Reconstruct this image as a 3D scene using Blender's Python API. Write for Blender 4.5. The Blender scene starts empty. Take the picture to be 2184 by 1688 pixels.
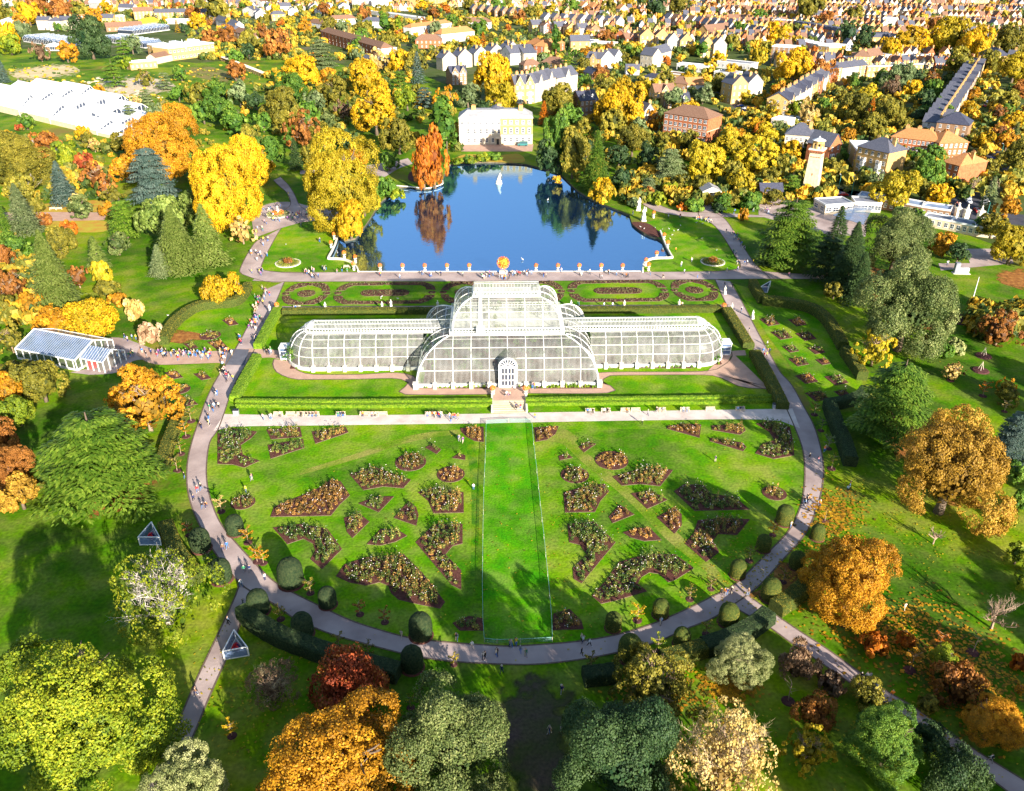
import bpy, bmesh, math, random
import numpy as np
from mathutils import Vector, Matrix
R = math.radians
rng = np.random.default_rng(7)
rnd = random.Random(11)
S = bpy.context.scene
COL = S.collection

# ------------------------------------------------------------------ camera, sky, sun, exposure
CAM_H, PITCH, YAW, FPX = 100.0, R(29.5), R(1.35), 1780.0
cd = bpy.data.cameras.new('camera'); cam = bpy.data.objects.new('camera', cd); COL.objects.link(cam)
cam.location = (0, 0, CAM_H); cam.rotation_euler = (R(90) - PITCH, 0, -YAW)
cd.sensor_width = 36; cd.lens = 36 * FPX / 2184; cd.clip_start = 1; cd.clip_end = 30000
S.camera = cam
SUN_AZ, SUN_EL = 152.0, 18.5          # clockwise from +Y
W = bpy.data.worlds.new('World'); S.world = W; W.use_nodes = True
wn = W.node_tree; bgn = wn.nodes['Background']
sky = wn.nodes.new('ShaderNodeTexSky'); sky.sky_type = 'NISHITA'; sky.sun_disc = False
sky.sun_elevation = R(SUN_EL); sky.sun_rotation = R(SUN_AZ); sky.altitude = 50
sky.air_density = 1.0; sky.dust_density = 0.6; sky.ozone_density = 1.5
wn.links.new(sky.outputs[0], bgn.inputs[0]); bgn.inputs[1].default_value = 0.085
sl = bpy.data.lights.new('sun', 'SUN'); so = bpy.data.objects.new('sun', sl); COL.objects.link(so)
sl.energy = 5.0; sl.angle = R(0.53); sl.color = (1.0, 0.92, 0.80)
sd = Vector((math.sin(R(SUN_AZ)) * math.cos(R(SUN_EL)), math.cos(R(SUN_AZ)) * math.cos(R(SUN_EL)), math.sin(R(SUN_EL))))
so.rotation_euler = sd.to_track_quat('Z', 'Y').to_euler(); so.location = (100, -100, 200)
S.view_settings.view_transform = 'Standard'; S.view_settings.look = 'None'
S.view_settings.exposure = 1.55; S.view_settings.gamma = 1.0; S.view_settings.use_curve_mapping = False
S.render.engine = 'CYCLES'
cy = S.cycles
cy.max_bounces = 6; cy.diffuse_bounces = 3; cy.glossy_bounces = 3; cy.transmission_bounces = 4; cy.transparent_max_bounces = 12
cy.use_denoising = True; cy.sample_clamp_indirect = 8; cy.use_adaptive_sampling = True

# ------------------------------------------------------------------ image <-> ground
FW = Vector((math.sin(YAW) * math.cos(PITCH), math.cos(YAW) * math.cos(PITCH), -math.sin(PITCH)))
RT = Vector((math.cos(YAW), -math.sin(YAW), 0)); UP = RT.cross(FW)
def ray(x, y): return FW + RT * ((x - 1092) / FPX) - UP * ((y - 844) / FPX)
def G(x, y, z=0.0):
    d = ray(x, y); s = (z - CAM_H) / d.z
    return Vector((d.x * s, d.y * s, z))
def proj(p):
    v = Vector(p) - Vector((0, 0, CAM_H)); d = v.dot(FW)
    if d <= 1: return (-9999, -9999)
    return (1092 + FPX * v.dot(RT) / d, 844 - FPX * v.dot(UP) / d)
def depth(p): return (Vector(p) - Vector((0, 0, CAM_H))).dot(FW)
def q(t, x, y):
    """a point measured in an enlarged quarter of the photograph, in photograph units"""
    cx = (0, 950, 1900, 2858)[int(t[1])]; cyy = {'a': 0, 'b': 700, 'c': 1450, 'd': 2200}[t[0]]
    s = 2.159 if t[0] == 'd' else 2.184
    return ((cx + x / s) / 1.76648, (cyy + y / s) / 1.76648)
def Q(t, *pts): return [G(*q(t, *p)) for p in pts]
def P(*pts): return [G(*p) for p in pts]

# ------------------------------------------------------------------ materials
MATS = {}
def nodes_of(name):
    m = bpy.data.materials.new(name); m.use_nodes = True
    nt = m.node_tree; return m, nt, nt.nodes['Principled BSDF']
def mat(name, c1, c2=None, scale=1.0, rough=0.8, spec=0.2, c3=None, bump=0.0, detail=4, metal=0.0, coord='obj', contrast=0.2, stretch=None):
    """noise mottled surface colour"""
    if name in MATS: return MATS[name]
    m, nt, b = nodes_of(name); L = nt.links
    b.inputs['Roughness'].default_value = rough; b.inputs['Specular IOR Level'].default_value = spec
    b.inputs['Metallic'].default_value = metal
    if c2 is None and not bump:
        b.inputs['Base Color'].default_value = (*c1, 1)
    else:
        if coord == 'obj':
            tc = nt.nodes.new('ShaderNodeTexCoord'); src = tc.outputs['Object']
        else:
            tc = nt.nodes.new('ShaderNodeNewGeometry'); src = tc.outputs['Position']
        if stretch:
            mp = nt.nodes.new('ShaderNodeMapping'); mp.inputs['Scale'].default_value = stretch
            L.new(src, mp.inputs[0]); src = mp.outputs[0]
        n = nt.nodes.new('ShaderNodeTexNoise'); n.inputs['Scale'].default_value = scale; n.inputs['Detail'].default_value = detail
        L.new(src, n.inputs['Vector'])
        r = nt.nodes.new('ShaderNodeValToRGB'); L.new(n.outputs['Fac'], r.inputs[0])
        e = r.color_ramp.elements; e[0].position = 0.5 - contrast; e[1].position = 0.5 + contrast
        e[0].color = (*c1, 1); e[1].color = (*(c2 or c1), 1)
        if c3:
            k = r.color_ramp.elements.new(0.5); k.color = (*c3, 1)
        L.new(r.outputs[0], b.inputs['Base Color'])
        if bump:
            n2 = nt.nodes.new('ShaderNodeTexNoise'); n2.inputs['Scale'].default_value = scale * 6; n2.inputs['Detail'].default_value = 3
            L.new(src, n2.inputs['Vector'])
            bp = nt.nodes.new('ShaderNodeBump'); bp.inputs['Strength'].default_value = bump; bp.inputs['Distance'].default_value = 0.3
            L.new(n2.outputs['Fac'], bp.inputs['Height']); L.new(bp.outputs[0], b.inputs['Normal'])
    MATS[name] = m; return m
def leafmat(name, c0, c1, c2, trans=0.28, rough=0.6):
    """leaf colour read from the leaf's own hue value, with a little of the tree's own variation"""
    key = 'leaf_' + name
    if key in MATS: return MATS[key]
    m, nt, b = nodes_of(key + '_foliage'); L = nt.links
    at = nt.nodes.new('ShaderNodeAttribute'); at.attribute_name = 'tint'
    r = nt.nodes.new('ShaderNodeValToRGB'); L.new(at.outputs['Fac'], r.inputs[0])
    e = r.color_ramp.elements; e[0].color = (*c0, 1); e[1].color = (*c2, 1); e[0].position = 0.05; e[1].position = 0.95
    k = r.color_ramp.elements.new(0.5); k.color = (*c1, 1)
    oi = nt.nodes.new('ShaderNodeObjectInfo'); mr = nt.nodes.new('ShaderNodeMapRange')
    mr.inputs[3].default_value = 0.8; mr.inputs[4].default_value = 1.15
    L.new(oi.outputs['Random'], mr.inputs[0])
    hs = nt.nodes.new('ShaderNodeHueSaturation'); L.new(r.outputs[0], hs.inputs['Color']); L.new(mr.outputs[0], hs.inputs['Value'])
    L.new(hs.outputs[0], b.inputs['Base Color'])
    b.inputs['Roughness'].default_value = rough; b.inputs['Specular IOR Level'].default_value = 0.25
    tr = nt.nodes.new('ShaderNodeBsdfTranslucent'); L.new(hs.outputs[0], tr.inputs[0])
    mx = nt.nodes.new('ShaderNodeMixShader'); mx.inputs[0].default_value = trans
    out = nt.nodes['Material Output']
    L.new(b.outputs[0], mx.inputs[1]); L.new(tr.outputs[0], mx.inputs[2]); L.new(mx.outputs[0], out.inputs[0])
    MATS[key] = m; return m

LEAF = {  # name: (three colours, word)
 'moss':   ((.025,.05,.012), (.12,.16,.04), (.36,.37,.13)),
 'gold':   ((.17,.15,.008), (.58,.34,.008), (.80,.52,.015)),
 'amber':  ((.16,.10,.010), (.50,.22,.010), (.74,.40,.02)),
 'orange': ((.22,.06,.010), (.52,.15,.010), (.72,.28,.02)),
 'lime':   ((.05,.10,.010), (.19,.25,.010), (.46,.43,.025)),
 'yellow': ((.17,.16,.010), (.46,.34,.012), (.72,.54,.03)),
 'olive':  ((.05,.06,.010), (.19,.17,.016), (.42,.33,.04)),
 'green':  ((.03,.09,.012), (.10,.20,.020), (.24,.33,.035)),
 'dark':   ((.012,.04,.014), (.045,.085,.025), (.10,.15,.045)),
 'blue':   ((.03,.07,.06), (.09,.15,.12), (.24,.30,.24)),
 'pale':   ((.10,.14,.04), (.33,.35,.12), (.58,.56,.26)),
 'sage':   ((.05,.09,.03), (.16,.21,.08), (.34,.38,.17)),
 'tan':    ((.24,.15,.04), (.55,.38,.10), (.78,.62,.28)),
 'rust':   ((.10,.04,.012), (.32,.12,.02), (.56,.25,.05)),
 'bronze': ((.12,.07,.010), (.36,.20,.02), (.62,.38,.05)),
 'red':    ((.16,.03,.012), (.46,.09,.03), (.60,.26,.04)),
 'brown':  ((.08,.045,.025), (.22,.13,.07), (.42,.28,.15)),
 'pink':   ((.30,.16,.08), (.60,.40,.22), (.80,.66,.42)),
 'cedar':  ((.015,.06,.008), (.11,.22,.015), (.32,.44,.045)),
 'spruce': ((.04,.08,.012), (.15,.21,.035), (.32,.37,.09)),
}
LWORD = {'gold':'golden','amber':'amber','orange':'orange','lime':'lime green','yellow':'yellow','olive':'olive','green':'green','dark':'dark green',
 'blue':'blue green','pale':'pale green','sage':'grey green','tan':'pale tan','rust':'rusty brown','red':'red','moss':'mossy green','bronze':'golden brown','brown':'brown','pink':'pinkish cream','cedar':'bright green','spruce':'soft green'}
def leaf(c): return leafmat(c, *LEAF[c])

grass = None
def grassmat(name, dark, mid, light, blotch=0.03, fine=2.5, brown=None):
    m, nt, b = nodes_of(name); L = nt.links
    g = nt.nodes.new('ShaderNodeNewGeometry')
    n1 = nt.nodes.new('ShaderNodeTexNoise'); n1.inputs['Scale'].default_value = blotch; n1.inputs['Detail'].default_value = 6; n1.inputs['Roughness'].default_value = .6
    n2 = nt.nodes.new('ShaderNodeTexNoise'); n2.inputs['Scale'].default_value = fine; n2.inputs['Detail'].default_value = 5
    L.new(g.outputs['Position'], n1.inputs['Vector']); L.new(g.outputs['Position'], n2.inputs['Vector'])
    r1 = nt.nodes.new('ShaderNodeValToRGB'); L.new(n1.outputs[0], r1.inputs[0])
    e = r1.color_ramp.elements; e[0].position = .40; e[1].position = .62; e[0].color = (*dark, 1); e[1].color = (*light, 1)
    k = e.new(.5); k.color = (*mid, 1)
    mr = nt.nodes.new('ShaderNodeMapRange'); mr.inputs[1].default_value = .3; mr.inputs[2].default_value = .7; mr.inputs[3].default_value = .66; mr.inputs[4].default_value = 1.22
    L.new(n2.outputs[0], mr.inputs[0])
    n4 = nt.nodes.new('ShaderNodeTexNoise'); n4.inputs['Scale'].default_value = .22; n4.inputs['Detail'].default_value = 5; L.new(g.outputs['Position'], n4.inputs['Vector'])
    m4 = nt.nodes.new('ShaderNodeMapRange'); m4.inputs[1].default_value = .35; m4.inputs[2].default_value = .65; m4.inputs[3].default_value = .503; m4.inputs[4].default_value = .455; L.new(n4.outputs[0], m4.inputs[0])
    m5 = nt.nodes.new('ShaderNodeMapRange'); m5.inputs[1].default_value = .35; m5.inputs[2].default_value = .65; m5.inputs[3].default_value = 1.08; m5.inputs[4].default_value = .93; L.new(n4.outputs[0], m5.inputs[0])
    hs = nt.nodes.new('ShaderNodeHueSaturation'); L.new(r1.outputs[0], hs.inputs['Color']); L.new(mr.outputs[0], hs.inputs['Value']); L.new(m4.outputs[0], hs.inputs['Hue']); L.new(m5.outputs[0], hs.inputs['Saturation'])
    last = hs.outputs[0]
    if brown:
        n3 = nt.nodes.new('ShaderNodeTexNoise'); n3.inputs['Scale'].default_value = .018; n3.inputs['Detail'].default_value = 7; n3.inputs['Roughness'].default_value = .65
        L.new(g.outputs['Position'], n3.inputs['Vector'])
        r3 = nt.nodes.new('ShaderNodeMapRange'); r3.inputs[1].default_value = .58; r3.inputs[2].default_value = .68; L.new(n3.outputs[0], r3.inputs[0])
        mx = nt.nodes.new('ShaderNodeMix'); mx.data_type = 'RGBA'; L.new(r3.outputs[0], mx.inputs[0]); L.new(last, mx.inputs[6]); mx.inputs[7].default_value = (*brown, 1)
        last = mx.outputs[2]
    L.new(last, b.inputs['Base Color']); b.inputs['Roughness'].default_value = .9; b.inputs['Specular IOR Level'].default_value = .1
    bp = nt.nodes.new('ShaderNodeBump'); bp.inputs['Strength'].default_value = .5; bp.inputs['Distance'].default_value = .15
    L.new(n2.outputs[0], bp.inputs['Height']); L.new(bp.outputs[0], b.inputs['Normal'])
    return m
M_GROUND = grassmat('park_grass', (.040,.12,.006), (.085,.20,.008), (.18,.26,.014), .035, 1.6, brown=(.20,.15,.035))
M_LAWN = grassmat('lawn_grass', (.055,.19,.006), (.10,.27,.007), (.18,.31,.012), .06, 2.2)
M_STRIP = grassmat('mown_strip_grass', (.035,.20,.005), (.055,.27,.006), (.095,.31,.008), .09, 2.5)
M_TOWN = mat('town_ground_soil', (.05,.07,.02), (.13,.12,.07), .05, .95, .1, c3=(.07,.10,.02), coord='pos')
M_PATH = mat('path_tarmac', (.29,.215,.195), (.50,.39,.35), .16, .85, .15, coord='pos', bump=.15, detail=9)
M_PATHW = mat('pale_path_gravel', (.52,.42,.36), (.72,.60,.52), .35, .9, .1, coord='pos', bump=.1)
M_PATHP = mat('pink_gravel_path', (.42,.26,.19), (.52,.34,.25), .4, .9, .1, coord='pos', bump=.1)
M_ROAD = mat('road_asphalt', (.045,.045,.06), (.085,.08,.095), .2, .85, .2, coord='pos')
M_SOIL = mat('bed_soil', (.075,.028,.022), (.15,.062,.045), 2.0, .95, .1, coord='pos', bump=.5)
M_MULCH = mat('leaf_litter_mulch', (.20,.08,.025), (.42,.20,.05), .8, .95, .1, coord='pos', bump=.5, c3=(.30,.12,.03))
M_DARKM = mat('dark_mulch_ring', (.05,.02,.02), (.12,.05,.045), 2, .95, .1, coord='pos')
M_WHITE = mat('white_painted_iron', (.80,.79,.76), (.72,.70,.65), .8, .45, .4, coord='pos')
M_STONE = mat('portland_stone', (.62,.56,.45), (.74,.69,.58), .7, .8, .2, coord='pos', bump=.15)
M_STEP = mat('sandstone_steps', (.55,.43,.27), (.68,.55,.38), .6, .85, .2, coord='pos')
M_BARK = mat('tree_bark', (.10,.07,.05), (.24,.18,.13), 1.5, .9, .1, coord='obj', bump=.4)
M_PBARK = mat('pale_bark', (.45,.38,.32), (.70,.64,.56), 2.0, .85, .15, coord='obj', bump=.3)
M_TWIG = mat('twig_bark', (.26,.17,.12), (.45,.33,.22), 1.5, .9, .1, coord='obj')
M_BRICKY = mat('yellow_stock_brick', (.42,.25,.09), (.58,.37,.15), 1.2, .9, .1)
M_BRICKR = mat('red_brick', (.30,.09,.04), (.42,.16,.07), 1.2, .9, .1)
M_BRICKB = mat('brown_brick', (.20,.12,.07), (.32,.19,.11), 1.2, .9, .1)
M_RENDER = mat('cream_render', (.46,.38,.27), (.58,.50,.39), .5, .8, .2)
M_RENDW = mat('white_render', (.46,.44,.41), (.60,.58,.55), .5, .8, .2)
M_SLATE = mat('blue_grey_slate_roof', (.055,.060,.085), (.13,.13,.16), 1.4, .6, .4, stretch=(1,1,4))
M_SLATED = mat('dark_slate_roof', (.03,.035,.06), (.07,.07,.10), 1.4, .6, .4)
M_TILEO = mat('orange_tile_roof', (.36,.14,.05), (.52,.25,.10), 1.6, .85, .15, stretch=(1,1,4))
M_TILEB = mat('brown_tile_roof', (.15,.08,.05), (.26,.15,.10), 1.6, .85, .15, stretch=(1,1,4))
M_FLAT = mat('flat_roof_felt', (.16,.17,.21), (.30,.30,.33), .4, .8, .2)
M_FLATW = mat('white_flat_roof', (.62,.64,.66), (.76,.76,.76), .4, .7, .2)
M_LEAD = mat('lead_roof', (.22,.22,.24), (.42,.39,.36), .3, .6, .3, stretch=(1,3,1))
M_TERRA = mat('chimney_clay', (.45,.20,.08), (.60,.32,.14), 2, .9, .1)
M_GREYM = mat('grey_metal', (.30,.31,.33), None, 1, .5, .4)
M_TIMBER = mat('bench_timber', (.55,.45,.34), (.68,.58,.46), 2, .8, .2)
M_BLACK = mat('black_paint', (.02,.02,.025), None, 1, .5, .4)
M_TEAL = mat('teal_paint', (.03,.22,.20), None, 1, .6, .3)
M_ROCK = mat('sandstone_rock', (.50,.38,.24), (.66,.55,.40), .8, .9, .1, bump=.4)
M_HEDGE = None
def glassmat(name, tint, alpha, rough=.08, white=.0, wcol=(.8,.8,.78)):
    m, nt, b = nodes_of(name); L = nt.links
    b.inputs['Base Color'].default_value = (*tint, 1); b.inputs['Roughness'].default_value = rough; b.inputs['Specular IOR Level'].default_value = .8
    b.inputs['Metallic'].default_value = 0
    tr = nt.nodes.new('ShaderNodeBsdfTransparent'); tr.inputs[0].default_value = (.80,.83,.79,1)
    mx = nt.nodes.new('ShaderNodeMixShader'); L.new(b.outputs[0], mx.inputs[1]); L.new(tr.outputs[0], mx.inputs[2])
    g = nt.nodes.new('ShaderNodeNewGeometry'); n = nt.nodes.new('ShaderNodeTexNoise'); n.inputs['Scale'].default_value = .35; n.inputs['Detail'].default_value = 5
    L.new(g.outputs['Position'], n.inputs['Vector'])
    mr = nt.nodes.new('ShaderNodeMapRange'); mr.inputs[1].default_value = .35; mr.inputs[2].default_value = .65
    mr.inputs[3].default_value = alpha - .12; mr.inputs[4].default_value = alpha + .12
    L.new(n.outputs[0], mr.inputs[0]); L.new(mr.outputs[0], mx.inputs[0])
    L.new(mx.outputs[0], nt.nodes['Material Output'].inputs[0]); return m
M_GLASS = glassmat('greenhouse_glass', (.30,.31,.29), .82, .2)
M_GLASSW = glassmat('whitened_glass', (.84,.86,.88), .10, .3)
M_GLASSB = glassmat('blue_grey_glass', (.16,.23,.38), .35, .12)
M_PANE = mat('window_pane_glass', (.035,.045,.07), None, 1, .12, .8)
def watermat():
    m, nt, b = nodes_of('pond_water'); L = nt.links
    d = nt.nodes.new('ShaderNodeBsdfDiffuse'); d.inputs[0].default_value = (.006,.020,.055,1)
    g = nt.nodes.new('ShaderNodeBsdfGlossy'); g.inputs['Roughness'].default_value = .035; g.inputs[0].default_value = (.46,.71,1.0,1)
    lw = nt.nodes.new('ShaderNodeLayerWeight'); lw.inputs[0].default_value = .90
    mx = nt.nodes.new('ShaderNodeMixShader'); L.new(lw.outputs['Fresnel'], mx.inputs[0]); L.new(d.outputs[0], mx.inputs[1]); L.new(g.outputs[0], mx.inputs[2])
    ge = nt.nodes.new('ShaderNodeNewGeometry'); n = nt.nodes.new('ShaderNodeTexNoise'); n.inputs['Scale'].default_value = .7; n.inputs['Detail'].default_value = 4
    L.new(ge.outputs['Position'], n.inputs['Vector'])
    bp = nt.nodes.new('ShaderNodeBump'); bp.inputs['Strength'].default_value = .12; bp.inputs['Distance'].default_value = .2; L.new(n.outputs[0], bp.inputs['Height'])
    L.new(bp.outputs[0], g.inputs['Normal']); L.new(mx.outputs[0], nt.nodes['Material Output'].inputs[0]); return m
M_WATER = watermat()

# ------------------------------------------------------------------ objects, labels
LABELS = []    # (object, look, place) resolved at the end
ORD = ['zeroth','first','second','third','fourth','fifth','sixth','seventh','eighth','ninth','tenth','eleventh','twelfth','thirteenth','fourteenth','fifteenth','sixteenth','seventeenth','eighteenth','nineteenth']
TENS = ['','','twenty','thirty','forty','fifty','sixty','seventy','eighty','ninety']
def ordinal(n):
    if n < 20: return ORD[n]
    t, u = divmod(n, 10)
    if t > 9: return ordinal(n - 100) if False else 'hundred and ' + ordinal(n - 100)
    return TENS[t] + '-' + ORD[u] if u else TENS[t][:-1] + 'ieth'
MARKS = []
def place_of(px, py):
    best = min(MARKS, key=lambda m: ((m[0] - px) / m[3]) ** 2 + ((m[1] - py) / m[4]) ** 2)
    return best[2]
def thing(o, look, cat, group=None, place=None, at=None):
    LABELS.append((o, look, place, at)); o['category'] = cat
    if group: o['group'] = group
    return o
def empty(name, loc=(0, 0, 0), rz=0, s=1.0):
    o = bpy.data.objects.new(name, None); COL.objects.link(o); o.location = loc; o.rotation_euler = (0, 0, rz); o.scale = (s, s, s); o.empty_display_size = .3
    return o
def link(name, me, parent=None, loc=None, rz=None, s=None, mats=None, kind=None):
    o = bpy.data.objects.new(name, me); COL.objects.link(o)
    if parent: o.parent = parent
    if loc is not None: o.location = loc
    if rz is not None: o.rotation_euler = (0, 0, rz)
    if s is not None: o.scale = (s, s, s) if not hasattr(s, '__len__') else s
    if mats:
        for i, m in enumerate(mats):
            o.material_slots[i].link = 'OBJECT'; o.material_slots[i].material = m
    if kind: o['kind'] = kind
    return o
def npmesh(name, V, F, mats, tint=None, mi=None, smooth=False):
    """mesh from numpy vertices and equally sized faces"""
    me = bpy.data.meshes.new(name); V = np.asarray(V, dtype=np.float32); F = np.asarray(F, dtype=np.int32)
    n, k = F.shape
    me.vertices.add(len(V)); me.vertices.foreach_set('co', V.ravel())
    me.loops.add(n * k); me.loops.foreach_set('vertex_index', F.ravel())
    me.polygons.add(n); me.polygons.foreach_set('loop_start', np.arange(0, n * k, k, dtype=np.int32))
    for m in mats: me.materials.append(m)
    if mi is not None: me.polygons.foreach_set('material_index', np.asarray(mi, dtype=np.int32))
    if smooth: me.polygons.foreach_set('use_smooth', np.ones(n, dtype=bool))
    me.update(calc_edges=True)
    if tint is not None:
        a = me.attributes.new('tint', 'FLOAT', 'FACE'); a.data.foreach_set('value', np.asarray(tint, dtype=np.float32))
    return me
class MB:
    """collects boxes, prisms, tubes and polygons as one mesh"""
    def __init__(s): s.v = []; s.f = []; s.m = []
    def poly(s, pts, mi=0):
        i = len(s.v); s.v += [tuple(p) for p in pts]; s.f.append(tuple(range(i, i + len(pts)))); s.m.append(mi); return s
    def box(s, x0, x1, y0, y1, z0, z1, mi=0, M=None):
        c = [(x0,y0,z0),(x1,y0,z0),(x1,y1,z0),(x0,y1,z0),(x0,y0,z1),(x1,y0,z1),(x1,y1,z1),(x0,y1,z1)]
        if M: c = [tuple(M @ Vector(p)) for p in c]
        i = len(s.v); s.v += c
        for f in ((0,3,2,1),(4,5,6,7),(0,1,5,4),(1,2,6,5),(2,3,7,6),(3,0,4,7)): s.f.append(tuple(i + k for k in f)); s.m.append(mi)
        return s
    def tube(s, pts, rads, n=6, mi=0, cap=True):
        rings = []
        for k, p in enumerate(pts):
            p = Vector(p); a = Vector(pts[max(k - 1, 0)]); b = Vector(pts[min(k + 1, len(pts) - 1)]); d = (b - a)
            d = d.normalized() if d.length > 1e-6 else Vector((0, 0, 1))
            e1 = d.orthogonal().normalized(); e2 = d.cross(e1); i = len(s.v)
            for j in range(n):
                t = 2 * math.pi * j / n; s.v.append(tuple(p + (e1 * math.cos(t) + e2 * math.sin(t)) * rads[k]))
            rings.append(i)
        for k in range(len(rings) - 1):
            a, b = rings[k], rings[k + 1]
            for j in range(n):
                s.f.append((a + j, a + (j + 1) % n, b + (j + 1) % n, b + j)); s.m.append(mi)
        if cap:
            s.f.append(tuple(rings[0] + j for j in range(n))[::-1]); s.m.append(mi); s.f.append(tuple(rings[-1] + j for j in range(n))); s.m.append(mi)
        return s
    def lathe(s, prof, n=12, c=(0, 0), mi=0):
        rings = []
        for r, z in prof:
            i = len(s.v); s.v += [(c[0] + r * math.cos(2 * math.pi * j / n), c[1] + r * math.sin(2 * math.pi * j / n), z) for j in range(n)]; rings.append(i)
        for a, b in zip(rings, rings[1:]):
            for j in range(n): s.f.append((a + j, a + (j + 1) % n, b + (j + 1) % n, b + j)); s.m.append(mi)
        s.f.append(tuple(rings[-1] + j for j in range(n))); s.m.append(mi)
        return s
    def mesh(s, name, mats, smooth=False):
        me = bpy.data.meshes.new(name); me.from_pydata(s.v, [], s.f)
        for m in mats: me.materials.append(m)
        me.polygons.foreach_set('material_index', s.m)
        if smooth: me.polygons.foreach_set('use_smooth', [True] * len(s.f))
        me.update(); return me
    def build(s, name, mats, parent=None, smooth=False, **k):
        return link(name, s.mesh(name, mats if isinstance(mats, list) else [mats], smooth), parent, **k)
def poly_mesh(name, pts, z0, z1, mats, wall=0):
    """flat sheet (z0 is None) or slab from an outline; concave allowed"""
    bm = bmesh.new(); vs = [bm.verts.new((p[0], p[1], z1)) for p in pts]
    f = bm.faces.new(vs); bm.normal_update()
    if f.normal.z < 0: f.normal_flip()
    if z0 is not None:
        lo = [bm.verts.new((p[0], p[1], z0)) for p in pts]; n = len(pts)
        for i in range(n):
            try:
                g = bm.faces.new((vs[i], vs[(i + 1) % n], lo[(i + 1) % n], lo[i])); g.material_index = wall
            except ValueError: pass
    bmesh.ops.triangulate(bm, faces=[f]); bmesh.ops.recalc_face_normals(bm, faces=bm.faces[:]) if z0 is not None else None
    me = bpy.data.meshes.new(name); bm.to_mesh(me); bm.free()
    for m in mats: me.materials.append(m)
    return me
def spline(pts, n=6, closed=False):
    pts = [Vector((p[0], p[1], 0)) for p in pts]; out = []; L = len(pts)
    for i in range(L if closed else L - 1):
        if closed: a, b, c, d = pts[i - 1], pts[i], pts[(i + 1) % L], pts[(i + 2) % L]
        else: a, b, c, d = pts[max(i - 1, 0)], pts[i], pts[i + 1], pts[min(i + 2, L - 1)]
        for k in range(n):
            t = k / n; out.append(.5 * ((2 * b) + (c - a) * t + (2 * a - 5 * b + 4 * c - d) * t * t + (3 * b - a - 3 * c + d) * t ** 3))
    if not closed: out.append(pts[-1])
    return out
ZL = [0.0]
def sheet(name, pts, m, z, kind='structure'):
    o = link(name, poly_mesh(name, pts, None, z, [m])); o['kind'] = kind; return o
def inside(p, poly):
    x, y = p[0], p[1]; c = False; n = len(poly); j = n - 1
    for i in range(n):
        xi, yi, xj, yj = poly[i][0], poly[i][1], poly[j][0], poly[j][1]
        if (yi > y) != (yj > y) and x < (xj - xi) * (y - yi) / (yj - yi) + xi: c = not c
        j = i
    return c
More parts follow.
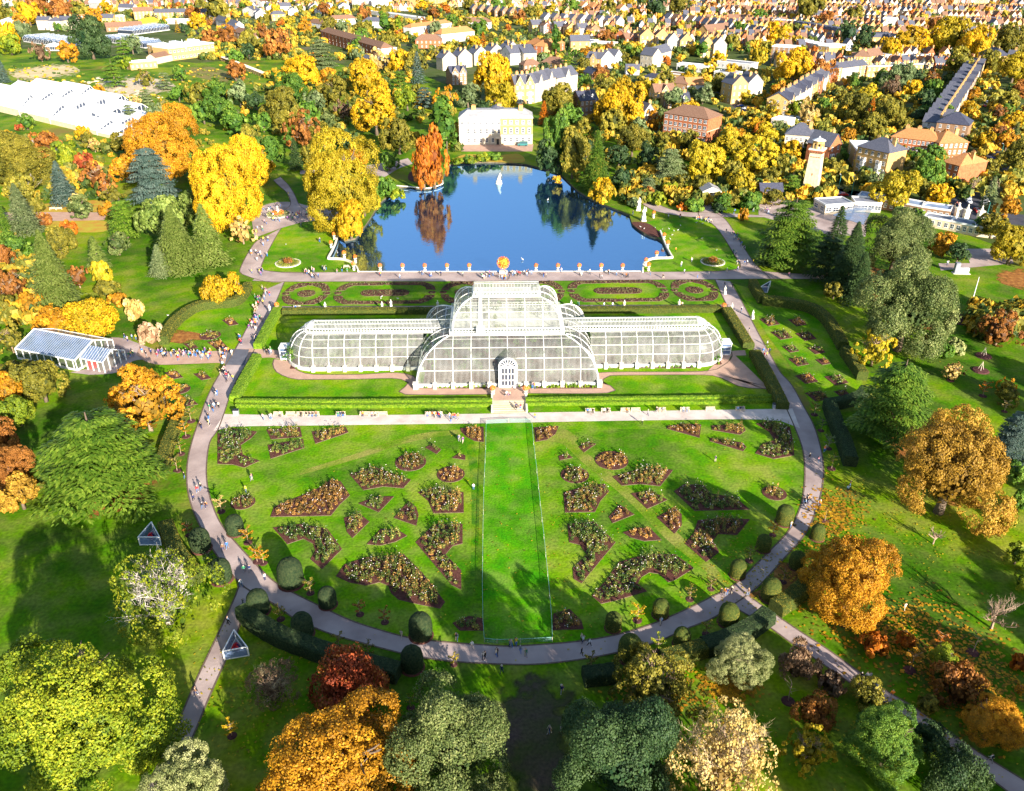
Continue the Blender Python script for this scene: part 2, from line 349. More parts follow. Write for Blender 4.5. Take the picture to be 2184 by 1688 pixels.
# ------------------------------------------------------------------ landmarks used to say where a thing stands: x, y, phrase, spread x, spread y
MARKS += [
 (1081,720,'beside the great glass palm house',260,60), (700,740,"by the palm house's left wing",160,50), (1440,740,"by the palm house's right wing",160,50),
 (790,625,'in the left parterre behind the palm house',230,22), (1320,625,'in the right parterre behind the palm house',230,22),
 (800,588,'on the pond terrace, left half',230,14), (1340,588,'on the pond terrace, right half',230,14), (1075,588,'on the terrace by the orange globe',60,16),
 (1090,470,'by the middle of the pond',150,60), (1060,270,'by the white mansion across the pond',110,45), (915,345,'on the pond islet left of the mansion',60,40),
 (590,450,'around the circular fountain bed left of the pond',60,30), (640,540,'on the lawn left of the pond',60,45), (545,570,'on the path corner left of the pond',50,40),
 (730,400,'on the left pond shore',70,80), (500,400,'left of the round fountain bed',90,90), (1190,330,'on the right pond shore',60,60), (1270,370,'along the right bank of the pond',60,60),
 (1480,520,'on the lawn right of the pond',90,50), (1560,500,'on the path right of the pond',40,60), (1510,420,'near the small white temple',70,30), (1370,460,'by the statues on the right bank',40,30),
 (540,690,'on the path left of the palm house',50,60), (480,790,'on the path left of the palm house lawn',50,40), (400,760,'in the queue to the small glasshouse',100,20), (260,745,'beside the small white glasshouse',60,40),
 (430,680,'in the left hedge garden',90,60), (120,600,'on the far left lawn above the small glasshouse',130,80), (90,800,'below the small white glasshouse',110,60), (300,600,'on the lawn with the white trunked tree',80,60),
 (200,970,'at the left edge beside the ring path',200,110), (430,1010,'by the left bend of the ring path',50,100), (1640,700,'on the path right of the palm house',50,90), (1720,900,'by the right bend of the ring path',60,110),
 (1700,700,'in the right hedge garden',80,100), (800,895,'on the long gravel walk, left half',300,16), (1400,890,'on the long gravel walk, right half',280,16), (1085,870,'on the steps of the palm house',50,30),
 (600,950,'in the upper left of the rose garden',160,60), (700,1100,'in the left middle of the rose garden',150,80), (860,1220,'in the lower left of the rose garden',150,80), (940,1030,'in the rose garden left of the mown strip',100,110),
 (1240,1030,'in the rose garden right of the mown strip',100,110), (1330,1220,'in the lower right of the rose garden',150,80), (1480,1080,'in the right middle of the rose garden',130,90), (1560,940,'in the upper right of the rose garden',160,60),
 (1100,1180,'on the mown strip',60,200), (520,1220,'by the lower left ring path',90,70), (800,1390,'along the bottom of the ring path, left part',200,50), (1100,1400,'at the bottom of the ring path',110,30), (1380,1370,'along the bottom of the ring path, right part',160,50),
 (1600,1230,'by the lower right ring path junction',90,70), (430,1450,'by the path at the lower left',60,120), (190,1500,'in the lower left corner',200,150), (330,1220,'below the triangular glass display',100,70),
 (720,1550,'at the bottom left of centre',180,90), (1000,1560,'at the bottom centre',130,120), (1320,1600,'at the bottom, right of centre',120,100), (1560,1560,'near the bottom right path',130,110),
 (1800,1450,'beside the diagonal path at lower right',120,60), (1950,1400,'above the diagonal path at lower right',110,70), (2050,1540,'in the bottom right corner',130,90), (1850,1210,'right of the ring path',110,80), (2100,1250,'at the right edge, lower lawn',90,110),
 (2030,1000,'on the right lawn',120,90), (1930,850,'behind the right hedge',90,90), (2100,780,'on the young tree lawn at right',80,80), (1930,600,'near the flagpole',110,100), (2120,560,'by the entrance at the right edge',80,80),
 (1690,500,'below the brick tower',80,70), (1740,360,'beside the tall brick tower',60,60), (1900,440,'along the entrance road',110,40), (1880,330,'by the yellow brick hotel',70,50), (2000,320,'by the orange roofed building',70,60),
 (2110,400,'on the street at upper right',50,90), (2080,200,'by the long slate terrace at upper right',50,90), (1550,350,'left of the brick tower',90,70), (1460,260,'by the brown roofed apartment block',70,40),
 (1400,340,'behind the right pond path',80,50), (1320,230,'behind the mansion to the right',60,60), (1220,200,'among the villas right of the mansion',80,50), (1050,180,'behind the white mansion',70,50), (880,220,'left of the white mansion',80,60),
 (760,260,'in the wood left of the pond',90,70), (620,240,'in the wood left of the pond',80,70), (470,230,'in the dark grove at upper left',80,60), (640,120,'below the brown roofed flats',90,40), (740,80,'beside the long brown roofed flats',90,40),
 (900,70,'among the white walled houses at the top',90,30), (1000,20,'at the top centre',150,25), (600,30,'at the top, left of centre',150,30), (330,80,'by the white roofed laboratory',110,40), (190,90,'by the glass nursery houses',60,40), (60,60,'at the top left corner',80,50),
 (130,160,'in the rock garden at upper left',100,40), (120,240,'beside the large white conservatory',130,50), (330,310,'below the large white conservatory',80,60), (100,380,'on the lawn below the white conservatory',110,60),
 (330,400,'left of the big golden trees',60,60), (390,500,'in the pine group at left',80,70), (1250,110,'among the gabled villas at upper centre',120,40), (1450,120,'among the gabled villas at upper right',120,40), (1300,50,'in the suburb at the top',150,30),
 (1600,150,'in the suburb right of centre',100,60), (1700,80,'in the suburb at upper right',110,40), (1900,50,'among the far terraces at upper right',150,30), (2100,60,'in the top right corner',80,50), (1980,180,'behind the shops at upper right',90,60), (1750,200,'by the curved brick terrace',80,50),
 (1880,240,'in the gardens behind the curved terrace',80,50),
]
# ------------------------------------------------------------------ ground, pond, lawns, paths
POND = [q('b1',870,712), q('b1',2184,712), q('b2',1140,710), q('b2',1150,640), q('b2',1190,618), q('b2',1250,604), q('b2',1370,597), q('b2',1300,455), q('b2',1262,430), q('b2',1150,390), q('b2',1050,310), q('b2',1030,240),
        q('b2',870,172), q('b2',720,112), q('a2',600,1565), q('a2',460,1430), q('a2',330,1390), q('a2',180,1350), q('a2',0,1335), q('a1',1900,1333), q('a1',1700,1335), q('a1',1620,1355), (948,372), (943,389), (930,397), (913,402), (890,401), (872,397),
        (846,400), (833,415), (818,425), (808,435), (800,448), (787,469), (772,490), (758,508), (735,512), (722,505), (712,528), (701,552), (718,552), (735,554), (753,562), (760,573)]
pondW = P(*POND)
pond_in = [Vector((p.x, p.y, 0)) for p in pondW]
from mathutils.geometry import delaunay_2d_cdt
def ground_with_hole():
    outer = [(-9000, -500), (9000, -500), (9000, 16000), (-9000, 16000)]
    pts = [Vector(o) for o in outer] + [Vector((p.x, p.y)) for p in pond_in]; n = len(pts)
    edges = [(i, (i + 1) % 4) for i in range(4)] + [(4 + i, 4 + (i + 1) % (n - 4)) for i in range(n - 4)]
    v, e, f, *_ = delaunay_2d_cdt(pts, edges, [], 0, 1e-4)
    keep = []
    for t in f:
        c = sum((v[i] for i in t), Vector((0, 0))) / len(t)
        if not inside(c, pond_in): keep.append(tuple(t))
    me = bpy.data.meshes.new('ground'); me.from_pydata([(a.x, a.y, 0) for a in v], [], keep); me.materials.append(M_GROUND)
    for p in me.polygons:
        if p.normal.z < 0: p.flip()
    me.update(); o = link('ground', me); o['kind'] = 'structure'
ground_with_hole()
sheet('pond_water', [(p.x * 1, p.y * 1) for p in pond_in], M_WATER, -0.7).name = 'pond_water'
mb = MB(); n = len(pond_in)
M_BANK = mat('pond_bank_stone', (.08,.07,.04), (.16,.13,.08), 1, .9, .1, coord='pos')
for i in range(n):
    a, b = pond_in[i], pond_in[(i + 1) % n]; mb.poly([(a.x, a.y, -1.2), (b.x, b.y, -1.2), (b.x, b.y, 0.0), (a.x, a.y, 0.0)])
mb.build('pond_bank', M_BANK)['kind'] = 'structure'
TOWN = [(-700,130),(-100,95),(60,105),(240,120),(420,135),(640,118),(700,128),(760,150),(880,150),(960,185),(1010,215),(1150,215),(1230,240),(1290,280),(1370,300),(1450,320),(1600,340),(1680,395),(1760,415),(1850,428),(1960,452),(2060,500),(2140,530),(2600,640),(2600,-20),(1092,-20),(-700,-20)]
sheet('town_ground', P(*TOWN), M_TOWN, .012)
# lawns
ring_out_L = [(565,619),(544,666),(503,744),(461,811),(440,854),(425,896),(409.5,943),(400,987),(399,1033),(407,1075),(425,1119),(456,1176),(508,1241),(545,1268),(581,1287),(630,1321),(706,1353),(787,1376),(860,1395),(910,1405),(983,1413),(1088,1418),(1154,1417),(1233,1408),(1312,1393.5),(1390,1374),(1469,1340),(1521,1319),(1565,1290),(1605,1262),(1633.5,1235.5),(1670,1194),(1703.5,1158),(1727,1124),(1742,1085),(1751,1054),(1756.6,1015),(1755,981.5),(1747.5,945),(1734.5,906),(1714,867.5),(1688,821),(1664.6,795.5),(1644,759),(1618,712.5),(1583,645),(1557.7,601)]
ring_in = [(607,601),(584,655.5),(545,742),(500,821),(477,885.6),(464,919),(448,943),(441,987),(442,1033),(454,1080),(472,1119),(500,1155),(566,1225),(603,1253),(669,1287),(748,1324),(826,1349),(879,1362),(957,1371),(1036,1376.5),(1088,1379),(1175,1374),(1233,1368.6),(1312,1355.5),(1390,1332),(1469,1298),(1521,1272),(1563,1251),(1618,1199),(1651.6,1165.5),(1683,1132),(1706,1085),(1715,1041),(1716.4,997),(1711,955.6),(1695.7,914),(1677.5,872.6),(1656.8,826),(1641.7,811),(1609.6,751),(1555,660.7),(1525,597)]
sp = lambda pts, n=5: spline(P(*pts), n)
sheet('palm_house_lawn', sp(ring_in), M_LAWN, .016)
M_LAWN2 = grassmat('worn_rose_garden_lawn', (.050,.17,.006), (.090,.25,.008), (.17,.29,.020), .05, 1.8)
sheet('rose_garden_lawn', sp([(464,919)] + ring_in[6:37] + [(1695.7,914)]), M_LAWN2, .022)
sheet('mown_lawn_strip', P((1036,905),(1033,1050),(1031,1200),(1033,1370),(1110,1372),(1178,1368),(1168,1250),(1160,1150),(1146,1020),(1135,903)), M_STRIP, .030)
sheet('pond_lawn_left', spline(Q('b1',(330,310),(620,290),(700,380),(625,600),(780,620),(860,710),(700,715),(100,700),(75,660),(120,560),(200,400)),5,True), M_LAWN, .018)
sheet('pond_lawn_right', P(*[q('b2',*p) for p in [(1180,300),(1250,280),(1560,270),(1740,330),(1930,640),(1925,700),(1150,712),(1160,640),(1375,600),(1290,400),(1160,310)]]), M_LAWN, .018)
sheet('hedge_garden_lawn_left', P((500,745),(560,640),(515,605),(440,650),(380,690),(345,735),(352,748)), M_LAWN, .018)
sheet('hedge_garden_lawn_left', P((330,780),(460,777),(420,860),(380,960),(340,930),(360,850)), M_LAWN, .018)
sheet('hedge_garden_lawn_right', P((1565,605),(1740,660),(1800,740),(1840,815),(1830,860),(1765,880),(1760,960),(1745,900),(1700,800),(1640,720)), M_LAWN, .018)
# paths
ring = sp(ring_out_L, 5) + list(reversed(sp(ring_in, 5)))
def ribbon(name, outer, inner, m, z, n=5):
    """paved band between two edge lines, cut in quads"""
    a, b = sp(outer, n), sp(inner, n)
    def resample(l, k):
        d = [0]
        for p, r in zip(l, l[1:]): d.append(d[-1] + (r - p).length)
        out = []
        for i in range(k):
            t = d[-1] * i / (k - 1); j = min(max(np.searchsorted(d, t), 1), len(l) - 1)
            f = (t - d[j - 1]) / max(d[j] - d[j - 1], 1e-6); out.append(l[j - 1].lerp(l[j], f))
        return out
    k = max(len(a), len(b)); a, b = resample(a, k), resample(b, k)
    V = [(p.x, p.y, z) for p in a] + [(p.x, p.y, z) for p in b]; F = [(i, i + 1, k + i + 1, k + i) for i in range(k - 1)]
    me = bpy.data.meshes.new(name); me.from_pydata(V, [], F); me.materials.append(m)
    for p in me.polygons:
        if p.normal.z < 0: p.flip()
    o = link(name, me); o['kind'] = 'structure'
    # a low dark edging along both sides
    return a, b
EDGE = mat('path_edging', (.10,.07,.05), (.18,.13,.09), 2, .9, .1, coord='pos')
def edging(lines, z=.02):
    mb = MB()
    for l in lines:
        for p, r in zip(l, l[1:]):
            d = (r - p)
            if d.length < .01: continue
            nrm = Vector((-d.y, d.x, 0)).normalized() * .14
            mb.poly([(p.x - nrm.x, p.y - nrm.y, z + .035), (r.x - nrm.x, r.y - nrm.y, z + .035), (r.x + nrm.x, r.y + nrm.y, z + .035), (p.x + nrm.x, p.y + nrm.y, z + .035)])
    o = mb.build('path_edging', EDGE); o['kind'] = 'structure'
a, b = ribbon('ring_path', ring_out_L, ring_in, M_PATH, .045)
edging([a, b], .045)
def path(name, outer, inner, m, z, n=4, edge=True):
    a, b = ribbon(name, outer, inner, m, z, n)
    if edge: edging([a, b], z)
path('diagonal_path', [(1585,1262),(1618,1287),(1710,1350),(1759.5,1382),(1833,1434),(1880,1468),(1951,1510),(2011,1552),(2090,1607),(2184,1665),(2260,1712)], [(1560,1290),(1585,1307),(1639,1337),(1683,1369),(1749,1413),(1822,1463),(1880,1497),(1980,1560),(2064,1626),(2147.6,1688),(2210,1740)], M_PATH, .038)
path('branch_path', [(508.7,1241),(505,1265),(461.5,1361),(417,1455),(367,1573),(343.5,1620),(290,1730)], [(560,1275),(527,1298),(498,1371),(446,1489),(406,1583.6),(372,1638.7),(330,1740)], M_PATH, .038)
path('long_gravel_walk', [(478,884),(700,887),(1051,883),(1121,881),(1400,877),(1660,873),(1690,872)], [(455,920),(490,911),(700,908),(1034,903.5),(1136,901.5),(1400,897),(1641.7,896),(1706,914)], M_PATHW, .060, edge=False)
path('pond_terrace_walk', [q('b1',100,700),q('b1',300,716),q('b1',870,714),q('b1',2184,714),q('b2',1140,712),q('b2',1700,708),q('b2',1930,690),q('b2',2184,712),q('b3',560,740)], [q('b1',0,785),q('b1',270,792),q('b1',1000,790),q('b1',2184,788),q('b2',1000,778),q('b2',1735,773),q('b2',1880,772),q('b2',2184,768),q('b3',560,772)], M_PATH, .052)
path('left_pond_path', [q('b0',2184,420),q('b0',2090,480),q('b0',1975,690),q('b0',2020,740),q('b0',2184,790),(600,603)], [q('b1',240,350),q('b1',180,450),q('b1',80,650),q('b1',110,700),q('b1',300,720),(650,583)], M_PATH, .048)
path('left_pond_path', [q('b1',0,210),q('b1',0,300),q('b1',20,430)], [q('b1',620,260),q('b1',420,300),q('b1',240,350)], M_PATH, .056, edge=False)
path('fountain_path', [(583,385),(596,398),(612,412),(620,437),(600,452)], [(598,378),(615,395),(628,415),(640,440),(660,452)], M_PATH, .05)
path('fountain_path', [(540,455),(560,440),(590,432),(625,432),(660,440),(720,450)], [(540,478),(565,478),(600,480),(650,474),(690,470),(740,470)], M_PATH, .062, edge=False)
path('wood_path', [(640,362),(720,362),(790,352),(840,345),(870,338)], [(640,372),(720,372),(790,372),(815,380),(850,360),(880,350)], M_PATH, .05, edge=False)
path('right_pond_path', [q('a2',900,1490),q('a2',1050,1560),q('b2',1200,120),q('b2',1420,210),q('b2',1800,228),q('b2',2184,250)], [q('a2',890,1500),q('a2',1050,1620),q('b2',1180,180),q('b2',1300,225),q('b2',1560,262),q('b2',1820,260),q('b2',2184,262)], M_PATH, .048)
path('right_pond_path', [q('b2',1680,120),q('b2',1740,220),q('b2',1830,290),q('b2',1950,480),q('b2',2060,640),q('b2',2184,760)], [q('b2',1620,190),q('b2',1600,250),q('b2',1740,340),q('b2',1900,580),q('b2',1940,680),q('b2',1700,712)], M_PATH, .056)
path('queue_path', [(290,757),(326,777),(400,777),(461,774.7),(490,778)], [(298,740),(337,750),(400,750),(450,750),(503,745)], M_PATHP, .050, edge=False)
path('queue_path', [(190,800),(250,795),(285,770),(330,768)], [(150,795),(215,775),(225,725),(262,722),(300,735),(345,752)], M_PATH, .042, edge=False)
path('queue_path', [(500,745),(546,744),(575,746),(600,749),(617,752)], [(488,778),(540,767),(575,763),(590,766),(612,768)], M_PATHP, .066, edge=False)
path('terrace_garden_path', [q('b1',180,1430),q('b1',170,1470),q('b1',200,1535),q('b1',330,1592),q('b1',500,1597),q('b1',900,1594),q('b1',1180,1588),q('b1',1290,1625),q('c1',1258,20),q('c1',1255,82),q('c1',1985,80),q('c2',140,72),q('c2',862,70),q('c2',858,0),q('b2',790,1620),q('b2',870,1565),q('b2',1000,1562),q('b2',1650,1560),q('b2',1800,1590),q('b2',1950,1660),q('c2',2184,35)],
     [q('b1',300,1440),q('b1',320,1470),q('b1',370,1520),q('b1',500,1555),q('b1',900,1555),q('b1',1180,1540),q('b1',1330,1570),(893,823),(893,828),(1000,829),(1081,830),(1160,829),(1276,829),(1279,823),q('b2',740,1560),q('b2',800,1540),q('b2',1000,1535),q('b2',1650,1530),q('b2',1800,1480),q('b2',1870,1420),q('b2',1870,1370)], M_PATHP, .040, n=3)
sheet('terrace_garden_path', P(*[q('b2',*p) for p in [(1760,1370),(1980,1355),(1990,1398),(1865,1402),(1815,1500),(1900,1580),(2184,1690),(2184,1660),(1900,1600),(1790,1560),(1640,1562),(1700,1500),(1790,1420)]]), M_PATHP, .070)
path('statue_walk', [q('b1',175,995),q('b1',1000,994),q('b1',1640,990),q('b2',600,985),q('b2',1850,982)], [q('b1',165,1028),q('b1',1000,1024),q('b1',1640,1018),q('b2',600,1014),q('b2',1870,1003)], M_PATH, .050)
sheet('parterre_cross_path', P(q('b1',1980,788),q('b2',82,785),(1100,660),(1046,660)), M_PATHP, .048)
path('conservatory_path', [q('a0',0,1125),q('a0',140,1112),q('a0',430,1190),q('a0',600,1250),q('a0',740,1290)], [q('a0',0,1160),q('a0',140,1135),q('a0',400,1225),q('a0',560,1260),q('a0',700,1300)], M_PATHW, .04, edge=False)
path('west_lawn_path', [q('b0',-20,222),q('b0',350,218),q('b0',880,222)], [q('b0',-20,292),q('b0',450,292),q('b0',860,285)], M_PATHP, .04, edge=False)
path('mansion_forecourt', [q('a1',1690,1190),q('a2',240,1190)], [q('a1',1720,1248),q('a2',230,1248)], M_PATHP, .04, edge=False)
sheet('mansion_lawn', P(q('a1',1720,1250),q('a2',230,1248),q('a2',200,1285),q('a1',1740,1285)), M_LAWN, .03)
path('rock_garden_path', [q('a0',140,650),q('a0',300,700),q('a0',480,720),q('a0',640,770),q('a0',1000,840)], [q('a0',150,690),q('a0',300,735),q('a0',470,765),q('a0',640,785),q('a0',1000,850)], M_PATH, .04, edge=False)
sheet('tarmac_crossing', P(q('b0',1880,1345),q('b0',2050,1350),q('b0',2010,1480),q('b0',1850,1475)), mat('fresh_tarmac', (.10,.10,.12), (.14,.14,.16), .5, .8, .2, coord='pos'), .075)
# roads and streets
path('entrance_road', [q('a3',480,1545),q('a3',900,1590),q('b3',500,0),q('b3',900,60),q('b3',1500,190),q('b3',2184,240)], [q('a3',480,1600),q('a3',700,1620),q('b3',780,90),q('b3',1500,235),q('b3',1700,270),q('b3',2184,330)], M_ROAD, .035, edge=False)
path('side_street', [q('b3',1500,190),q('b3',1640,80),q('a3',1800,1500),q('a3',1840,1350),q('a3',1920,1000),q('a3',2060,740)], [q('b3',1800,230),q('b3',1900,80),q('a3',2000,1500),q('a3',1990,1350),q('a3',1990,1000),q('a3',2110,740)], M_ROAD, .04, edge=False)
path('side_street', [q('a3',1640,1290),q('a3',1850,1330),q('a3',2184,1390)], [q('a3',1640,1330),q('a3',1850,1370),q('a3',2184,1430)], M_ROAD, .045, edge=False)
path('villa_street', [q('a2',1400,470),q('a2',1900,860),q('a2',2184,940)], [q('a2',1440,470),q('a2',1900,900),q('a2',2184,1000)], M_ROAD, .04, edge=False)
path('station_street', [q('a0',1500,200),q('a0',1700,260),q('a0',1900,420),q('a1',0,300)], [q('a0',1450,225),q('a0',1650,290),q('a0',1780,420),q('a1',0,340)], M_ROAD, .04, edge=False)
path('suburb_street', [(2000,20),(1800,60),(1650,90),(1500,100)], [(2000,23),(1800,63),(1650,93),(1500,103)], M_ROAD, .04, edge=False)
sheet('entrance_plaza', P(q('b3',1700,520),q('b3',2050,520),q('b3',2100,640),q('b3',1500,700),q('b3',1480,640),q('b3',1740,640)), M_PATH, .042)
sheet('ticket_plaza', P(q('b3',0,130),q('b3',200,90),q('b3',560,200),q('b3',900,230),q('b3',880,420),q('b3',560,400),q('b3',0,250)), M_PATH, .042)
# patches of earth, litter and rockery
SOFT = {}
def soft(m):
    """the same surface thinning out raggedly towards its rim"""
    if m.name in SOFT: return SOFT[m.name]
    c = m.copy(); c.name = m.name + '_ragged_edge'; nt = c.node_tree; L = nt.links; out = nt.nodes['Material Output']; src = out.inputs[0].links[0].from_socket
    tc = nt.nodes.new('ShaderNodeTexCoord'); sb = nt.nodes.new('ShaderNodeVectorMath'); sb.operation = 'SUBTRACT'; sb.inputs[1].default_value = (.5, .5, 0); L.new(tc.outputs['Generated'], sb.inputs[0])
    mu = nt.nodes.new('ShaderNodeVectorMath'); mu.operation = 'MULTIPLY'; mu.inputs[1].default_value = (2, 2, 0); L.new(sb.outputs[0], mu.inputs[0])
    ln = nt.nodes.new('ShaderNodeVectorMath'); ln.operation = 'LENGTH'; L.new(mu.outputs[0], ln.inputs[0])
    n = nt.nodes.new('ShaderNodeTexNoise'); n.inputs['Scale'].default_value = .25; n.inputs['Detail'].default_value = 7; L.new(nt.nodes.new('ShaderNodeNewGeometry').outputs['Position'], n.inputs['Vector'])
    ad = nt.nodes.new('ShaderNodeMath'); ad.operation = 'MULTIPLY_ADD'; ad.inputs[1].default_value = 1.5; L.new(n.outputs[0], ad.inputs[0]); L.new(ln.outputs['Value'], ad.inputs[2])
    mr = nt.nodes.new('ShaderNodeMapRange'); mr.inputs[1].default_value = 1.35; mr.inputs[2].default_value = 1.62; L.new(ad.outputs[0], mr.inputs[0])
    mx = nt.nodes.new('ShaderNodeMixShader'); L.new(mr.outputs[0], mx.inputs[0]); L.new(src, mx.inputs[1]); L.new(nt.nodes.new('ShaderNodeBsdfTransparent').outputs[0], mx.inputs[2]); L.new(mx.outputs[0], out.inputs[0]); SOFT[m.name] = c; return c
def patch(name, pts, m, z=.03): sheet(name, spline(P(*pts), 5, True), m if name in ('pond_bank_bed', 'mansion_shore_bed', 'islet_bed', 'border_bed', 'earth_bed') else soft(m), z, 'structure')
patch('earth_under_cedar', [(60,1000),(20,1100),(0,1120),(-30,1050),(0,950)], M_MULCH)
patch('earth_under_cedar', [(170,1110),(230,1100),(300,1070),(338,1040),(335,1015),(300,1005),(200,1040),(140,1090)], M_MULCH)
patch('earth_under_pines', [(325,725),(360,730),(420,737),(455,733),(440,715),(340,700)], M_MULCH, .03)
patch('earth_under_maple', [(1840,900),(1900,960),(1960,1040),(2040,1090),(2110,1090),(2150,1050),(2050,960),(1900,880)], M_MULCH)
patch('leaf_fall', [(1560,1280),(1640,1290),(1720,1270),(1730,1190),(1660,1200),(1640,1250)], M_MULCH)
patch('earth_under_oaks', [(1850,560),(1860,660),(1960,740),(2000,700),(1900,560)], M_MULCH)
patch('earth_bed', [(2030,690),(2110,700),(2170,712),(2170,690),(2040,670)], M_SOIL)
patch('leaf_fall', [(2100,590),(2184,620),(2260,640),(2260,590),(2140,570)], M_MULCH)
patch('bottom_glade', [(1040,1422),(1210,1424),(1240,1500),(1225,1600),(1225,1740),(1030,1740),(1030,1600),(1020,1500)], grassmat('glade_worn_ground', (.035,.08,.010), (.075,.075,.030), (.10,.075,.05), .08, 2))  # worn purple-brown ground in its own colour
patch('pond_bank_bed', [q('b2',1050,310),q('b2',1110,300),q('b2',1200,320),q('b2',1290,400),q('b2',1262,428),q('b2',1150,388)], M_SOIL, .04)
patch('rockery_ground', [(20,150),(60,140),(130,135),(170,150),(150,168),(80,175),(30,165)], mat('dry_grass_bed', (.50,.38,.20), (.64,.52,.30), .1, .95, .1, coord='pos'), .03)
patch('rockery_ground', [(210,165),(280,160),(360,175),(380,200),(300,215),(220,190)], M_ROCK, .03)
patch('kitchen_garden', [(385,135),(440,140),(520,165),(560,175),(520,185),(420,165),(370,150)], mat('vegetable_plots', (.10,.14,.02), (.30,.20,.08), .15, .95, .1, coord='pos'), .03)
patch('border_bed', [q('b0',200,170),q('b0',860,120),q('b0',880,210),q('b0',300,215)], mat('autumn_border', (.45,.22,.04), (.40,.36,.04), .3, .95, .1, coord='pos'), .03)
patch('border_bed', [q('b0',400,300),q('b0',850,290),q('b0',850,380),q('b0',460,370)], MATS['autumn_border'], .03)
patch('mansion_shore_bed', [q('a1',1650,1345),q('a1',1740,1275),q('a1',2000,1280),q('a2',120,1270),q('a2',150,1340),q('a1',1900,1332)], MATS['autumn_border'], .045)
patch('islet_bed', [(872,385),(905,390),(940,385),(938,372),(880,365)], M_SOIL, .04)
M_WORN = grassmat('worn_grass', (.10,.21,.012), (.16,.24,.025), (.22,.26,.045), .15, 2.5)
path('worn_track', [(1185,930),(1240,985),(1330,1060),(1420,1150),(1500,1215),(1545,1262)], [(1205,925),(1265,978),(1355,1052),(1448,1140),(1520,1205),(1560,1252)], M_WORN, .034, edge=False)
path('worn_track', [(640,1005),(760,968),(880,928),(1000,915)], [(640,1014),(760,980),(880,942),(985,925)], M_WORN, .033, edge=False)
path('worn_track', [(1150,925),(1200,915),(1235,935)], [(1150,940),(1190,945),(1215,955)], M_WORN, .0345, edge=False)
path('worn_track', [(985,920),(1002,1000),(1006,1100),(1003,1230)], [(1005,920),(1020,1000),(1022,1100),(1018,1230)], grassmat('trodden_grass', (.03,.15,.006), (.06,.20,.008), (.12,.24,.01), .3, 3), .032, edge=False)
# leaves fallen on the grass
def fallen(name, regs, n, cols, size=.22):
    V = []; k = 0
    while k < n:
        r = rnd.choice(regs); x = rnd.gauss(r[0], r[2] * .5); y = rnd.gauss(r[1], r[3] * .5)
        p = G(x, y); s = size * rnd.uniform(.6, 1.5); a = rnd.random() * 6.28
        e1 = Vector((math.cos(a), math.sin(a), 0)) * s; e2 = Vector((-math.sin(a), math.cos(a), 0)) * s * .6
        c = p + Vector((0, 0, .09)); V += [c - e1 - e2, c + e1 - e2 + Vector((0, 0, .08)), c + e1 + e2, c - e1 + e2 + Vector((0, 0, .05))]; k += 1
    me = npmesh(name, [tuple(v) for v in V], np.arange(n * 4).reshape(-1, 4), [leaf(cols)], tint=rng.random(n))
    o = link(name, me); o['kind'] = 'stuff'
fallen('fallen_leaves', [(1900,1330,160,70),(2000,1400,140,70),(1750,1230,70,70),(2100,1480,90,90),(1560,1460,60,50),(1400,1480,80,50),(1780,1100,60,60)], 5200, 'amber')
fallen('fallen_leaves', [(1900,1150,250,120),(1600,1220,120,100),(1900,1560,260,100),(550,1480,200,160),(1250,1150,400,250),(1950,620,80,150)], 3000, 'yellow', .13)

# ------------------------------------------------------------------ the great glass palm house
M_BAR = mat('weathered_glazing_bar', (.40,.38,.34), (.54,.52,.48), .5, .5, .3, coord='pos')
FC = G(1083, 824); CX = FC.x; Y0 = FC.y + 17.0
palm = empty('palm_house', (CX, Y0, 0)); thing(palm, 'great white Victorian glass palm house with a domed centre', 'glasshouse', place='between the parterres and rose garden')
def prof(s, z0, h, w): return w * (1 - math.cos(s * math.pi / 2)), z0 + h * math.sin(s * math.pi / 2)
NS = 12
def vault_bay(u0, u1, A, Bd, z0, h, w, bars=.31, purl=(.22,.42,.62,.82)):
    """front-facing curved bay between u0 and u1 of a four-sided vault of half length A, half depth Bd (glass mesh, bar mesh)"""
    g = MB(); b = MB(); cl = lambda u, ins: max(-(A - ins), min(A - ins, u))
    P_ = lambda u, s, off=0: (lambda i, z: (cl(u, i), -(Bd - i) - off * math.cos(s * math.pi / 2), z + off * math.sin(s * math.pi / 2)))(*prof(s, z0, h, w))
    for k in range(NS):
        s0, s1 = k / NS, (k + 1) / NS; a, c, d, e = P_(u0, s0), P_(u1, s0), P_(u1, s1), P_(u0, s1)
        if abs(a[0] - c[0]) + abs(d[0] - e[0]) > .01: g.poly([a, c, d, e])
    nb = max(2, int(round((u1 - u0) / bars)))
    for j in range(nb + 1):
        u = u0 + (u1 - u0) * j / nb; last = None
        for k in range(NS):
            s0, s1 = k / NS, (k + 1) / NS; i0, i1 = prof(s0, z0, h, w)[0], prof(s1, z0, h, w)[0]
            if abs(u) > A - i0: break
            if abs(u) > A - i1: s1 = s0 + (s1 - s0) * (A - abs(u) - i0) / max(i1 - i0, 1e-6)
            p, r = P_(u, s0, .06), P_(u, s1, .06); b.poly([(p[0] - .026, p[1], p[2]), (p[0] + .026, p[1], p[2]), (r[0] + .026, r[1], r[2]), (r[0] - .026, r[1], r[2])])
    for s in purl:
        p, r = P_(u0, s, .09), P_(u1, s, .09); p2, r2 = P_(u0, s + .016, .09), P_(u1, s + .016, .09)
        if abs(p[0] - r[0]) > .1: b.poly([p, r, r2, p2])
    return (g, b)
def curved_rib(pts, wdt, t):
    wdt *= .72
    mb = MB(); mb.tube(pts, [wdt] * len(pts), 5); return mb
def add_bay(g, b, parent, loc=(0, 0, 0), rz=0, cache={}):
    o = link('glass_bay', g, parent, loc, rz); link('glazing_bars', b, o); return o
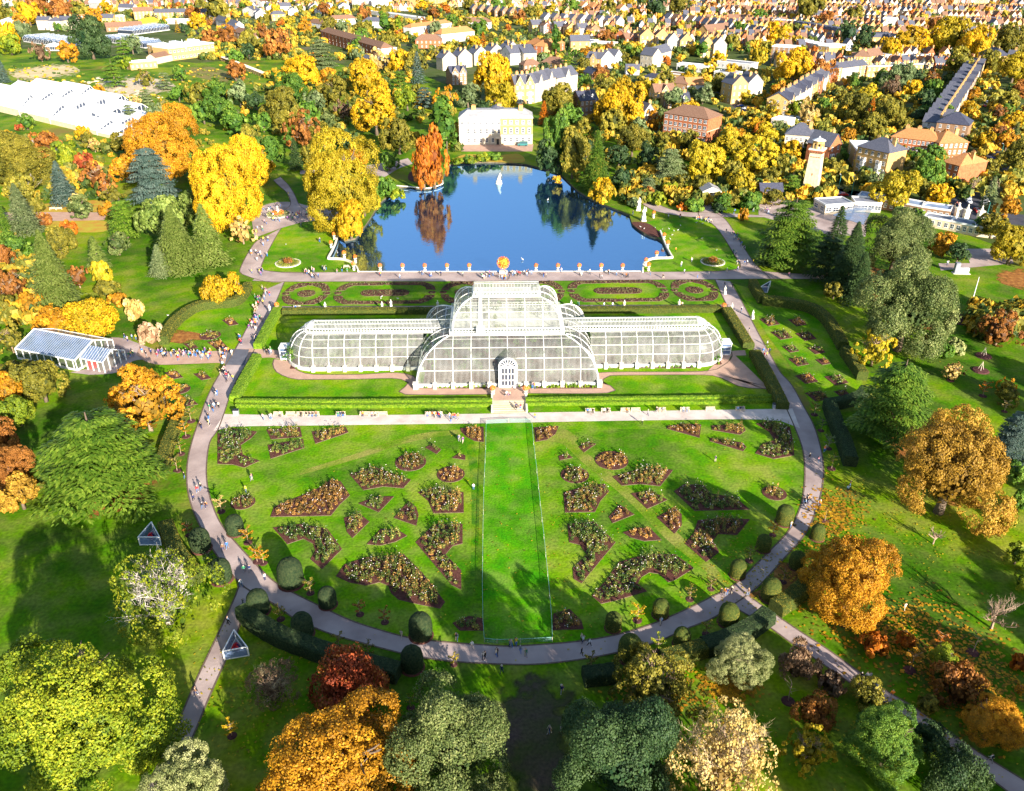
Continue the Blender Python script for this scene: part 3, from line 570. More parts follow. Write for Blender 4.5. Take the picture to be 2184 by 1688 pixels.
def tier(A, Bd, z0, h, w, pitch_u, nribs_u, parent, name_rib='rib'):
    ends = [(A, Bd, 0), (Bd, A, math.pi / 2)]
    for (a, bd, rot) in ends:
        us = [pitch_u * (i - nribs_u / 2) for i in range(nribs_u + 1)] if rot == 0 else [bd * 0 + x for x in np.linspace(-a + .001, a - .001, max(2, int(round(2 * a / pitch_u))) + 1)]
        us = [-a] + [u for u in us if -a + 1 < u < a - 1] + [a]
        for i in range(len(us) - 1):
            g, b = vault_bay(us[i], us[i + 1], a, bd, z0, h, w)
            gm, bmh = g.mesh('glass_bay', [M_GLASS]), b.mesh('glazing_bars', [M_BAR])
            add_bay(gm, bmh, parent, rz=rot); add_bay(gm, bmh, parent, rz=rot + math.pi)
        for u in us[1:-1]:
            pts = []
            for k in range(NS + 1):
                s = k / NS; i_, z = prof(s, z0, h, w)
                if abs(u) > a - i_: break
                pts.append((u, -(bd - i_) - .08, z + .05))
            if len(pts) > 1:
                me = curved_rib(pts, .13, 0).mesh('rib', [M_WHITE]); link('rib', me, parent, rz=rot); link('rib', me, parent, rz=rot + math.pi)
    pts = []
    for sx in (-1, 1):
        for sy in (-1, 1):
            pts = [(sx * (A - prof(k / NS, z0, h, w)[0] + .05), sy * (Bd - prof(k / NS, z0, h, w)[0] + .05), prof(k / NS, z0, h, w)[1] + .05) for k in range(NS + 1)]
            curved_rib(pts, .24, 0).build('hip_rib', M_WHITE, parent)
def rail(parent, A, Bd, z, hgt=.95, name='gallery_railing'):
    mb = MB()
    for (x0, x1, y0, y1) in ((-A, A, -Bd, -Bd), (-A, A, Bd, Bd), (-A, -A, -Bd, Bd), (A, A, -Bd, Bd)):
        mb.tube([(x0, y0, z + hgt), (x1, y1, z + hgt)], [.05, .05], 4); mb.tube([(x0, y0, z + hgt * .5), (x1, y1, z + hgt * .5)], [.03, .03], 4)
        L = math.hypot(x1 - x0, y1 - y0); n = int(L / .5)
        for i in range(n + 1): t = i / n; mb.box(x0 + (x1 - x0) * t - .03, x0 + (x1 - x0) * t + .03, y0 + (y1 - y0) * t - .03, y0 + (y1 - y0) * t + .03, z, z + hgt)
    return mb.build(name, M_WHITE, parent)
def clerestory(parent, A, Bd, z0, z1, pitch):
    """upright band of windows with posts"""
    for (dx, dy) in ((1, 0), (0, 1)):
        for s in (-1, 1):
            L = A if dx else Bd; o = Bd if dx else A; n = max(1, int(round(2 * L / pitch)))
            for i in range(n):
                t0, t1 = -L + 2 * L * i / n, -L + 2 * L * (i + 1) / n
                g = MB()
                pt = (lambda t, z: (t, s * o, z)) if dx else (lambda t, z: (s * o, t, z))
                g.poly([pt(t0, z0), pt(t1, z0), pt(t1, z1), pt(t0, z1)]); gp = g.build('clerestory_pane', M_GLASS, parent)
    mb = MB()
    for z in (z0, z1): mb.box(-A - .12, A + .12, -Bd - .12, -Bd + .12, z - .12, z + .12); mb.box(-A - .12, A + .12, Bd - .12, Bd + .12, z - .12, z + .12); mb.box(-A - .12, -A + .12, -Bd, Bd, z - .121, z + .119); mb.box(A - .12, A + .12, -Bd, Bd, z - .121, z + .119)
    for s in (-1, 1):
        for i in range(int(2 * A / .8) + 1): x = -A + .8 * i; mb.box(x - .05, x + .05, s * Bd - .07, s * Bd + .07, z0, z1)
        for i in range(int(2 * Bd / .8) + 1): y = -Bd + .8 * i; mb.box(s * A - .07, s * A + .07, y - .05, y + .05, z0, z1)
    mb.build('clerestory_frame', M_WHITE, parent)
# centre block
A1, B1 = 22.4, 17.0; IN1 = 8.8; H1 = 9.2
A2, B2 = A1 - IN1, B1 - IN1; IN2 = 5.4
tier(A1, B1, 1.0, H1, IN1, 4.5, 8, palm)
mb = MB(); mb.box(-A1 - .5, A1 + .5, -B1 - .5, -B1 + .1, 0, 1.0); mb.box(-A1 - .5, A1 + .5, B1 - .1, B1 + .5, 0, 1.0); mb.box(-A1 - .5, -A1 + .1, -B1, B1, 0, 1.001); mb.box(A1 - .1, A1 + .5, -B1, B1, 0, 1.001)
mb.build('stone_plinth', M_RENDW, palm)
pier = MB().box(-.45, .45, -.5, .4, 0, 1.35).box(-.55, .55, -.6, .5, 1.35, 1.5).mesh('pier', [M_STONE])
for i in range(9): link('pier', pier, palm, (4.5 * (i - 4) + (0.001 if i != 4 else 900), -B1 - .7, 0)) if i != 4 else None
for s in (-1, 1): link('pier', pier, palm, (s * (A1 + .3), -B1 - .7, 0), s=(1.3, 1.3, 1.1))
z = 1.0 + H1
mb = MB(); mb.box(-A2 - .9, A2 + .9, -B2 - .9, B2 + .9, z - .12, z + .10); mb.build('gallery_floor', M_WHITE, palm)
rail(palm, A2 + .85, B2 + .85, z + .1)
clerestory(palm, A2, B2, z + .1, z + 1.5, 4.5)
z2 = z + 1.5; H2 = 18.0 - z2
tier(A2, B2, z2, H2, IN2, 4.5, 6, palm)
A3, B3 = A2 - IN2, B2 - IN2
mb = MB(); mb.box(-A3 - .5, A3 + .5, -B3 - .5, B3 + .5, z2 + H2 - .05, z2 + H2 + .12); mb.build('gallery_floor', M_WHITE, palm); rail(palm, A3 + .45, B3 + .45, z2 + H2 + .1, .5)
clerestory(palm, A3, B3, z2 + H2 + .12, z2 + H2 + 1.3, 4.5)
def lantern_roof(parent, A, Bd, z, h, n=6, loc=(0, 0), barsp=.35):
    g = MB(); b = MB()
    def pt(u, t): y = -Bd * math.cos(t * math.pi); return (u + loc[0], y + loc[1], z + h * math.sin(t * math.pi))
    def clip(t): return A - Bd * (1 - math.sin(t * math.pi)) * .35
    for k in range(n * 2):
        t0, t1 = k / (2 * n), (k + 1) / (2 * n); g.poly([pt(-A, t0), pt(A, t0), pt(A, t1), pt(-A, t1)])
        nb = int(2 * A / barsp)
        for j in range(nb + 1):
            u = -A + 2 * A * j / nb; p, r = pt(u, t0), pt(u, t1); b.poly([(p[0] - .03, p[1], p[2] + .05), (p[0] + .03, p[1], p[2] + .05), (r[0] + .03, r[1], r[2] + .05), (r[0] - .03, r[1], r[2] + .05)])
    for s in (-1, 1): g.poly([pt(s * A, k / (2 * n)) for k in range(2 * n + 1)])
    o = g.build('lantern_roof', M_GLASS, parent); b.tube([(-A + loc[0], loc[1], z + h + .06), (A + loc[0], loc[1], z + h + .06)], [.09, .09], 4)
    b.build('glazing_bars', M_BAR, o); return o
lantern_roof(palm, A3, B3, z2 + H2 + 1.3, 1.5)
# wings
WB, WIN, WH = 7.6, 5.0, 7.3; WL = 57.2 - WB
wing_u0 = A1 - 1.0
nb = 8; pitchw = (WL - wing_u0) / 7.0
gB, bB = None, None
def wing_bay_mesh(L):
    g = MB(); b = MB()
    for k in range(NS):
        i0, z0_ = prof(k / NS, 1.0, WH, WIN); i1, z1_ = prof((k + 1) / NS, 1.0, WH, WIN)
        g.poly([(0, -(WB - i0), z0_), (L, -(WB - i0), z0_), (L, -(WB - i1), z1_), (0, -(WB - i1), z1_)])
        nbb = int(L / .31)
        for j in range(1, nbb + 1):
            u = L * j / (nbb + 1); b.poly([(u - .03, -(WB - i0) - .05, z0_ + .04), (u + .03, -(WB - i0) - .05, z0_ + .04), (u + .03, -(WB - i1) - .05, z1_ + .04), (u - .03, -(WB - i1) - .05, z1_ + .04)])
    for s in (.22, .45, .68, .86):
        i0, za = prof(s, 1.0, WH, WIN); i1, zb = prof(s + .018, 1.0, WH, WIN); b.poly([(0, -(WB - i0) - .08, za + .05), (L, -(WB - i0) - .08, za + .05), (L, -(WB - i1) - .08, zb + .05), (0, -(WB - i1) - .08, zb + .05)])
    return g.mesh('glass_bay', [M_GLASS]), b.mesh('glazing_bars', [M_BAR])
gW, bW = wing_bay_mesh(pitchw)
ribW = curved_rib([(0, -(WB - prof(k / NS, 1.0, WH, WIN)[0]) - .08, prof(k / NS, 1.0, WH, WIN)[1] + .05) for k in range(NS + 1)], .15, 0).mesh('rib', [M_WHITE])
def fan_mesh(a0, a1):
    g = MB(); b = MB(); pt = lambda a, s, o=0: (lambda i, z: ((WB - i + o) * math.cos(a), (WB - i + o) * math.sin(a), z + o * .7))(*prof(s, 1.0, WH, WIN))
    for k in range(NS):
        for j in range(4):
            x, y = a0 + (a1 - a0) * j / 4, a0 + (a1 - a0) * (j + 1) / 4; g.poly([pt(x, k / NS), pt(y, k / NS), pt(y, (k + 1) / NS), pt(x, (k + 1) / NS)])
    nbb = 12
    for j in range(1, nbb):
        a = a0 + (a1 - a0) * j / nbb
        for k in range(NS if j % 2 == 0 else NS - 3):
            d = Vector((-math.sin(a), math.cos(a), 0)) * .03; p, r = Vector(pt(a, k / NS, .05)), Vector(pt(a, (k + 1) / NS, .05)); b.poly([p - d, p + d, r + d, r - d])
    for s in (.22, .45, .68, .86):
        for j in range(4):
            x, y = a0 + (a1 - a0) * j / 4, a0 + (a1 - a0) * (j + 1) / 4; b.poly([pt(x, s, .09), pt(y, s, .09), pt(y, s + .018, .09), pt(x, s + .018, .09)])
    return g.mesh('glass_bay', [M_GLASS]), b.mesh('glazing_bars', [M_BAR])
NF = 6; gF, bF = fan_mesh(-math.pi / 2, -math.pi / 2 + math.pi / NF)
for side in (-1, 1):
    for i in range(7):
        u = wing_u0 + pitchw * i
        for back in (0, 1):
            # a bay starts at local x=0 and runs +x: rotate by pi for the rear face
            x = side * u if (side > 0) else side * (u + pitchw)
            if not back: add_bay(gW, bW, palm, (x, 0, 0), 0)
            else: add_bay(gW, bW, palm, (x + pitchw, 0, 0), math.pi)
            link('rib', ribW, palm, (side * (u + pitchw), 0, 0), math.pi * back)
            if not back: link('pier', pier, palm, (side * (u + pitchw), -WB - .5, 0))
    for k in range(NF):
        rot = (0 if side > 0 else math.pi) + math.pi * k / NF
        o = link('glass_bay', gF, palm, (side * WL, 0, 0), rot); link('glazing_bars', bF, o)
        if k: link('rib', ribW, palm, (side * WL, 0, 0), rot)
    mb = MB(); a_ = [(-WB - .4, wing_u0)]
    arc = [(wing_u0, -WB - .35)] + [(WL + (WB + .35) * math.cos(t), (WB + .35) * math.sin(t)) for t in np.linspace(-math.pi / 2, math.pi / 2, 19)] + [(wing_u0, WB + .35)]
    arci = [(wing_u0, -WB)] + [(WL + WB * math.cos(t), WB * math.sin(t)) for t in np.linspace(-math.pi / 2, math.pi / 2, 19)] + [(wing_u0, WB)]
    for k in range(len(arc) - 1):
        (x0, y0), (x1, y1), (x2, y2), (x3, y3) = arc[k], arc[k + 1], arci[k + 1], arci[k]
        f = lambda x, y, z: (side * x, y, z)
        mb.poly([f(x0, y0, 0), f(x1, y1, 0), f(x1, y1, 1.0), f(x0, y0, 1.0)]); mb.poly([f(x0, y0, 1.0), f(x1, y1, 1.0), f(x2, y2, 1.0), f(x3, y3, 1.0)])
    mb.build('stone_plinth', M_RENDW, palm)
    # raised lantern of the wing, with rounded end
    lw = WB - WIN; z = 1.0 + WH; x1 = WL
    g = MB(); fr = MB(); outline = [(A2 + .4, -lw)] + [(x1, -lw)] + [(x1 + lw * math.cos(t), lw * math.sin(t)) for t in np.linspace(-math.pi / 2, math.pi / 2, 9)][1:-1] + [(x1, lw), (A2 + .4, lw)]
    for (xa, ya), (xb, yb) in zip(outline, outline[1:]):
        g.poly([(side * xa, ya, z), (side * xb, yb, z), (side * xb, yb, z + 1.15), (side * xa, ya, z + 1.15)])
        L = math.hypot(xb - xa, yb - ya); n = max(1, int(L / .75))
        for zz in (z + .06, z + 1.15): fr.tube([(side * xa, ya, zz), (side * xb, yb, zz)], [.13, .13], 4)
        for i in range(n): t = i / n; x, y = xa + (xb - xa) * t, ya + (yb - ya) * t; fr.box(side * x - .06, side * x + .06, y - .06, y + .06, z, z + 1.15)
        m = 8 if L < 3 else int(L / .34)
        nx, ny = (yb - ya) / L, -(xb - xa) / L
        for i in range(m):
            t = (i + .5) / m; x, y = xa + (xb - xa) * t, ya + (yb - ya) * t; cx_, cy_ = max(min(x, x1), A2), 0
            p1 = Vector((side * (x + (cx_ - x) * .5), y * .5, z + 1.15 + .85)); p2 = Vector((side * cx_, 0, z + 1.15 + 1.1)); p0 = Vector((side * x, y, z + 1.17))
            for a_, b_ in ((p0, p1), (p1, p2)):
                d = Vector((side * (xb - xa), yb - ya, 0)).normalized() * .03; o_ = Vector((0, 0, .05)); fr.poly([a_ - d + o_, a_ + d + o_, b_ + d + o_, b_ - d + o_])
        # roof glass
        c0 = (side * max(min(xa, x1), A2), 0, z + 2.25); c1 = (side * max(min(xb, x1), A2), 0, z + 2.25)
        m0 = (side * (xa + (max(min(xa, x1), A2) - xa) * .5), ya * .5, z + 2.0); m1 = (side * (xb + (max(min(xb, x1), A2) - xb) * .5), yb * .5, z + 2.0)
        g.poly([(side * xa, ya, z + 1.15), (side * xb, yb, z + 1.15), m1, m0]); g.poly([m0, m1, c1, c0])
    fr.tube([(side * A2, 0, z + 2.3), (side * x1, 0, z + 2.3)], [.1, .1], 4)
    lo = g.build('wing_lantern', M_GLASS, palm); fr.build('lantern_frame', M_WHITE, lo)
    for zz, off in ((z + .02, .55),):
        rr = MB(); ol = [(A2 + .4, -lw - off), (x1, -lw - off)] + [(x1 + (lw + off) * math.cos(t), (lw + off) * math.sin(t)) for t in np.linspace(-math.pi / 2, math.pi / 2, 9)][1:-1] + [(x1, lw + off), (A2 + .4, lw + off)]
        for (xa, ya), (xb, yb) in zip(ol, ol[1:]): rr.tube([(side * xa, ya, z + .75), (side * xb, yb, z + .75)], [.05, .05], 4); rr.tube([(side * xa, ya, z + .05), (side * xb, yb, z + .05)], [.11, .11], 4)
        L = x1 - A2
        for i in range(int(L / .7)):
            for s in (-1, 1): rr.box(side * (A2 + .7 * i) - .03, side * (A2 + .7 * i) + .03, s * (lw + off) - .03, s * (lw + off) + .03, z, z + .75)
        rr.build('gallery_railing', M_WHITE, palm)
    # small white end porch
    mb = MB(); x0, xx = WL + WB - .3, WL + WB + 2.2
    xa, xb = sorted((side * x0, side * xx)); mb.box(xa, xb, -1.4, 1.4, 0, .4)
    for x in (xa, xb):
        for y in (-1.4, -.45, .45, 1.4): mb.box(x - .1, x + .1, y - .1, y + .1, .4, 3.4)
    mb.box(xa - .2, xb + .2, -1.6, 1.6, 3.4, 3.6); mb.box(xa, xb, -1.41, -1.34, 1.4, 1.55); mb.box(xa, xb, -1.41, -1.34, 2.4, 2.5)
    po = mb.build('end_porch', M_WHITE, palm); MB().box(xa + .1, xb - .1, -1.3, 1.3, .4, 3.39).build('porch_pane', M_GLASSB, po)
# entrance porch with fanlight
po = empty('entrance_porch', (0, -B1, 0)); po.parent = palm
pw, ph, pd = 1.95, 6.2, 1.6
mb = MB()
for s in (-1, 1): mb.box(s * pw - .3, s * pw + .3, -pd, 2.5, 0, ph)
arc = [(pw * math.cos(t), ph + pw * math.sin(t)) for t in np.linspace(0, math.pi, 17)]; arco = [((pw + .35) * math.cos(t), ph + (pw + .35) * math.sin(t)) for t in np.linspace(0, math.pi, 17)]
for k in range(16):
    (x0, z0), (x1, z1), (x2, z2_), (x3, z3) = arc[k], arc[k + 1], arco[k + 1], arco[k]
    mb.poly([(x0, -pd, z0), (x1, -pd, z1), (x2, -pd, z2_), (x3, -pd, z3)]); mb.poly([(x3, -pd, z3), (x2, -pd, z2_), (x2, -pd + .5, z2_), (x3, -pd + .5, z3)])
mb.box(-pw, pw, -pd - .02, -pd + .1, 0, .35)
for k in range(1, 8):
    t = math.pi * k / 8; d = Vector((math.cos(t), 0, math.sin(t))); n_ = Vector((-math.sin(t), 0, math.cos(t))) * .07; c = Vector((0, -pd, ph)); mb.poly([c + d * .5 - n_, c + d * (pw) - n_, c + d * pw + n_, c + d * .5 + n_])
mb.build('porch_frame', M_WHITE, po)
def door_leaf(sx):
    mb = MB(); x0, x1 = (0, 1.65) if sx > 0 else (-1.65, 0)
    for x in (x0 + .07, (x0 + x1) / 2, x1 - .07): mb.box(x - .09, x + .09, -pd - .05, -pd + .05, .3, ph + .1)
    for z in (.5, 1.0, 2.5, 4.2, 5.9, ph + .02): mb.box(x0, x1, -pd - .06, -pd + .06, z - .12, z + .12)
    mb.box(x0, x1, -pd - .055, -pd + .055, .3, 1.0); return mb.build('door', M_WHITE, po)
for s in (-1, 1): door_leaf(s)
MB().box(-pw, pw, -pd + .2, -pd + .24, .3, ph).poly([(x, -pd + .2, z) for x, z in arc]).build('door_pane', M_PANE, po)
vt = MB(); vb = MB(); y1 = 6.5
for k in range(16):
    (x0, z0), (x1, z1) = arco[k], arco[k + 1]; vt.poly([(x0, -pd + .5, z0), (x1, -pd + .5, z1), (x1, y1, z1), (x0, y1, z0)])
for j in range(26):
    y = -pd + .5 + (y1 + pd - .5) * j / 25
    for k in range(16):
        (x0, z0), (x1, z1) = arco[k], arco[k + 1]; vb.poly([(x0 * 1.01, y, z0 + .04), (x1 * 1.01, y, z1 + .04), (x1 * 1.01, y + .06, z1 + .04), (x0 * 1.01, y + .06, z0 + .04)])
vt.build('porch_roof', M_GLASS, po); vb.build('porch_bars', M_BAR, po)
# ladder on the upper front
lad = MB(); x = -6.6
prev = None
pts = [(x, -(B2 - prof(k / 14, z2, H2, IN2)[0]) - .35, prof(k / 14, z2, H2, IN2)[1] + .3) for k in range(15)] + [(x, -B3 - .5, z2 + H2 + 2.6)]
for s in (-.35, .35): lad.tube([(p[0] + s, p[1], p[2]) for p in pts], [.06] * len(pts), 4)
for a_, b_ in zip(pts, pts[1:]):
    for t in (0, .33, .66): p = Vector(a_).lerp(Vector(b_), t); lad.box(p.x - .35, p.x + .35, p.y - .04, p.y + .04, p.z - .04, p.z + .04)
lad.build('ladder', M_WHITE, palm)
MB().box(-7.6, -5.6, -B2 - 1.6, -B2 - .2, z2 - .6, z2 + .9).build('roof_cabin', M_WHITE, palm)
# leafy planting inside, seen through the glass
# ------------------------------------------------------------------ vegetation meshes (unit size: crown 1 wide)
def rot_quads(C, N, size, asp, g):
    """one small leaf-spray quad per centre, facing N with a random turn"""
    n = len(C); N = N / np.maximum(np.linalg.norm(N, axis=1, keepdims=True), 1e-6)
    r = g.normal(size=(n, 3)); e1 = np.cross(N, r); e1 /= np.maximum(np.linalg.norm(e1, axis=1, keepdims=True), 1e-6); e2 = np.cross(N, e1)
    s = size[:, None]; e1 = e1 * s; e2 = e2 * s * asp
    bend = N * s * .35
    V = np.stack([C - e1, C - e2 + bend * .2, C + e1, C + e2 - bend * .2], 1).reshape(-1, 3)
    return V, np.arange(4 * n).reshape(-1, 4)
def unit(g, n):
    d = g.normal(size=(n, 3)); return d / np.linalg.norm(d, axis=1, keepdims=True)
def crown_mesh(name, seed, H, nclump, nleaf, lsize, clr=(.10, .17), low=-.55, lump=.18, flat=0.0, mat0=None, taper=0.0, lobes=13):
    """crown of leaf clumps gathered into unequal lobes; 1 wide, H tall, bottom of the tree at z=0"""
    g = np.random.default_rng(seed); hz = H * .44; zc = H - hz
    ld = unit(g, lobes * 4); ld = ld[ld[:, 2] > low]
    keep = [0]                                   # spread the lobes over the crown
    for i in range(1, len(ld)):
        if len(keep) < lobes and all(ld[i] @ ld[j] < .62 for j in keep): keep.append(i)
    ld = ld[keep]; lobes = len(ld); lr = g.uniform(.15, .25, lobes) * (1 + lump * .3); lp = ld * (g.uniform(.50, .56, lobes) * (1 + lump * g.uniform(-.5, .25, lobes)) - lr)[:, None]
    lp = np.vstack([lp, [[0, 0, .05]]]); lr = np.append(lr, .30); ldn = np.vstack([ld, [[0, 0, 1]]])
    li = g.choice(len(lr), nclump, p=lr ** 2 / (lr ** 2).sum()); d = unit(g, nclump)
    out = ldn[li]; d = d + out * .7; d[:, 2] += .15; d /= np.linalg.norm(d, axis=1, keepdims=True)
    cr = g.uniform(clr[0], clr[1], nclump) * .62; c = lp[li] + d * (lr[li] - cr * .6)[:, None] * g.uniform(.82, 1.06, nclump)[:, None]
    c[:, 2] *= hz / .5
    if taper: k = 1 - taper * np.clip((c[:, 2] / hz + 1) / 2, 0, 1) ** 1.2; c[:, :2] *= k[:, None]; cr = cr * (k * .5 + .5)
    w = cr ** 2; idx = g.choice(nclump, nleaf, p=w / w.sum()); u = unit(g, nleaf); out = d[idx]
    flip = (np.einsum('ij,ij->i', u, out) < -.1); u[flip] = -u[flip]; u[:, 2] += .2; u /= np.linalg.norm(u, axis=1, keepdims=True)
    pos = c[idx] + u * cr[idx][:, None] * g.uniform(.7, 1.15, nleaf)[:, None] * np.array([1, 1, .85 + flat]); nrm = u * .75 + out * .3 + g.normal(size=(nleaf, 3)) * .42
    pos[:, 2] += zc; pos[:, 2] = np.maximum(pos[:, 2], .05)
    hue = g.random(len(lr))[li][idx] * .28 + g.random(nclump)[idx] * .30 + g.random(nleaf) * .42
    V, F = rot_quads(pos, nrm, lsize * g.uniform(.55, 1.5, nleaf), g.uniform(.5, .9, (nleaf, 1)), g)
    ni = int(nleaf * .10); di = unit(g, ni); pi = di * (g.uniform(.05, .30, ni)[:, None]) * np.array([1, 1, 2 * hz]); pi[:, 2] += zc
    V2, F2 = rot_quads(pi, di, lsize * 2.6 * np.ones(ni), np.full((ni, 1), .8), g)
    V = np.vstack([V, V2]); V[:, :2] *= .5 / np.percentile(np.hypot(V[:, 0], V[:, 1]), 91); z0, z1 = np.percentile(V[:, 2], 1), np.percentile(V[:, 2], 99.5); V[:, 2] = np.maximum((V[:, 2] - z0) * (H * (.90 if low < -.4 else .97) / (z1 - z0)) + H * (.10 if low < -.4 else .03), .03)
    F = np.vstack([F, F2 + len(F) * 4]); hue = np.concatenate([hue, g.random(ni) * .4])
    return npmesh(name, V, F, [mat0 or leaf('green')], tint=hue)
def limbs(seed, H, spread=.38, trunk=.035, n=7, zb=.16, m=None, levels=2, up=.55, name='trunk', lean=0):
    """trunk with forking limbs"""
    g = random.Random(seed); mb = MB(); zt = H * .42
    tp = [Vector((0, 0, 0)), Vector((g.uniform(-.02, .02), g.uniform(-.02, .02), zb * H)), Vector((g.uniform(-.03, .03) + lean, g.uniform(-.03, .03), zt)), Vector((g.uniform(-.05, .05) + lean, g.uniform(-.05, .05), H * .75))]
    mb.tube(tp, [trunk * 1.35, trunk, trunk * .75, trunk * .3], 7)
    def grow(p, d, L, r, lv):
        q1 = p + d * L * .5 + Vector((g.uniform(-1, 1), g.uniform(-1, 1), g.uniform(-.2, .6))) * L * .12
        q2 = q1 + (d + Vector((0, 0, .25))).normalized() * L * .5; mb.tube([p, q1, q2], [r, r * .72, r * .35], 5 if lv == levels else 4, cap=False)
        if lv > 0:
            for k in range(3):
                dd = (d + Vector((g.uniform(-1, 1), g.uniform(-1, 1), g.uniform(-.3, .7))) * .8).normalized(); grow(q1.lerp(q2, g.random()), dd, L * .62, r * .5, lv - 1)
    for k in range(n):
        a = 2 * math.pi * k / n + g.uniform(-.4, .4); t = g.uniform(.3, 1)
        p = tp[1].lerp(tp[2], t) if t < .7 else tp[2].lerp(tp[3], g.random() * .6); d = Vector((math.cos(a), math.sin(a), g.uniform(.25, 1.1) * up * 1.6)).normalized()
        grow(p, d, spread * g.uniform(.75, 1.1), trunk * .55, levels)
    return mb.mesh(name, [m or M_BARK], True)
def conifer_mesh(name, seed, H, nb, nspray, wide=.5, shape=1.0, droop=.25, base=.06, ss=.05, tier=0, tip=.03, upturn=0.0, lo=.72, hi=1.12):
    """boughs in whorls, each with side branches carrying flat pointed sprays; 1 wide"""
    g = np.random.default_rng(seed); V = []; T = []
    if tier: hs = np.sort(np.concatenate([np.full(nb // tier, base + (1 - base) * (i / tier) ** .9) + g.normal(size=nb // tier) * .012 for i in range(tier)]))
    else: hs = base + (1 - base) * np.linspace(0, .985, nb) ** .92
    hs = np.clip(hs, base, .99); ns = 5 if tier else 3
    for i, h in enumerate(hs):
        a = i * 2.39996 + g.uniform(-.3, .3); Lr = wide * max(tip, (1 - h) ** shape) * g.uniform(lo, hi); bt = g.random() * .3
        n = max(4, int(nspray * (Lr / wide) ** .7 + 1)); sb = g.integers(-ns, ns + 1, n); t0 = np.abs(sb) / (ns + 1) * .8 + .12; f = g.random(n) ** .7
        sl = Lr * .42 * (1.1 - t0); x1 = Lr * t0 + np.where(sb == 0, Lr * (1 - t0) * f, sl * f * .8); y1 = np.where(sb == 0, 0, np.sign(sb) * sl * f) + g.normal(size=n) * .02 * Lr
        ca, sa = math.cos(a), math.sin(a); x = x1 * ca - y1 * sa; y = x1 * sa + y1 * ca; r = np.hypot(x1, y1); t = np.clip(r / Lr, 0, 1.2)
        z = h * H - droop * Lr * t ** 1.4 + upturn * Lr * t ** 3 + g.normal(size=n) * .006 + .02
        ang = a + np.sign(sb) * .75 * (sb != 0) + g.normal(size=n) * .25; dr = np.stack([np.cos(ang), np.sin(ang), np.full(n, -.22)], 1); pr = np.stack([-np.sin(ang), np.cos(ang), g.uniform(-.3, .3, n)], 1)
        s = ss * g.uniform(.7, 1.4, n)[:, None]; c = np.stack([x, y, z], 1)
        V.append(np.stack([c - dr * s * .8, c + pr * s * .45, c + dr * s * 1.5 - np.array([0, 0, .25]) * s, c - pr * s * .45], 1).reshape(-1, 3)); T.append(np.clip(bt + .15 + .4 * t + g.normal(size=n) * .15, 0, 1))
    V = np.vstack(V); V[:, 2] = np.maximum(V[:, 2], .02); T = np.concatenate(T)
    return npmesh(name, V, np.arange(len(V)).reshape(-1, 4), [leaf('green')], tint=T)
def pole(H, r, m=None, boughs=0, seed=1, wide=.4):
    mb = MB(); mb.tube([(0, 0, 0), (.006, .004, H * .4), (0, 0, H * .97)], [r * 1.3, r * .8, r * .15], 7); g = random.Random(seed)
    for i in range(boughs):
        h = H * g.uniform(.25, .85); a = g.random() * 6.28; L = wide * (1.05 - h / H); mb.tube([(0, 0, h), (math.cos(a) * L * .5, math.sin(a) * L * .5, h - .02), (math.cos(a) * L, math.sin(a) * L, h - .02)], [r * .35, r * .2, r * .06], 4, cap=False)
    return mb.mesh('trunk', [m or M_BARK], True)
def bare_mesh(seed, H, nb=9, m=None, depth_=4, name='branches', dense=1.0, thin=1.0):
    """leafless branching head"""
    g = random.Random(seed); mb = MB()
    def grow(p, d, L, r, lv):
        q1 = p + d * L * .5 + Vector((g.uniform(-1, 1), g.uniform(-1, 1), g.uniform(-.5, .8))) * L * .14
        d2 = (d + Vector((g.uniform(-1, 1), g.uniform(-1, 1), g.uniform(-.1, .7))) * .35).normalized(); q2 = q1 + d2 * L * .5
        if lv >= 2: mb.tube([p, q1, q2], [r, r * .75, r * .45], 4, cap=False)
        else:
            s = Vector((-d2.y, d2.x, .2)).normalized() * r * .9; mb.poly([p - s, p + s, q2]); 
        if lv > 0:
            for k in range(int((4 if lv > 1 else 5) * dense)):
                dd = (d2 + Vector((g.uniform(-1, 1), g.uniform(-1, 1), g.uniform(-.5, .8))) * .85).normalized(); grow(p.lerp(q1, g.uniform(.4, 1)) if k % 2 else q1.lerp(q2, g.random()), dd, L * .66, r * .55, lv - 1)
    for k in range(nb):
        a = 2 * math.pi * k / nb + g.uniform(-.4, .4); p = Vector((0, 0, H * g.uniform(.16, .45))); d = Vector((math.cos(a), math.sin(a), g.uniform(.3, 1.7))).normalized(); grow(p, d, .26 * g.uniform(.8, 1.15), .016 * thin, depth_)
    return mb.mesh(name, [m or M_TWIG])
BANK = {}
def bank(key, fn):
    if key not in BANK: BANK[key] = fn()
    return BANK[key]
# detail levels by how large the tree shows: near, mid, far
def broad(lv, v):
    n = {0: 56000, 1: 8500, 2: 1900, 3: 440}[lv]; nc = {0: 560, 1: 210, 2: 70, 3: 30}[lv]; s = {0: .0064, 1: .018, 2: .034, 3: .062}[lv]
    return bank(('b', lv, v), lambda: crown_mesh('crown', 100 + v, .95, nc, n, s, {0: (.05, .10), 1: (.07, .13), 2: (.10, .17), 3: (.13, .21)}[lv], lump=.42, low=-.6))
def dense(lv, v):
    n = {0: 54000, 1: 8000, 2: 1700, 3: 420}[lv]; s = {0: .0066, 1: .018, 2: .033, 3: .062}[lv]
    return bank(('d', lv, v), lambda: crown_mesh('crown', 200 + v, .98, {0: 420, 1: 150, 2: 50, 3: 26}[lv], n, s, {0: (.07, .13), 1: (.09, .16), 2: (.11, .18), 3: (.12, .2)}[lv], low=-.75, lump=.15, lobes=22))
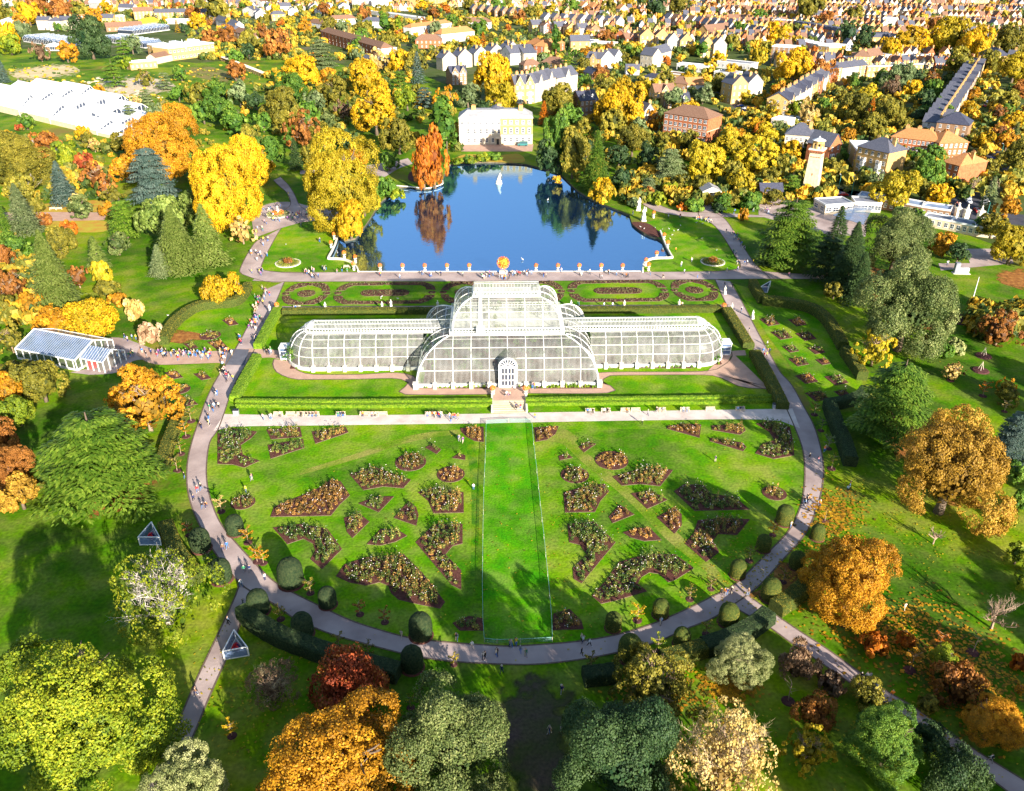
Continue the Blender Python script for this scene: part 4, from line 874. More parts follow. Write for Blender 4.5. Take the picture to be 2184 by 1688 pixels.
def loose(lv, v):
    n = {0: 9000, 1: 3000, 2: 1000, 3: 300}[lv]; s = {0: .012, 1: .02, 2: .034, 3: .06}[lv]
    return bank(('l', lv, v), lambda: crown_mesh('crown', 300 + v, 1.0, {0: 190, 1: 90, 2: 45, 3: 24}[lv], n, s, (.045, .10), low=-.45, lump=.4))
def shrub(lv, v):
    n = {0: 9000, 1: 3600, 2: 900, 3: 260}[lv]; s = {0: .013, 1: .021, 2: .05, 3: .08}[lv]
    return bank(('s', lv, v), lambda: crown_mesh('foliage', 400 + v, .72, {0: 160, 1: 90, 2: 40, 3: 22}[lv], n, s, (.10, .18), low=-.35, lump=.25, lobes=18))
def column(lv, v):
    n = {0: 8000, 1: 4200, 2: 1500, 3: 420}[lv]; s = {0: .02, 1: .03, 2: .05, 3: .09}[lv]
    return bank(('p', lv, v), lambda: crown_mesh('crown', 500 + v, 2.1, {0: 120, 1: 80, 2: 48, 3: 26}[lv], n, s, (.12, .2), low=-.9, lump=.25, taper=.45))
def conic(lv, v):
    nb, ns, ss = {0: (460, 70, .017), 1: (260, 44, .026), 2: (140, 18, .050), 3: (60, 7, .095)}[lv]
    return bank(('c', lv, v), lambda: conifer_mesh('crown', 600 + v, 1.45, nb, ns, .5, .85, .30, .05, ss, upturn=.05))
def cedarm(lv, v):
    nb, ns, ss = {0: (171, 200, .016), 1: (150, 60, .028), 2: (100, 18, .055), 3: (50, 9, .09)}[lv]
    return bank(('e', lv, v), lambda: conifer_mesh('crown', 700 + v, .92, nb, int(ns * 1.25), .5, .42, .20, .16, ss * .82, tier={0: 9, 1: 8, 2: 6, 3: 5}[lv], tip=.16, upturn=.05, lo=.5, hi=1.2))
M_TAN = mat('tan_twigs', (.40,.28,.14), (.62,.48,.28), 1.5, .9, .1)
KIND = {'b': ('broadleaf_tree', broad, .95, 'spreading broadleaf tree'), 'd': ('evergreen_oak', dense, .98, 'dense evergreen tree'), 'l': ('thin_tree', loose, 1.0, 'half bare autumn tree'),
        's': ('shrub', shrub, .72, 'rounded shrub'), 'p': ('columnar_tree', column, 2.1, 'tall narrow tree'), 'c': ('conifer', conic, 1.45, 'conical conifer'), 'e': ('cedar_tree', cedarm, 1.0, 'tiered cedar'), 'g': ('twiggy_tree', None, .95, 'half bare twiggy tree'), 'x': ('bare_tree', None, .95, 'leafless tree')}
def trunk_for(k, v, white=False):
    m = M_PBARK if white else M_BARK
    if k in 'bd': return bank(('tr', k, v % 3, white), lambda: limbs(50 + v % 3, .95, m=m, n=6, levels=1, spread=.20))
    if k == 'l': return bank(('tr', k, v % 3, white), lambda: limbs(70 + v % 3, .98, m=M_PBARK if white else M_TWIG, n=10, levels=3, spread=.20, trunk=.026))
    if k == 'p': return bank(('tr', k, 0), lambda: pole(1.9, .03))
    if k == 'c': return bank(('tr', k, 0), lambda: pole(1.42, .018))
    if k == 'e': return bank(('tr', k, v % 2), lambda: pole(.96, .026, boughs=12, seed=v))
TREES = 0
PLACED = []
def plant(k, color, cx, cy, w, ratio=None, look=None, group=None, place=None, white=False, base=None, name=None):
    """a tree whose crown shows at (cx, cy) with width w in the photograph, stood on the ground"""
    global TREES
    nm, fn, H, word = KIND[k]; hh = (ratio * (.9 if k == 'b' and ratio > 1 else 1) if ratio else H)
    frac = {'c': .42, 'p': .48, 'e': .50, 's': .42}.get(k, .52)
    d = ray(cx, cy); zc = CAM_H / (frac * hh * w / FPX - d.z); sz = w * zc / FPX
    pos = Vector((d.x * zc, d.y * zc, 0)); PLACED.append((pos.x, pos.y, sz * .5))
    lv = 0 if w > 112 else 1 if w > 62 else 2 if w > 26 else 3
    v = rnd.randrange({0: 3, 1: 4, 2: 4, 3: 3}[lv]); rz = rnd.random() * 6.283
    nm = {'b': {'gold': 'yellow_broadleaf_tree', 'yellow': 'yellow_broadleaf_tree', 'amber': 'orange_broadleaf_tree', 'orange': 'orange_broadleaf_tree', 'rust': 'brown_broadleaf_tree', 'bronze': 'brown_broadleaf_tree', 'lime': 'lime_green_broadleaf_tree'}}.get(k, {}).get(color, nm); root = empty(name or nm, pos, rz, sz); root.scale = (sz, sz, sz * hh / H)  # broadleaf trees named by leaf colour alone, species not identified
    if k == 'g':
        link('branches', bank(('g', v % 2), lambda: bare_mesh(880 + v % 2, .95, 11, depth_=4, thin=.8)), root, mats=[M_PBARK if white else M_TAN])
        link('crown', bank(('gc', v % 2), lambda: crown_mesh('crown', 900 + v, .95, 240, 5200, .0085, (.04, .09), low=-.4, lump=.35)), root, mats=[leaf(color)]); link('trunk', trunk_for('l', v, white), root)
    elif k == 'x':
        me = bank(('x', lv if lv > 0 else 1, v % 3), lambda: bare_mesh(800 + v % 3, .95, 8, depth_={1: 3, 2: 2, 3: 2}[lv if lv > 0 else 1], thin=1 if lv < 2 else 1.5))
        link('branches', me, root, mats=[M_PBARK if white else M_TWIG]); t = bank(('xt',), lambda: MB().tube([(0, 0, 0), (.01, 0, .25), (0, .01, .5)], [.03, .02, .008], 6).mesh('trunk', [M_TWIG])); link('trunk', t, root)
    else:
        link('foliage' if k == 's' else 'crown', fn(lv, v), root, mats=[leaf(color)])
        if k != 's': link('trunk', trunk_for(k, v, white), root)
    size = 'small' if sz < 6 else 'large' if sz > 17 else ''
    lk = look or ' '.join(x for x in (size, (LWORD[color] if k != 'x' else 'brown'), word) if x)
    thing(root, lk, {'s': 'shrub'}.get(k, 'tree'), group or {'s': 'shrubs in the gardens'}.get(k, 'trees in the gardens and streets'), place, at=(cx, cy)); TREES += 1
    return root
# kind, colour, centre x, centre y, width, (height ratio)
T_ = """
b lime 172 1512 345;g lime 342 1255 245 .8 w;b pale 392 1690 185;b amber 728 1655 335 .8;d moss 958 1572 275 1.0;s red 740 1462 165 .9;g brown 578 1452 120 .85;d dark 1322 1602 262 1.05;g tan 1550 1605 255 1.0;l olive 1400 1458 205 .9
b pale 1580 1412 118;l yellow 1725 1592 112;b green 1895 1580 155;s dark 2035 1650 130 .9;b amber 2116 1536 120;s rust 2048 1463 110 .8;b lime 2016 1408 66;s orange 1862 1374 58 .9;s orange 1931 1367 38 .9;s brown 1708 1413 82 .9
s brown 1775 1455 62 .8;s olive 1849 1481 78 .8;s rust 1738 1518 90 .8;b amber 1820 1232 200;x brown 2130 1300 125 .85;s orange 2177 1413 44 .9;l amber 2178 1470 30;b bronze 2030 1000 250 .9;e green 1915 850 215 1.0;e blue 2172 925 115 1.1
d moss 1938 648 205 1.05;d moss 1915 515 155;c dark 1815 560 118 1.3;e green 1690 490 172 .95;b amber 2013 520 54;b yellow 2162 520 95;l rust 2135 695 88;l yellow 1868 738 92;s green 2000 742 62;s pale 2040 740 46
l amber 2146 822 38;l tan 2035 790 44;b lime 2172 1180 60;b green 2176 1070 50;b lime 2180 1240 40;x brown 1997 1138 58 .95;e cedar 205 965 320 .72;l amber 305 850 158;b rust 18 1000 120;b amber 8 838 90;b lime 35 875 80;b olive 85 812 105
d olive 25 800 60;c spruce 108 592 135 1.35;l rust 20 610 88;s gold 190 682 120 .62;s amber 120 690 90 .62;l olive 20 720 70;s yellow 213 585 46 1.0;s tan 288 662 42 1.1;s pink 320 715 52 .9;s gold 470 620 88 .65
b spruce 350 470 110 1.1;c spruce 375 520 130 1.1;c spruce 440 510 110 1.2;d spruce 420 440 75;c sage 340 560 70 1.0;e cedar 262 462 95 1.0;c sage 45 455 92 1.2;s orange 142 490 42 .9;l tan 515 490 62;b gold 482 392 165 1.3
b gold 545 350 80 1.2;b yellow 728 385 158 1.5;b gold 746 468 72 1.3;b yellow 775 425 66 1.2;e blue 320 372 132 1.1;b amber 345 305 165 .9;b amber 265 360 60;c blue 130 398 78 1.2;x brown 66 385 56 1.0 w;b olive 40 345 130 .9
b lime 140 332 62;l rust 205 372 62;s red 175 345 50;l olive 240 420 50;b olive 40 400 60;b olive 262 305 50;d lime 60 265 22;s red 40 273 20;d green 55 260 34;d olive 183 298 34;l tan 200 310 30
b orange 903 350 54 2.2;b orange 925 333 58 2.6;b rust 920 372 56 1.1;p green 952 285 46 1.9;p green 940 250 50 1.6;b olive 850 290 76 1.1;b gold 800 238 92 1.15;l rust 642 275 78 1.1;b olive 600 228 84 1.1;b green 470 235 64;b green 432 240 50
b green 500 255 60;d green 465 195 60;d sage 510 200 56;b green 575 318 66;d green 620 190 70;d green 660 240 50;d sage 670 215 44;b olive 708 195 66 1.15;l brown 735 235 44;b gold 640 152 92 .7;b amber 700 165 40;b gold 780 168 82
e green 852 172 58;c blue 890 150 45;b lime 868 210 50 1.1;e blue 905 205 52;l amber 948 212 56;d sage 998 203 54;b gold 1055 165 102;b yellow 1075 205 66;d dark 1035 235 40;b olive 885 130 50;b gold 850 130 50;l tan 800 130 56
e sage 685 112 76 .95;b rust 592 92 62;l rust 560 70 40;d dark 190 78 80 1.1;e green 262 105 56;e green 240 155 60;d sage 280 95 42;b amber 140 110 46;b lime 20 95 44;l brown 85 110 40;s sage 45 68 36 1.0;c blue 5 155 34
d lime 270 135 26 1.0;l olive 310 165 38;e sage 350 170 42;e sage 310 205 40;l tan 290 220 34;e sage 275 240 44;l olive 345 225 34;d green 385 155 34;l rust 250 215 26;s amber 210 190 24;s olive 175 185 24;d sage 330 245 50
b green 1192 300 66 2.2;b olive 1222 325 70 1.7;b olive 1195 215 80;c orange 1160 245 38 1.3;c orange 1180 225 34 1.3;b green 1215 250 60;c green 1272 352 84 1.5;b dark 1170 335 54 1.6;b gold 1322 222 108 1.05;b olive 1310 262 60;d olive 1350 300 66;d dark 1380 330 56
d dark 1320 335 50;d sage 1360 270 44;e sage 1430 350 86 1.0;e sage 1385 395 50 .9;b yellow 1508 345 88 1.15;b yellow 1560 310 76 1.1;b yellow 1612 338 88 1.15;b olive 1560 370 60;b gold 1470 235 40;b olive 1500 395 50;b yellow 1640 290 60
s gold 1290 410 58 .9;s green 1325 395 30;s lime 1428 405 34 .8;s olive 1460 425 44 .7;s green 1480 440 40 .7;s orange 1455 442 24 .7;s lime 1400 425 40 .7;s rust 1380 415 34 .8;s yellow 1475 405 30 .8;s green 1600 430 48 .8;s olive 1560 430 40;s dark 1535 445 30 .7
s amber 1585 460 24 1.2;s sage 1352 432 30;d olive 1415 300 36;l amber 1395 255 50;b olive 1240 270 40;s green 820 400 60 .7;s lime 845 415 36 .6;s green 800 425 30 .6;s green 1000 340 30 .5;s lime 1030 338 34 .5;s green 1055 336 30 .5;s lime 975 345 24 .6
b yellow 1915 402 92;b green 1975 365 72 1.1;b gold 2006 415 54;x brown 2078 392 52 1.0;x brown 2124 392 48;b olive 2172 330 70;b amber 2150 300 46;b gold 2100 300 42;b gold 2072 355 40;b amber 2090 345 30;l rust 2135 280 42;b gold 2165 260 50
l rust 2130 240 34;b olive 2110 130 50;b yellow 2165 145 70;b rust 2158 110 30;b olive 2050 130 60 1.1;b yellow 2030 75 80;b gold 1990 85 60;b gold 2080 90 70;b olive 2150 90 70;b amber 2075 200 30;b rust 2180 190 40;b olive 2150 215 50
b gold 1900 105 46 1.2;b gold 1940 85 60;b rust 1995 55 34;d dark 1845 80 36 1.4;d dark 1810 70 44 1.2;b olive 1820 30 40;b gold 1695 140 80 .9;b rust 1755 155 56;b gold 1660 70 50;b gold 1665 120 32;b amber 1665 195 44;e sage 1715 175 44
l tan 1720 240 60;b olive 1830 230 70;b olive 1890 240 74;b yellow 1855 200 46;d green 1880 165 40;b sage 1920 165 66;l brown 1905 185 50;l rust 1990 165 34;b green 1990 190 44;d dark 1980 215 50;b olive 1800 210 40;b olive 1930 270 40
b green 1790 330 36;b olive 1780 360 40;b amber 1810 290 36;b lime 1640 225 30;b gold 1630 260 34;b gold 1610 270 40;b yellow 1590 205 30;b lime 1700 230 36;e green 1690 390 50;b olive 1640 380 50;b olive 1650 420 40
b yellow 1395 190 44 1.1;b sage 1440 210 50;b olive 1420 175 46;b gold 1370 190 34;p green 1185 90 22 3.0;b rust 1295 80 34;b dark 1160 150 34;b green 1140 165 44;e green 1210 135 48;b olive 1245 140 34;d green 1245 175 34;b gold 1465 170 34
b yellow 1620 120 40;b gold 1530 125 34;b green 1500 105 34;b rust 1300 100 22;b olive 1330 125 30;b olive 1290 180 46;b rust 1280 155 34;b lime 1360 110 26;b gold 1240 200 30;b olive 1560 90 34;b green 1580 60 30;b gold 1510 35 22
b gold 10 75 60;b rust 120 20 60;b gold 60 30 50;b amber 40 45 34;b olive 170 25 44;b rust 75 15 50;b olive 0 30 40;b gold 225 15 30;b amber 200 35 34;b gold 420 45 36;b rust 410 30 34;b olive 460 20 60;b gold 490 50 24;b olive 530 85 44
b rust 480 75 44;b rust 445 80 34;b green 500 120 34;d dark 530 110 34;b olive 560 45 30;b gold 585 20 26;b yellow 620 45 24;b amber 650 60 30;b olive 700 55 40;b sage 730 60 36;b green 760 95 34;b olive 780 60 30
p green 820 50 26 1.7;p lime 850 55 18 2.2;b rust 775 30 30;b gold 710 25 22;b olive 815 25 30;b rust 690 20 30;b rust 925 25 26;b orange 950 18 22;b green 965 45 30;b sage 930 60 30;b olive 990 55 34;b green 1020 60 40
b gold 1010 90 30;b rust 905 50 26;b olive 830 90 50;b green 770 75 30;b sage 765 110 26;b yellow 755 110 30;b yellow 695 70 22;b olive 1040 85 26;b rust 1110 35 28;b olive 1130 25 30;b yellow 1180 15 22;b green 1220 10 30;b dark 1400 15 44
b olive 1450 10 40;b green 1620 35 34;b yellow 1600 55 24;b rust 1520 15 24;b olive 1730 15 60;b rust 1760 40 34;b olive 1300 15 34;b gold 1340 5 30;b rust 1250 25 24;b green 1060 10 34;b olive 1000 10 30;b gold 900 10 24
e dark 1770 545 110 1.0;c dark 1835 600 95 1.2;c dark 1790 480 60 1.2;e dark 1640 540 60 .9;b olive 20 322 90;b rust 100 308 60;l tan 66 335 40;l rust 225 398 50;b green 400 345 60;c dark 630 335 46;b green 560 260 44;b olive 530 290 50;b olive 690 290 60
b amber 760 330 50;d dark 740 300 50;b green 830 345 40;b olive 660 330 44;b dark 545 215 40;b olive 420 200 50;b rust 500 150 44;b green 380 200 36;b gold 175 285 34;s olive 60 440 60 .7;s rust 90 470 40;s amber 230 450 40;s olive 10 520 60;b rust 0 550 70;l tan 165 430 36;s amber 250 640 40 .7;b amber 60 650 60
b olive 0 660 60;b bronze 40 1050 90;b rust 0 930 80;s olive 60 1030 60;d olive 60 790 60;b bronze 270 880 70;b olive 2150 840 50;b green 2175 1010 50;s lime 2150 1110 40;e dark 1870 880 80 .9;b green 2100 1500 60;s olive 1900 1600 70 .8;d dark 1990 1570 70 .9;s rust 2150 1560 60;b olive 1980 1500 46
b dark 1250 320 50;b yellow 1580 390 60;b olive 1470 300 50;d dark 1330 380 44;b olive 1450 390 40;d green 1540 430 40;b gold 1690 320 44;b olive 1655 350 50;b olive 1860 270 60;b green 2020 250 50;b gold 1950 190 40;b dark 1960 250 40;b olive 2120 480 60;b amber 2150 440 50;b olive 1540 180 50;b sage 1500 200 44;b gold 1560 150 30
b olive 125 515 70;c spruce 205 545 60 1.2;l rust 165 590 50;b green 30 520 60;d moss 250 520 50;c green 0 470 70 1.2;b moss 170 440 50;s olive 230 620 50 .7;b moss 560 360 44;b green 620 300 40;d moss 700 260 50;s lime 1005 345 22 .6;s green 780 440 30 .6;s lime 2010 440 24;s green 1960 455 30 .6;s green 1920 450 30 .6;s green 2060 480 30 .6;d dark 2045 540 44;b green 2090 480 40;d dark 1900 600 70;b olive 1780 620 40
"""
for ln in T_.replace('\n', ';').split(';'):
    f = ln.split()
    if not f: continue
    wh = f[-1] == 'w'; f = f[:-1] if wh else f
    plant(f[0], f[1], float(f[2]), float(f[3]), float(f[4]), float(f[5]) if len(f) > 5 else None, white=wh)
# trees below and beside the frame whose long shadows fall into it
for (x, y, s, k) in [(10, 36, 18, 'b'), (34, 32, 18, 'd'), (60, 38, 17, 'b'), (-14, 34, 18, 'b'), (-46, 36, 18, 'd'), (84, 44, 17, 'b'), (-70, 30, 17, 'b'), (110, 62, 18, 'b'), (22, 12, 19, 'b'), (-30, 10, 19, 'd'), (50, 14, 19, 'b'), (136, 84, 18, 'd'), (150, 116, 22, 'b'),
                     (98, 52, 16, 'd'), (24, 46, 15, 'd'), (160, 140, 20, 'd'), (128, 104, 15, 'b'), (-2, 44, 15, 'd'), (-88, 36, 17, 'd'), (176, 160, 20, 'b')]:
    r = empty('broadleaf_tree' if k == 'b' else 'evergreen_oak', (x, y, 0), x * 7.1, s); r.scale = (s, s, s * 1.15)
    link('crown', KIND[k][1](1, int(abs(x)) % 4), r, mats=[leaf('olive' if k == 'b' else 'dark')]); link('trunk', trunk_for(k, 1), r)
    thing(r, 'tall %s tree casting shade from below the view' % ('olive' if k == 'b' else 'dark'), 'tree', 'shade trees outside the view', 'just outside the picture', at=(x * 5, 1800))
# ------------------------------------------------------------------ clipped hedges and yew domes
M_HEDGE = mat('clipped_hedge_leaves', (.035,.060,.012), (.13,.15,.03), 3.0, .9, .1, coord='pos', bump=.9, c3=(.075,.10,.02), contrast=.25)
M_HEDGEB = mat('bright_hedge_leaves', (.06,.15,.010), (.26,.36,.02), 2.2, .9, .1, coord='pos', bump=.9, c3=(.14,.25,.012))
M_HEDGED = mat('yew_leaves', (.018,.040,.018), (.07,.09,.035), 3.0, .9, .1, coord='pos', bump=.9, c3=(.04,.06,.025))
def hedge(pts, w, h, look, m=None, z=0, rough=.07, n=5, curve=True):
    line = spline(pts, n) if curve else [Vector((p[0], p[1], 0)) for p in pts]
    d = [line[0]]
    for p, r in zip(line, line[1:]):
        k = max(1, int((r - p).length / .8)); d += [p.lerp(r, (i + 1) / k) for i in range(k)]
    line = d; o0 = line[0].copy(); V = []; F = []; prof_ = [(-.5, 0), (-.52, .5), (-.49, .9), (-.40, 1.0), (-.13, 1.02), (.13, 1.02), (.40, 1.0), (.49, .9), (.52, .5), (.5, 0)]; k = len(prof_)
    for i, p in enumerate(line):
        t = (line[min(i + 1, len(line) - 1)] - line[max(i - 1, 0)]).normalized(); nn = Vector((t.y, -t.x, 0))
        for (u, v) in prof_:
            j = rnd.uniform(-rough, rough); V.append(tuple(p - o0 + nn * (u * w + j) + Vector((0, 0, max(0, v * h + (rnd.uniform(-rough, rough) if v > 0 else 0)))) + t * rnd.uniform(-rough, rough)))
    for i in range(len(line) - 1):
        for j in range(k - 1): a = i * k + j; F.append((a, a + 1, a + k + 1, a + k))
    F.append(tuple(range(k))[::-1]); b = (len(line) - 1) * k; F.append(tuple(range(b, b + k)))
    me = bpy.data.meshes.new('hedge'); me.from_pydata(V, [], F); me.materials.append(m or M_HEDGE); me.update()
    o = link('hedge', me, loc=(o0.x, o0.y, z)); Va = np.array(V).reshape(len(line), k, 3); g = np.random.default_rng(len(V)); nn_ = int(len(line) * (w + 2 * h) * 20)
    i_ = g.integers(0, len(line) - 1, nn_); j_ = g.integers(0, k - 1, nn_); a_, b_ = g.random((nn_, 1)), g.random((nn_, 1)); C_ = (Va[i_, j_] * (1 - a_) + Va[i_ + 1, j_] * a_) * (1 - b_) + (Va[i_, j_ + 1] * (1 - a_) + Va[i_ + 1, j_ + 1] * a_) * b_
    Vq, Fq = rot_quads(C_, g.normal(size=(nn_, 3)) * .6 + [0, -.3, .9], np.full(nn_, .11), np.full((nn_, 1), .7), g); t_ = link('leaf_tips', npmesh('leaf_tips', Vq, Fq, [leaf({'clipped_hedge_leaves': 'olive', 'bright_hedge_leaves': 'cedar'}.get((m or M_HEDGE).name, 'dark'))], tint=g.random(nn_)), o); t_['kind'] = 'stuff'; c = line[len(line) // 2]
    thing(o, look, 'hedge', 'clipped hedges', at=proj(c)); return o
hedge(Q('b0',(2045,850),(2010,920),(1930,985),(1780,1000),(1620,1030),(1490,1110),(1400,1210),(1350,1310)), 2.6, 2.4, 'curved clipped hedge with a broad flat top')
hedge(Q('c0',(1500,270),(1430,420),(1380,560),(1345,740)), 2.6, 2.2, 'curved clipped hedge in sunlight')
hedge(Q('c0',(1375,1190),(1440,1360),(1550,1530),(1640,1640)), 2.8, 2.2, 'straight clipped hedge with a square end')
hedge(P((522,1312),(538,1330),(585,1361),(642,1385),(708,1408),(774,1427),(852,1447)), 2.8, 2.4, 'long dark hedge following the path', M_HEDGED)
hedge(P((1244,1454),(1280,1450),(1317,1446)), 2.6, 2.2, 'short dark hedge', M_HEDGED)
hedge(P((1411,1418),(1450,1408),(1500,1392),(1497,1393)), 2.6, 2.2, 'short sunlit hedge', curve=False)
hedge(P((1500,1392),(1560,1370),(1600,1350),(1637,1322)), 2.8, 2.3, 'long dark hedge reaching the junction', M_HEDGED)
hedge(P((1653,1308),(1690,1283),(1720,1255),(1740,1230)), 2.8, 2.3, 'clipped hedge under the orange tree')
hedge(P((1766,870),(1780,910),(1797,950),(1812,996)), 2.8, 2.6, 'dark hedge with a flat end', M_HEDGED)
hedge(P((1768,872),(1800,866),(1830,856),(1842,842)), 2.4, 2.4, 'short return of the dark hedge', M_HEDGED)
hedge(P((1800,756),(1820,785),(1838,812)), 2.6, 2.6, 'straight hedge beside a narrow gap')
hedge(P((1797,748),(1776,710),(1752,680),(1722,664),(1680,655),(1625,648)), 2.8, 2.6, 'long curved hedge with a pale top')
hedge(P((1625,648),(1612,628),(1604,612)), 2.6, 2.6, 'angled end of the curved hedge')
hedge(P((594,664),(572,704),(551,745)), 2.4, 1.7, 'bright green hedge beside the palm house lawn', M_HEDGEB, curve=False)
hedge(P((549,767),(524,812),(501,857)), 2.4, 1.7, 'bright green hedge beside the lower palm house lawn', M_HEDGEB, curve=False)
for k_, w_ in ((862, 'upper'), (867.5, 'lower')): hedge(P((504,k_),(700,k_+1),(900,k_),(1050,k_-1)), 1.15, 1.25 if k_ < 865 else .8, '%s of two bright parallel hedges above the gravel walk' % w_, M_HEDGEB)
for k_, w_ in ((858, 'upper'), (863.5, 'lower')): hedge(P((1121,k_+1),(1300,k_-1),(1500,k_-3),(1660,k_-6)), 1.15, 1.25 if k_ < 860 else .8, '%s of two bright parallel hedges above the gravel walk' % w_, M_HEDGEB)
hedge(P((604,670),(700,669),(955,668)), 2.4, 1.6, 'low straight hedge behind the palm house wing')
hedge(P((1205,667),(1350,666),(1536,664)), 2.4, 1.6, 'low straight hedge behind the palm house wing')
hedge(P((1549,668),(1572,705),(1596,745)), 3.0, 1.9, 'green hedge beside the palm house lawn', M_HEDGE, curve=False)
hedge(P((1609,760),(1640,815),(1668,874)), 3.0, 1.9, 'green hedge beside the lower palm house lawn', M_HEDGE, curve=False)
hedge(P(q('b3',960,100),q('b3',1250,165),q('b3',1560,235)), 2.2, 2.4, 'long leafy hedge along the entrance road', M_HEDGEB)
def dome_mesh(seed):
    g = random.Random(seed); V = []; F = []; n = 28; pr = [(.44, 0), (.47, .12), (.50, .32), (.50, .62), (.485, .80), (.44, .95), (.36, 1.07), (.25, 1.15), (.12, 1.19), (.02, 1.2)]
    for (r, z) in pr:
        for j in range(n):
            a = 2 * math.pi * j / n; rr = r * (1 + g.uniform(-.02, .02)); V.append((rr * math.cos(a), rr * math.sin(a), z * (1 + g.uniform(-.012, .012))))
    for i in range(len(pr) - 1):
        for j in range(n): F.append((i * n + j, i * n + (j + 1) % n, (i + 1) * n + (j + 1) % n, (i + 1) * n + j))
    F.append(tuple((len(pr) - 1) * n + j for j in range(n)))
    me = bpy.data.meshes.new('clipped_dome'); me.from_pydata(V, [], F); me.materials.append(M_HEDGED); me.polygons.foreach_set('use_smooth', [True] * len(F)); return me
domes = [dome_mesh(i) for i in range(3)]
# a fringe of leaf tips so the clipped surface is not smooth
def fringe(seed):
    g = np.random.default_rng(seed); n = 2600; a = g.random(n) * 2 * math.pi; z = g.random(n) * 1.19
    r = np.where(z < .7, .49 + .015 * np.sin(z * 4), .495 * np.sqrt(np.clip(1 - ((z - .7) / .5) ** 2, .003, 1))); c = np.stack([r * np.cos(a), r * np.sin(a), z], 1)
    nr = np.stack([np.cos(a), np.sin(a), np.clip((z - .6) * 2, 0, 2)], 1) + g.normal(size=(n, 3)) * .5
    V, F = rot_quads(c, nr, np.full(n, .017), np.full((n, 1), .7), g); return npmesh('leaf_tips', V, F, [leaf('dark')], tint=g.random(n))
frs = [fringe(3), fringe(4)]
RINGM = MB()
ring_me = MB().lathe([(.0, 0), (.56, .0), (.5, .06), (.0, .08)], 18).mesh('mulch_ring', [M_SOIL])
DOMES = [(503,1136,40),(430,1170,46),(474,1236,48),(622,1244,58),(553,1303,50),(647,1352,50),(700,1290,42),(898,1356,54),(880,1424,52),(1307,1340,38),(1408,1312,38),(1342,1402,54),(1453,1374,40),(1552,1328,46),(1572,1228,37),(1627,1172,34),(1672,1115,40),(1742,1148,32),(1698,1209,36),(1642,1275,46)]
for (x, y, w) in DOMES:
    p = G(x, y); s = w * .92 * depth(p) / FPX; r = empty('yew_dome', p, rnd.random() * 6, s)
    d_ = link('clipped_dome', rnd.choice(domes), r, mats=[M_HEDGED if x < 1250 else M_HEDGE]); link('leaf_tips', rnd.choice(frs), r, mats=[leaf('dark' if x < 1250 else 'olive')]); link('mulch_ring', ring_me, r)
    thing(r, 'clipped round topped yew dome', 'topiary', 'yew domes around the ring path', at=(x, y))
# ------------------------------------------------------------------ young trees in mulch rings
def sapling_mesh(seed):
    g = random.Random(seed); mb = MB(); mb.tube([(0, 0, 0), (.02, .01, .5), (0, .03, 1.0)], [.022, .016, .006], 5)
    for i in range(9):
        a = g.random() * 6.28; z = g.uniform(.35, .95); L = g.uniform(.2, .38); mb.tube([(0, 0, z), (math.cos(a) * L, math.sin(a) * L, z + L * .5)], [.009, .003], 3, cap=False)
    return mb.mesh('stem', [M_TWIG])
sapm = [sapling_mesh(i) for i in range(3)]
def sapleaf(seed, n=420):
    g = np.random.default_rng(seed); a = g.random(n) * 6.28; bI = (g.random(n) * 8).astype(int); a = bI * 2.39 + g.normal(size=n) * .16; r = g.random(n) ** .7 * .40; z = .30 + .085 * bI + r * .45
    c = np.stack([r * np.cos(a), r * np.sin(a), z], 1); V, F = rot_quads(c, g.normal(size=(n, 3)) + [0, 0, 1], np.full(n, .045), np.full((n, 1), .6), g); return npmesh('foliage', V, F, [leaf('olive')], tint=g.random(n))
sapl = [sapleaf(i) for i in range(3)]
mring = MB().lathe([(0, .0), (.27, 0.0), (.23, .035), (0, .05)], 16).mesh('mulch_ring', [M_DARKM])
SAP = [(408,899,30,'olive'),(397,932,30,'amber'),(386,969,28,'olive'),(378,1005,30,'olive'),(403,1142,26,'rust'),(472,1092,30,'tan'),(529,1158,32,'amber'),(549,1199,34,'amber'),(447,1204,26,'dark'),(599,1321,30,'olive'),(662,1266,30,'olive'),(768,1311,30,'rust'),(821,1328,30,'rust'),(723,1382,32,'olive'),(786,1400,32,'olive'),(968,1418,26,'yellow'),
       (1260,1426,34,'olive'),(1402,1392,36,'lime'),(1506,1353,30,'olive'),(1359,1324,34,'gold'),(1471,1279,30,'olive'),(1516,1257,26,'olive'),(1598,1197,30,'lime'),(1737,885,26,'olive'),(1751,919,24,'dark'),(1766,957,28,'sage'),(1773,1000,30,'lime'),(1759,1112,28,'gold'),(1670,1242,28,'olive'),(1648,1142,26,'amber'),
       (2004,1380,34,'orange'),(2074,1392,44,None),(1681,1496,48,None),(1799,1330,44,'red'),(1940,1430,44,'amber'),(1929,1372,30,'gold'),(2096,845,28,'orange'),(2142,878,22,'tan'),(2027,812,26,'tan'),(562,1202,30,'amber'),(876,1510,30,'lime'),(495,1570,34,'gold'),(2125,700,20,None)]
for i, (x, y, w, c) in enumerate(SAP):
    p = G(x, y); s = w * depth(p) / FPX * 1.15; r = empty('sapling', p, rnd.random() * 6, s)
    link('stem', sapm[i % 3], r)
    if c: link('foliage', sapl[i % 3], r, mats=[leaf(c)])
    link('mulch_ring', mring, r)
    thing(r, ('young %s leaved tree in a dark mulch ring' % LWORD[c]) if c else 'leafless young tree in a dark mulch ring', 'tree', 'young trees in mulch rings', at=(x, y))
trip = MB()
for a in (0, 2.1, 4.2): trip.tube([(math.cos(a) * .8, math.sin(a) * .8, 0), (0, 0, 2.6)], [.07, .05], 5)
tm = trip.mesh('stake_frame', [M_TIMBER])
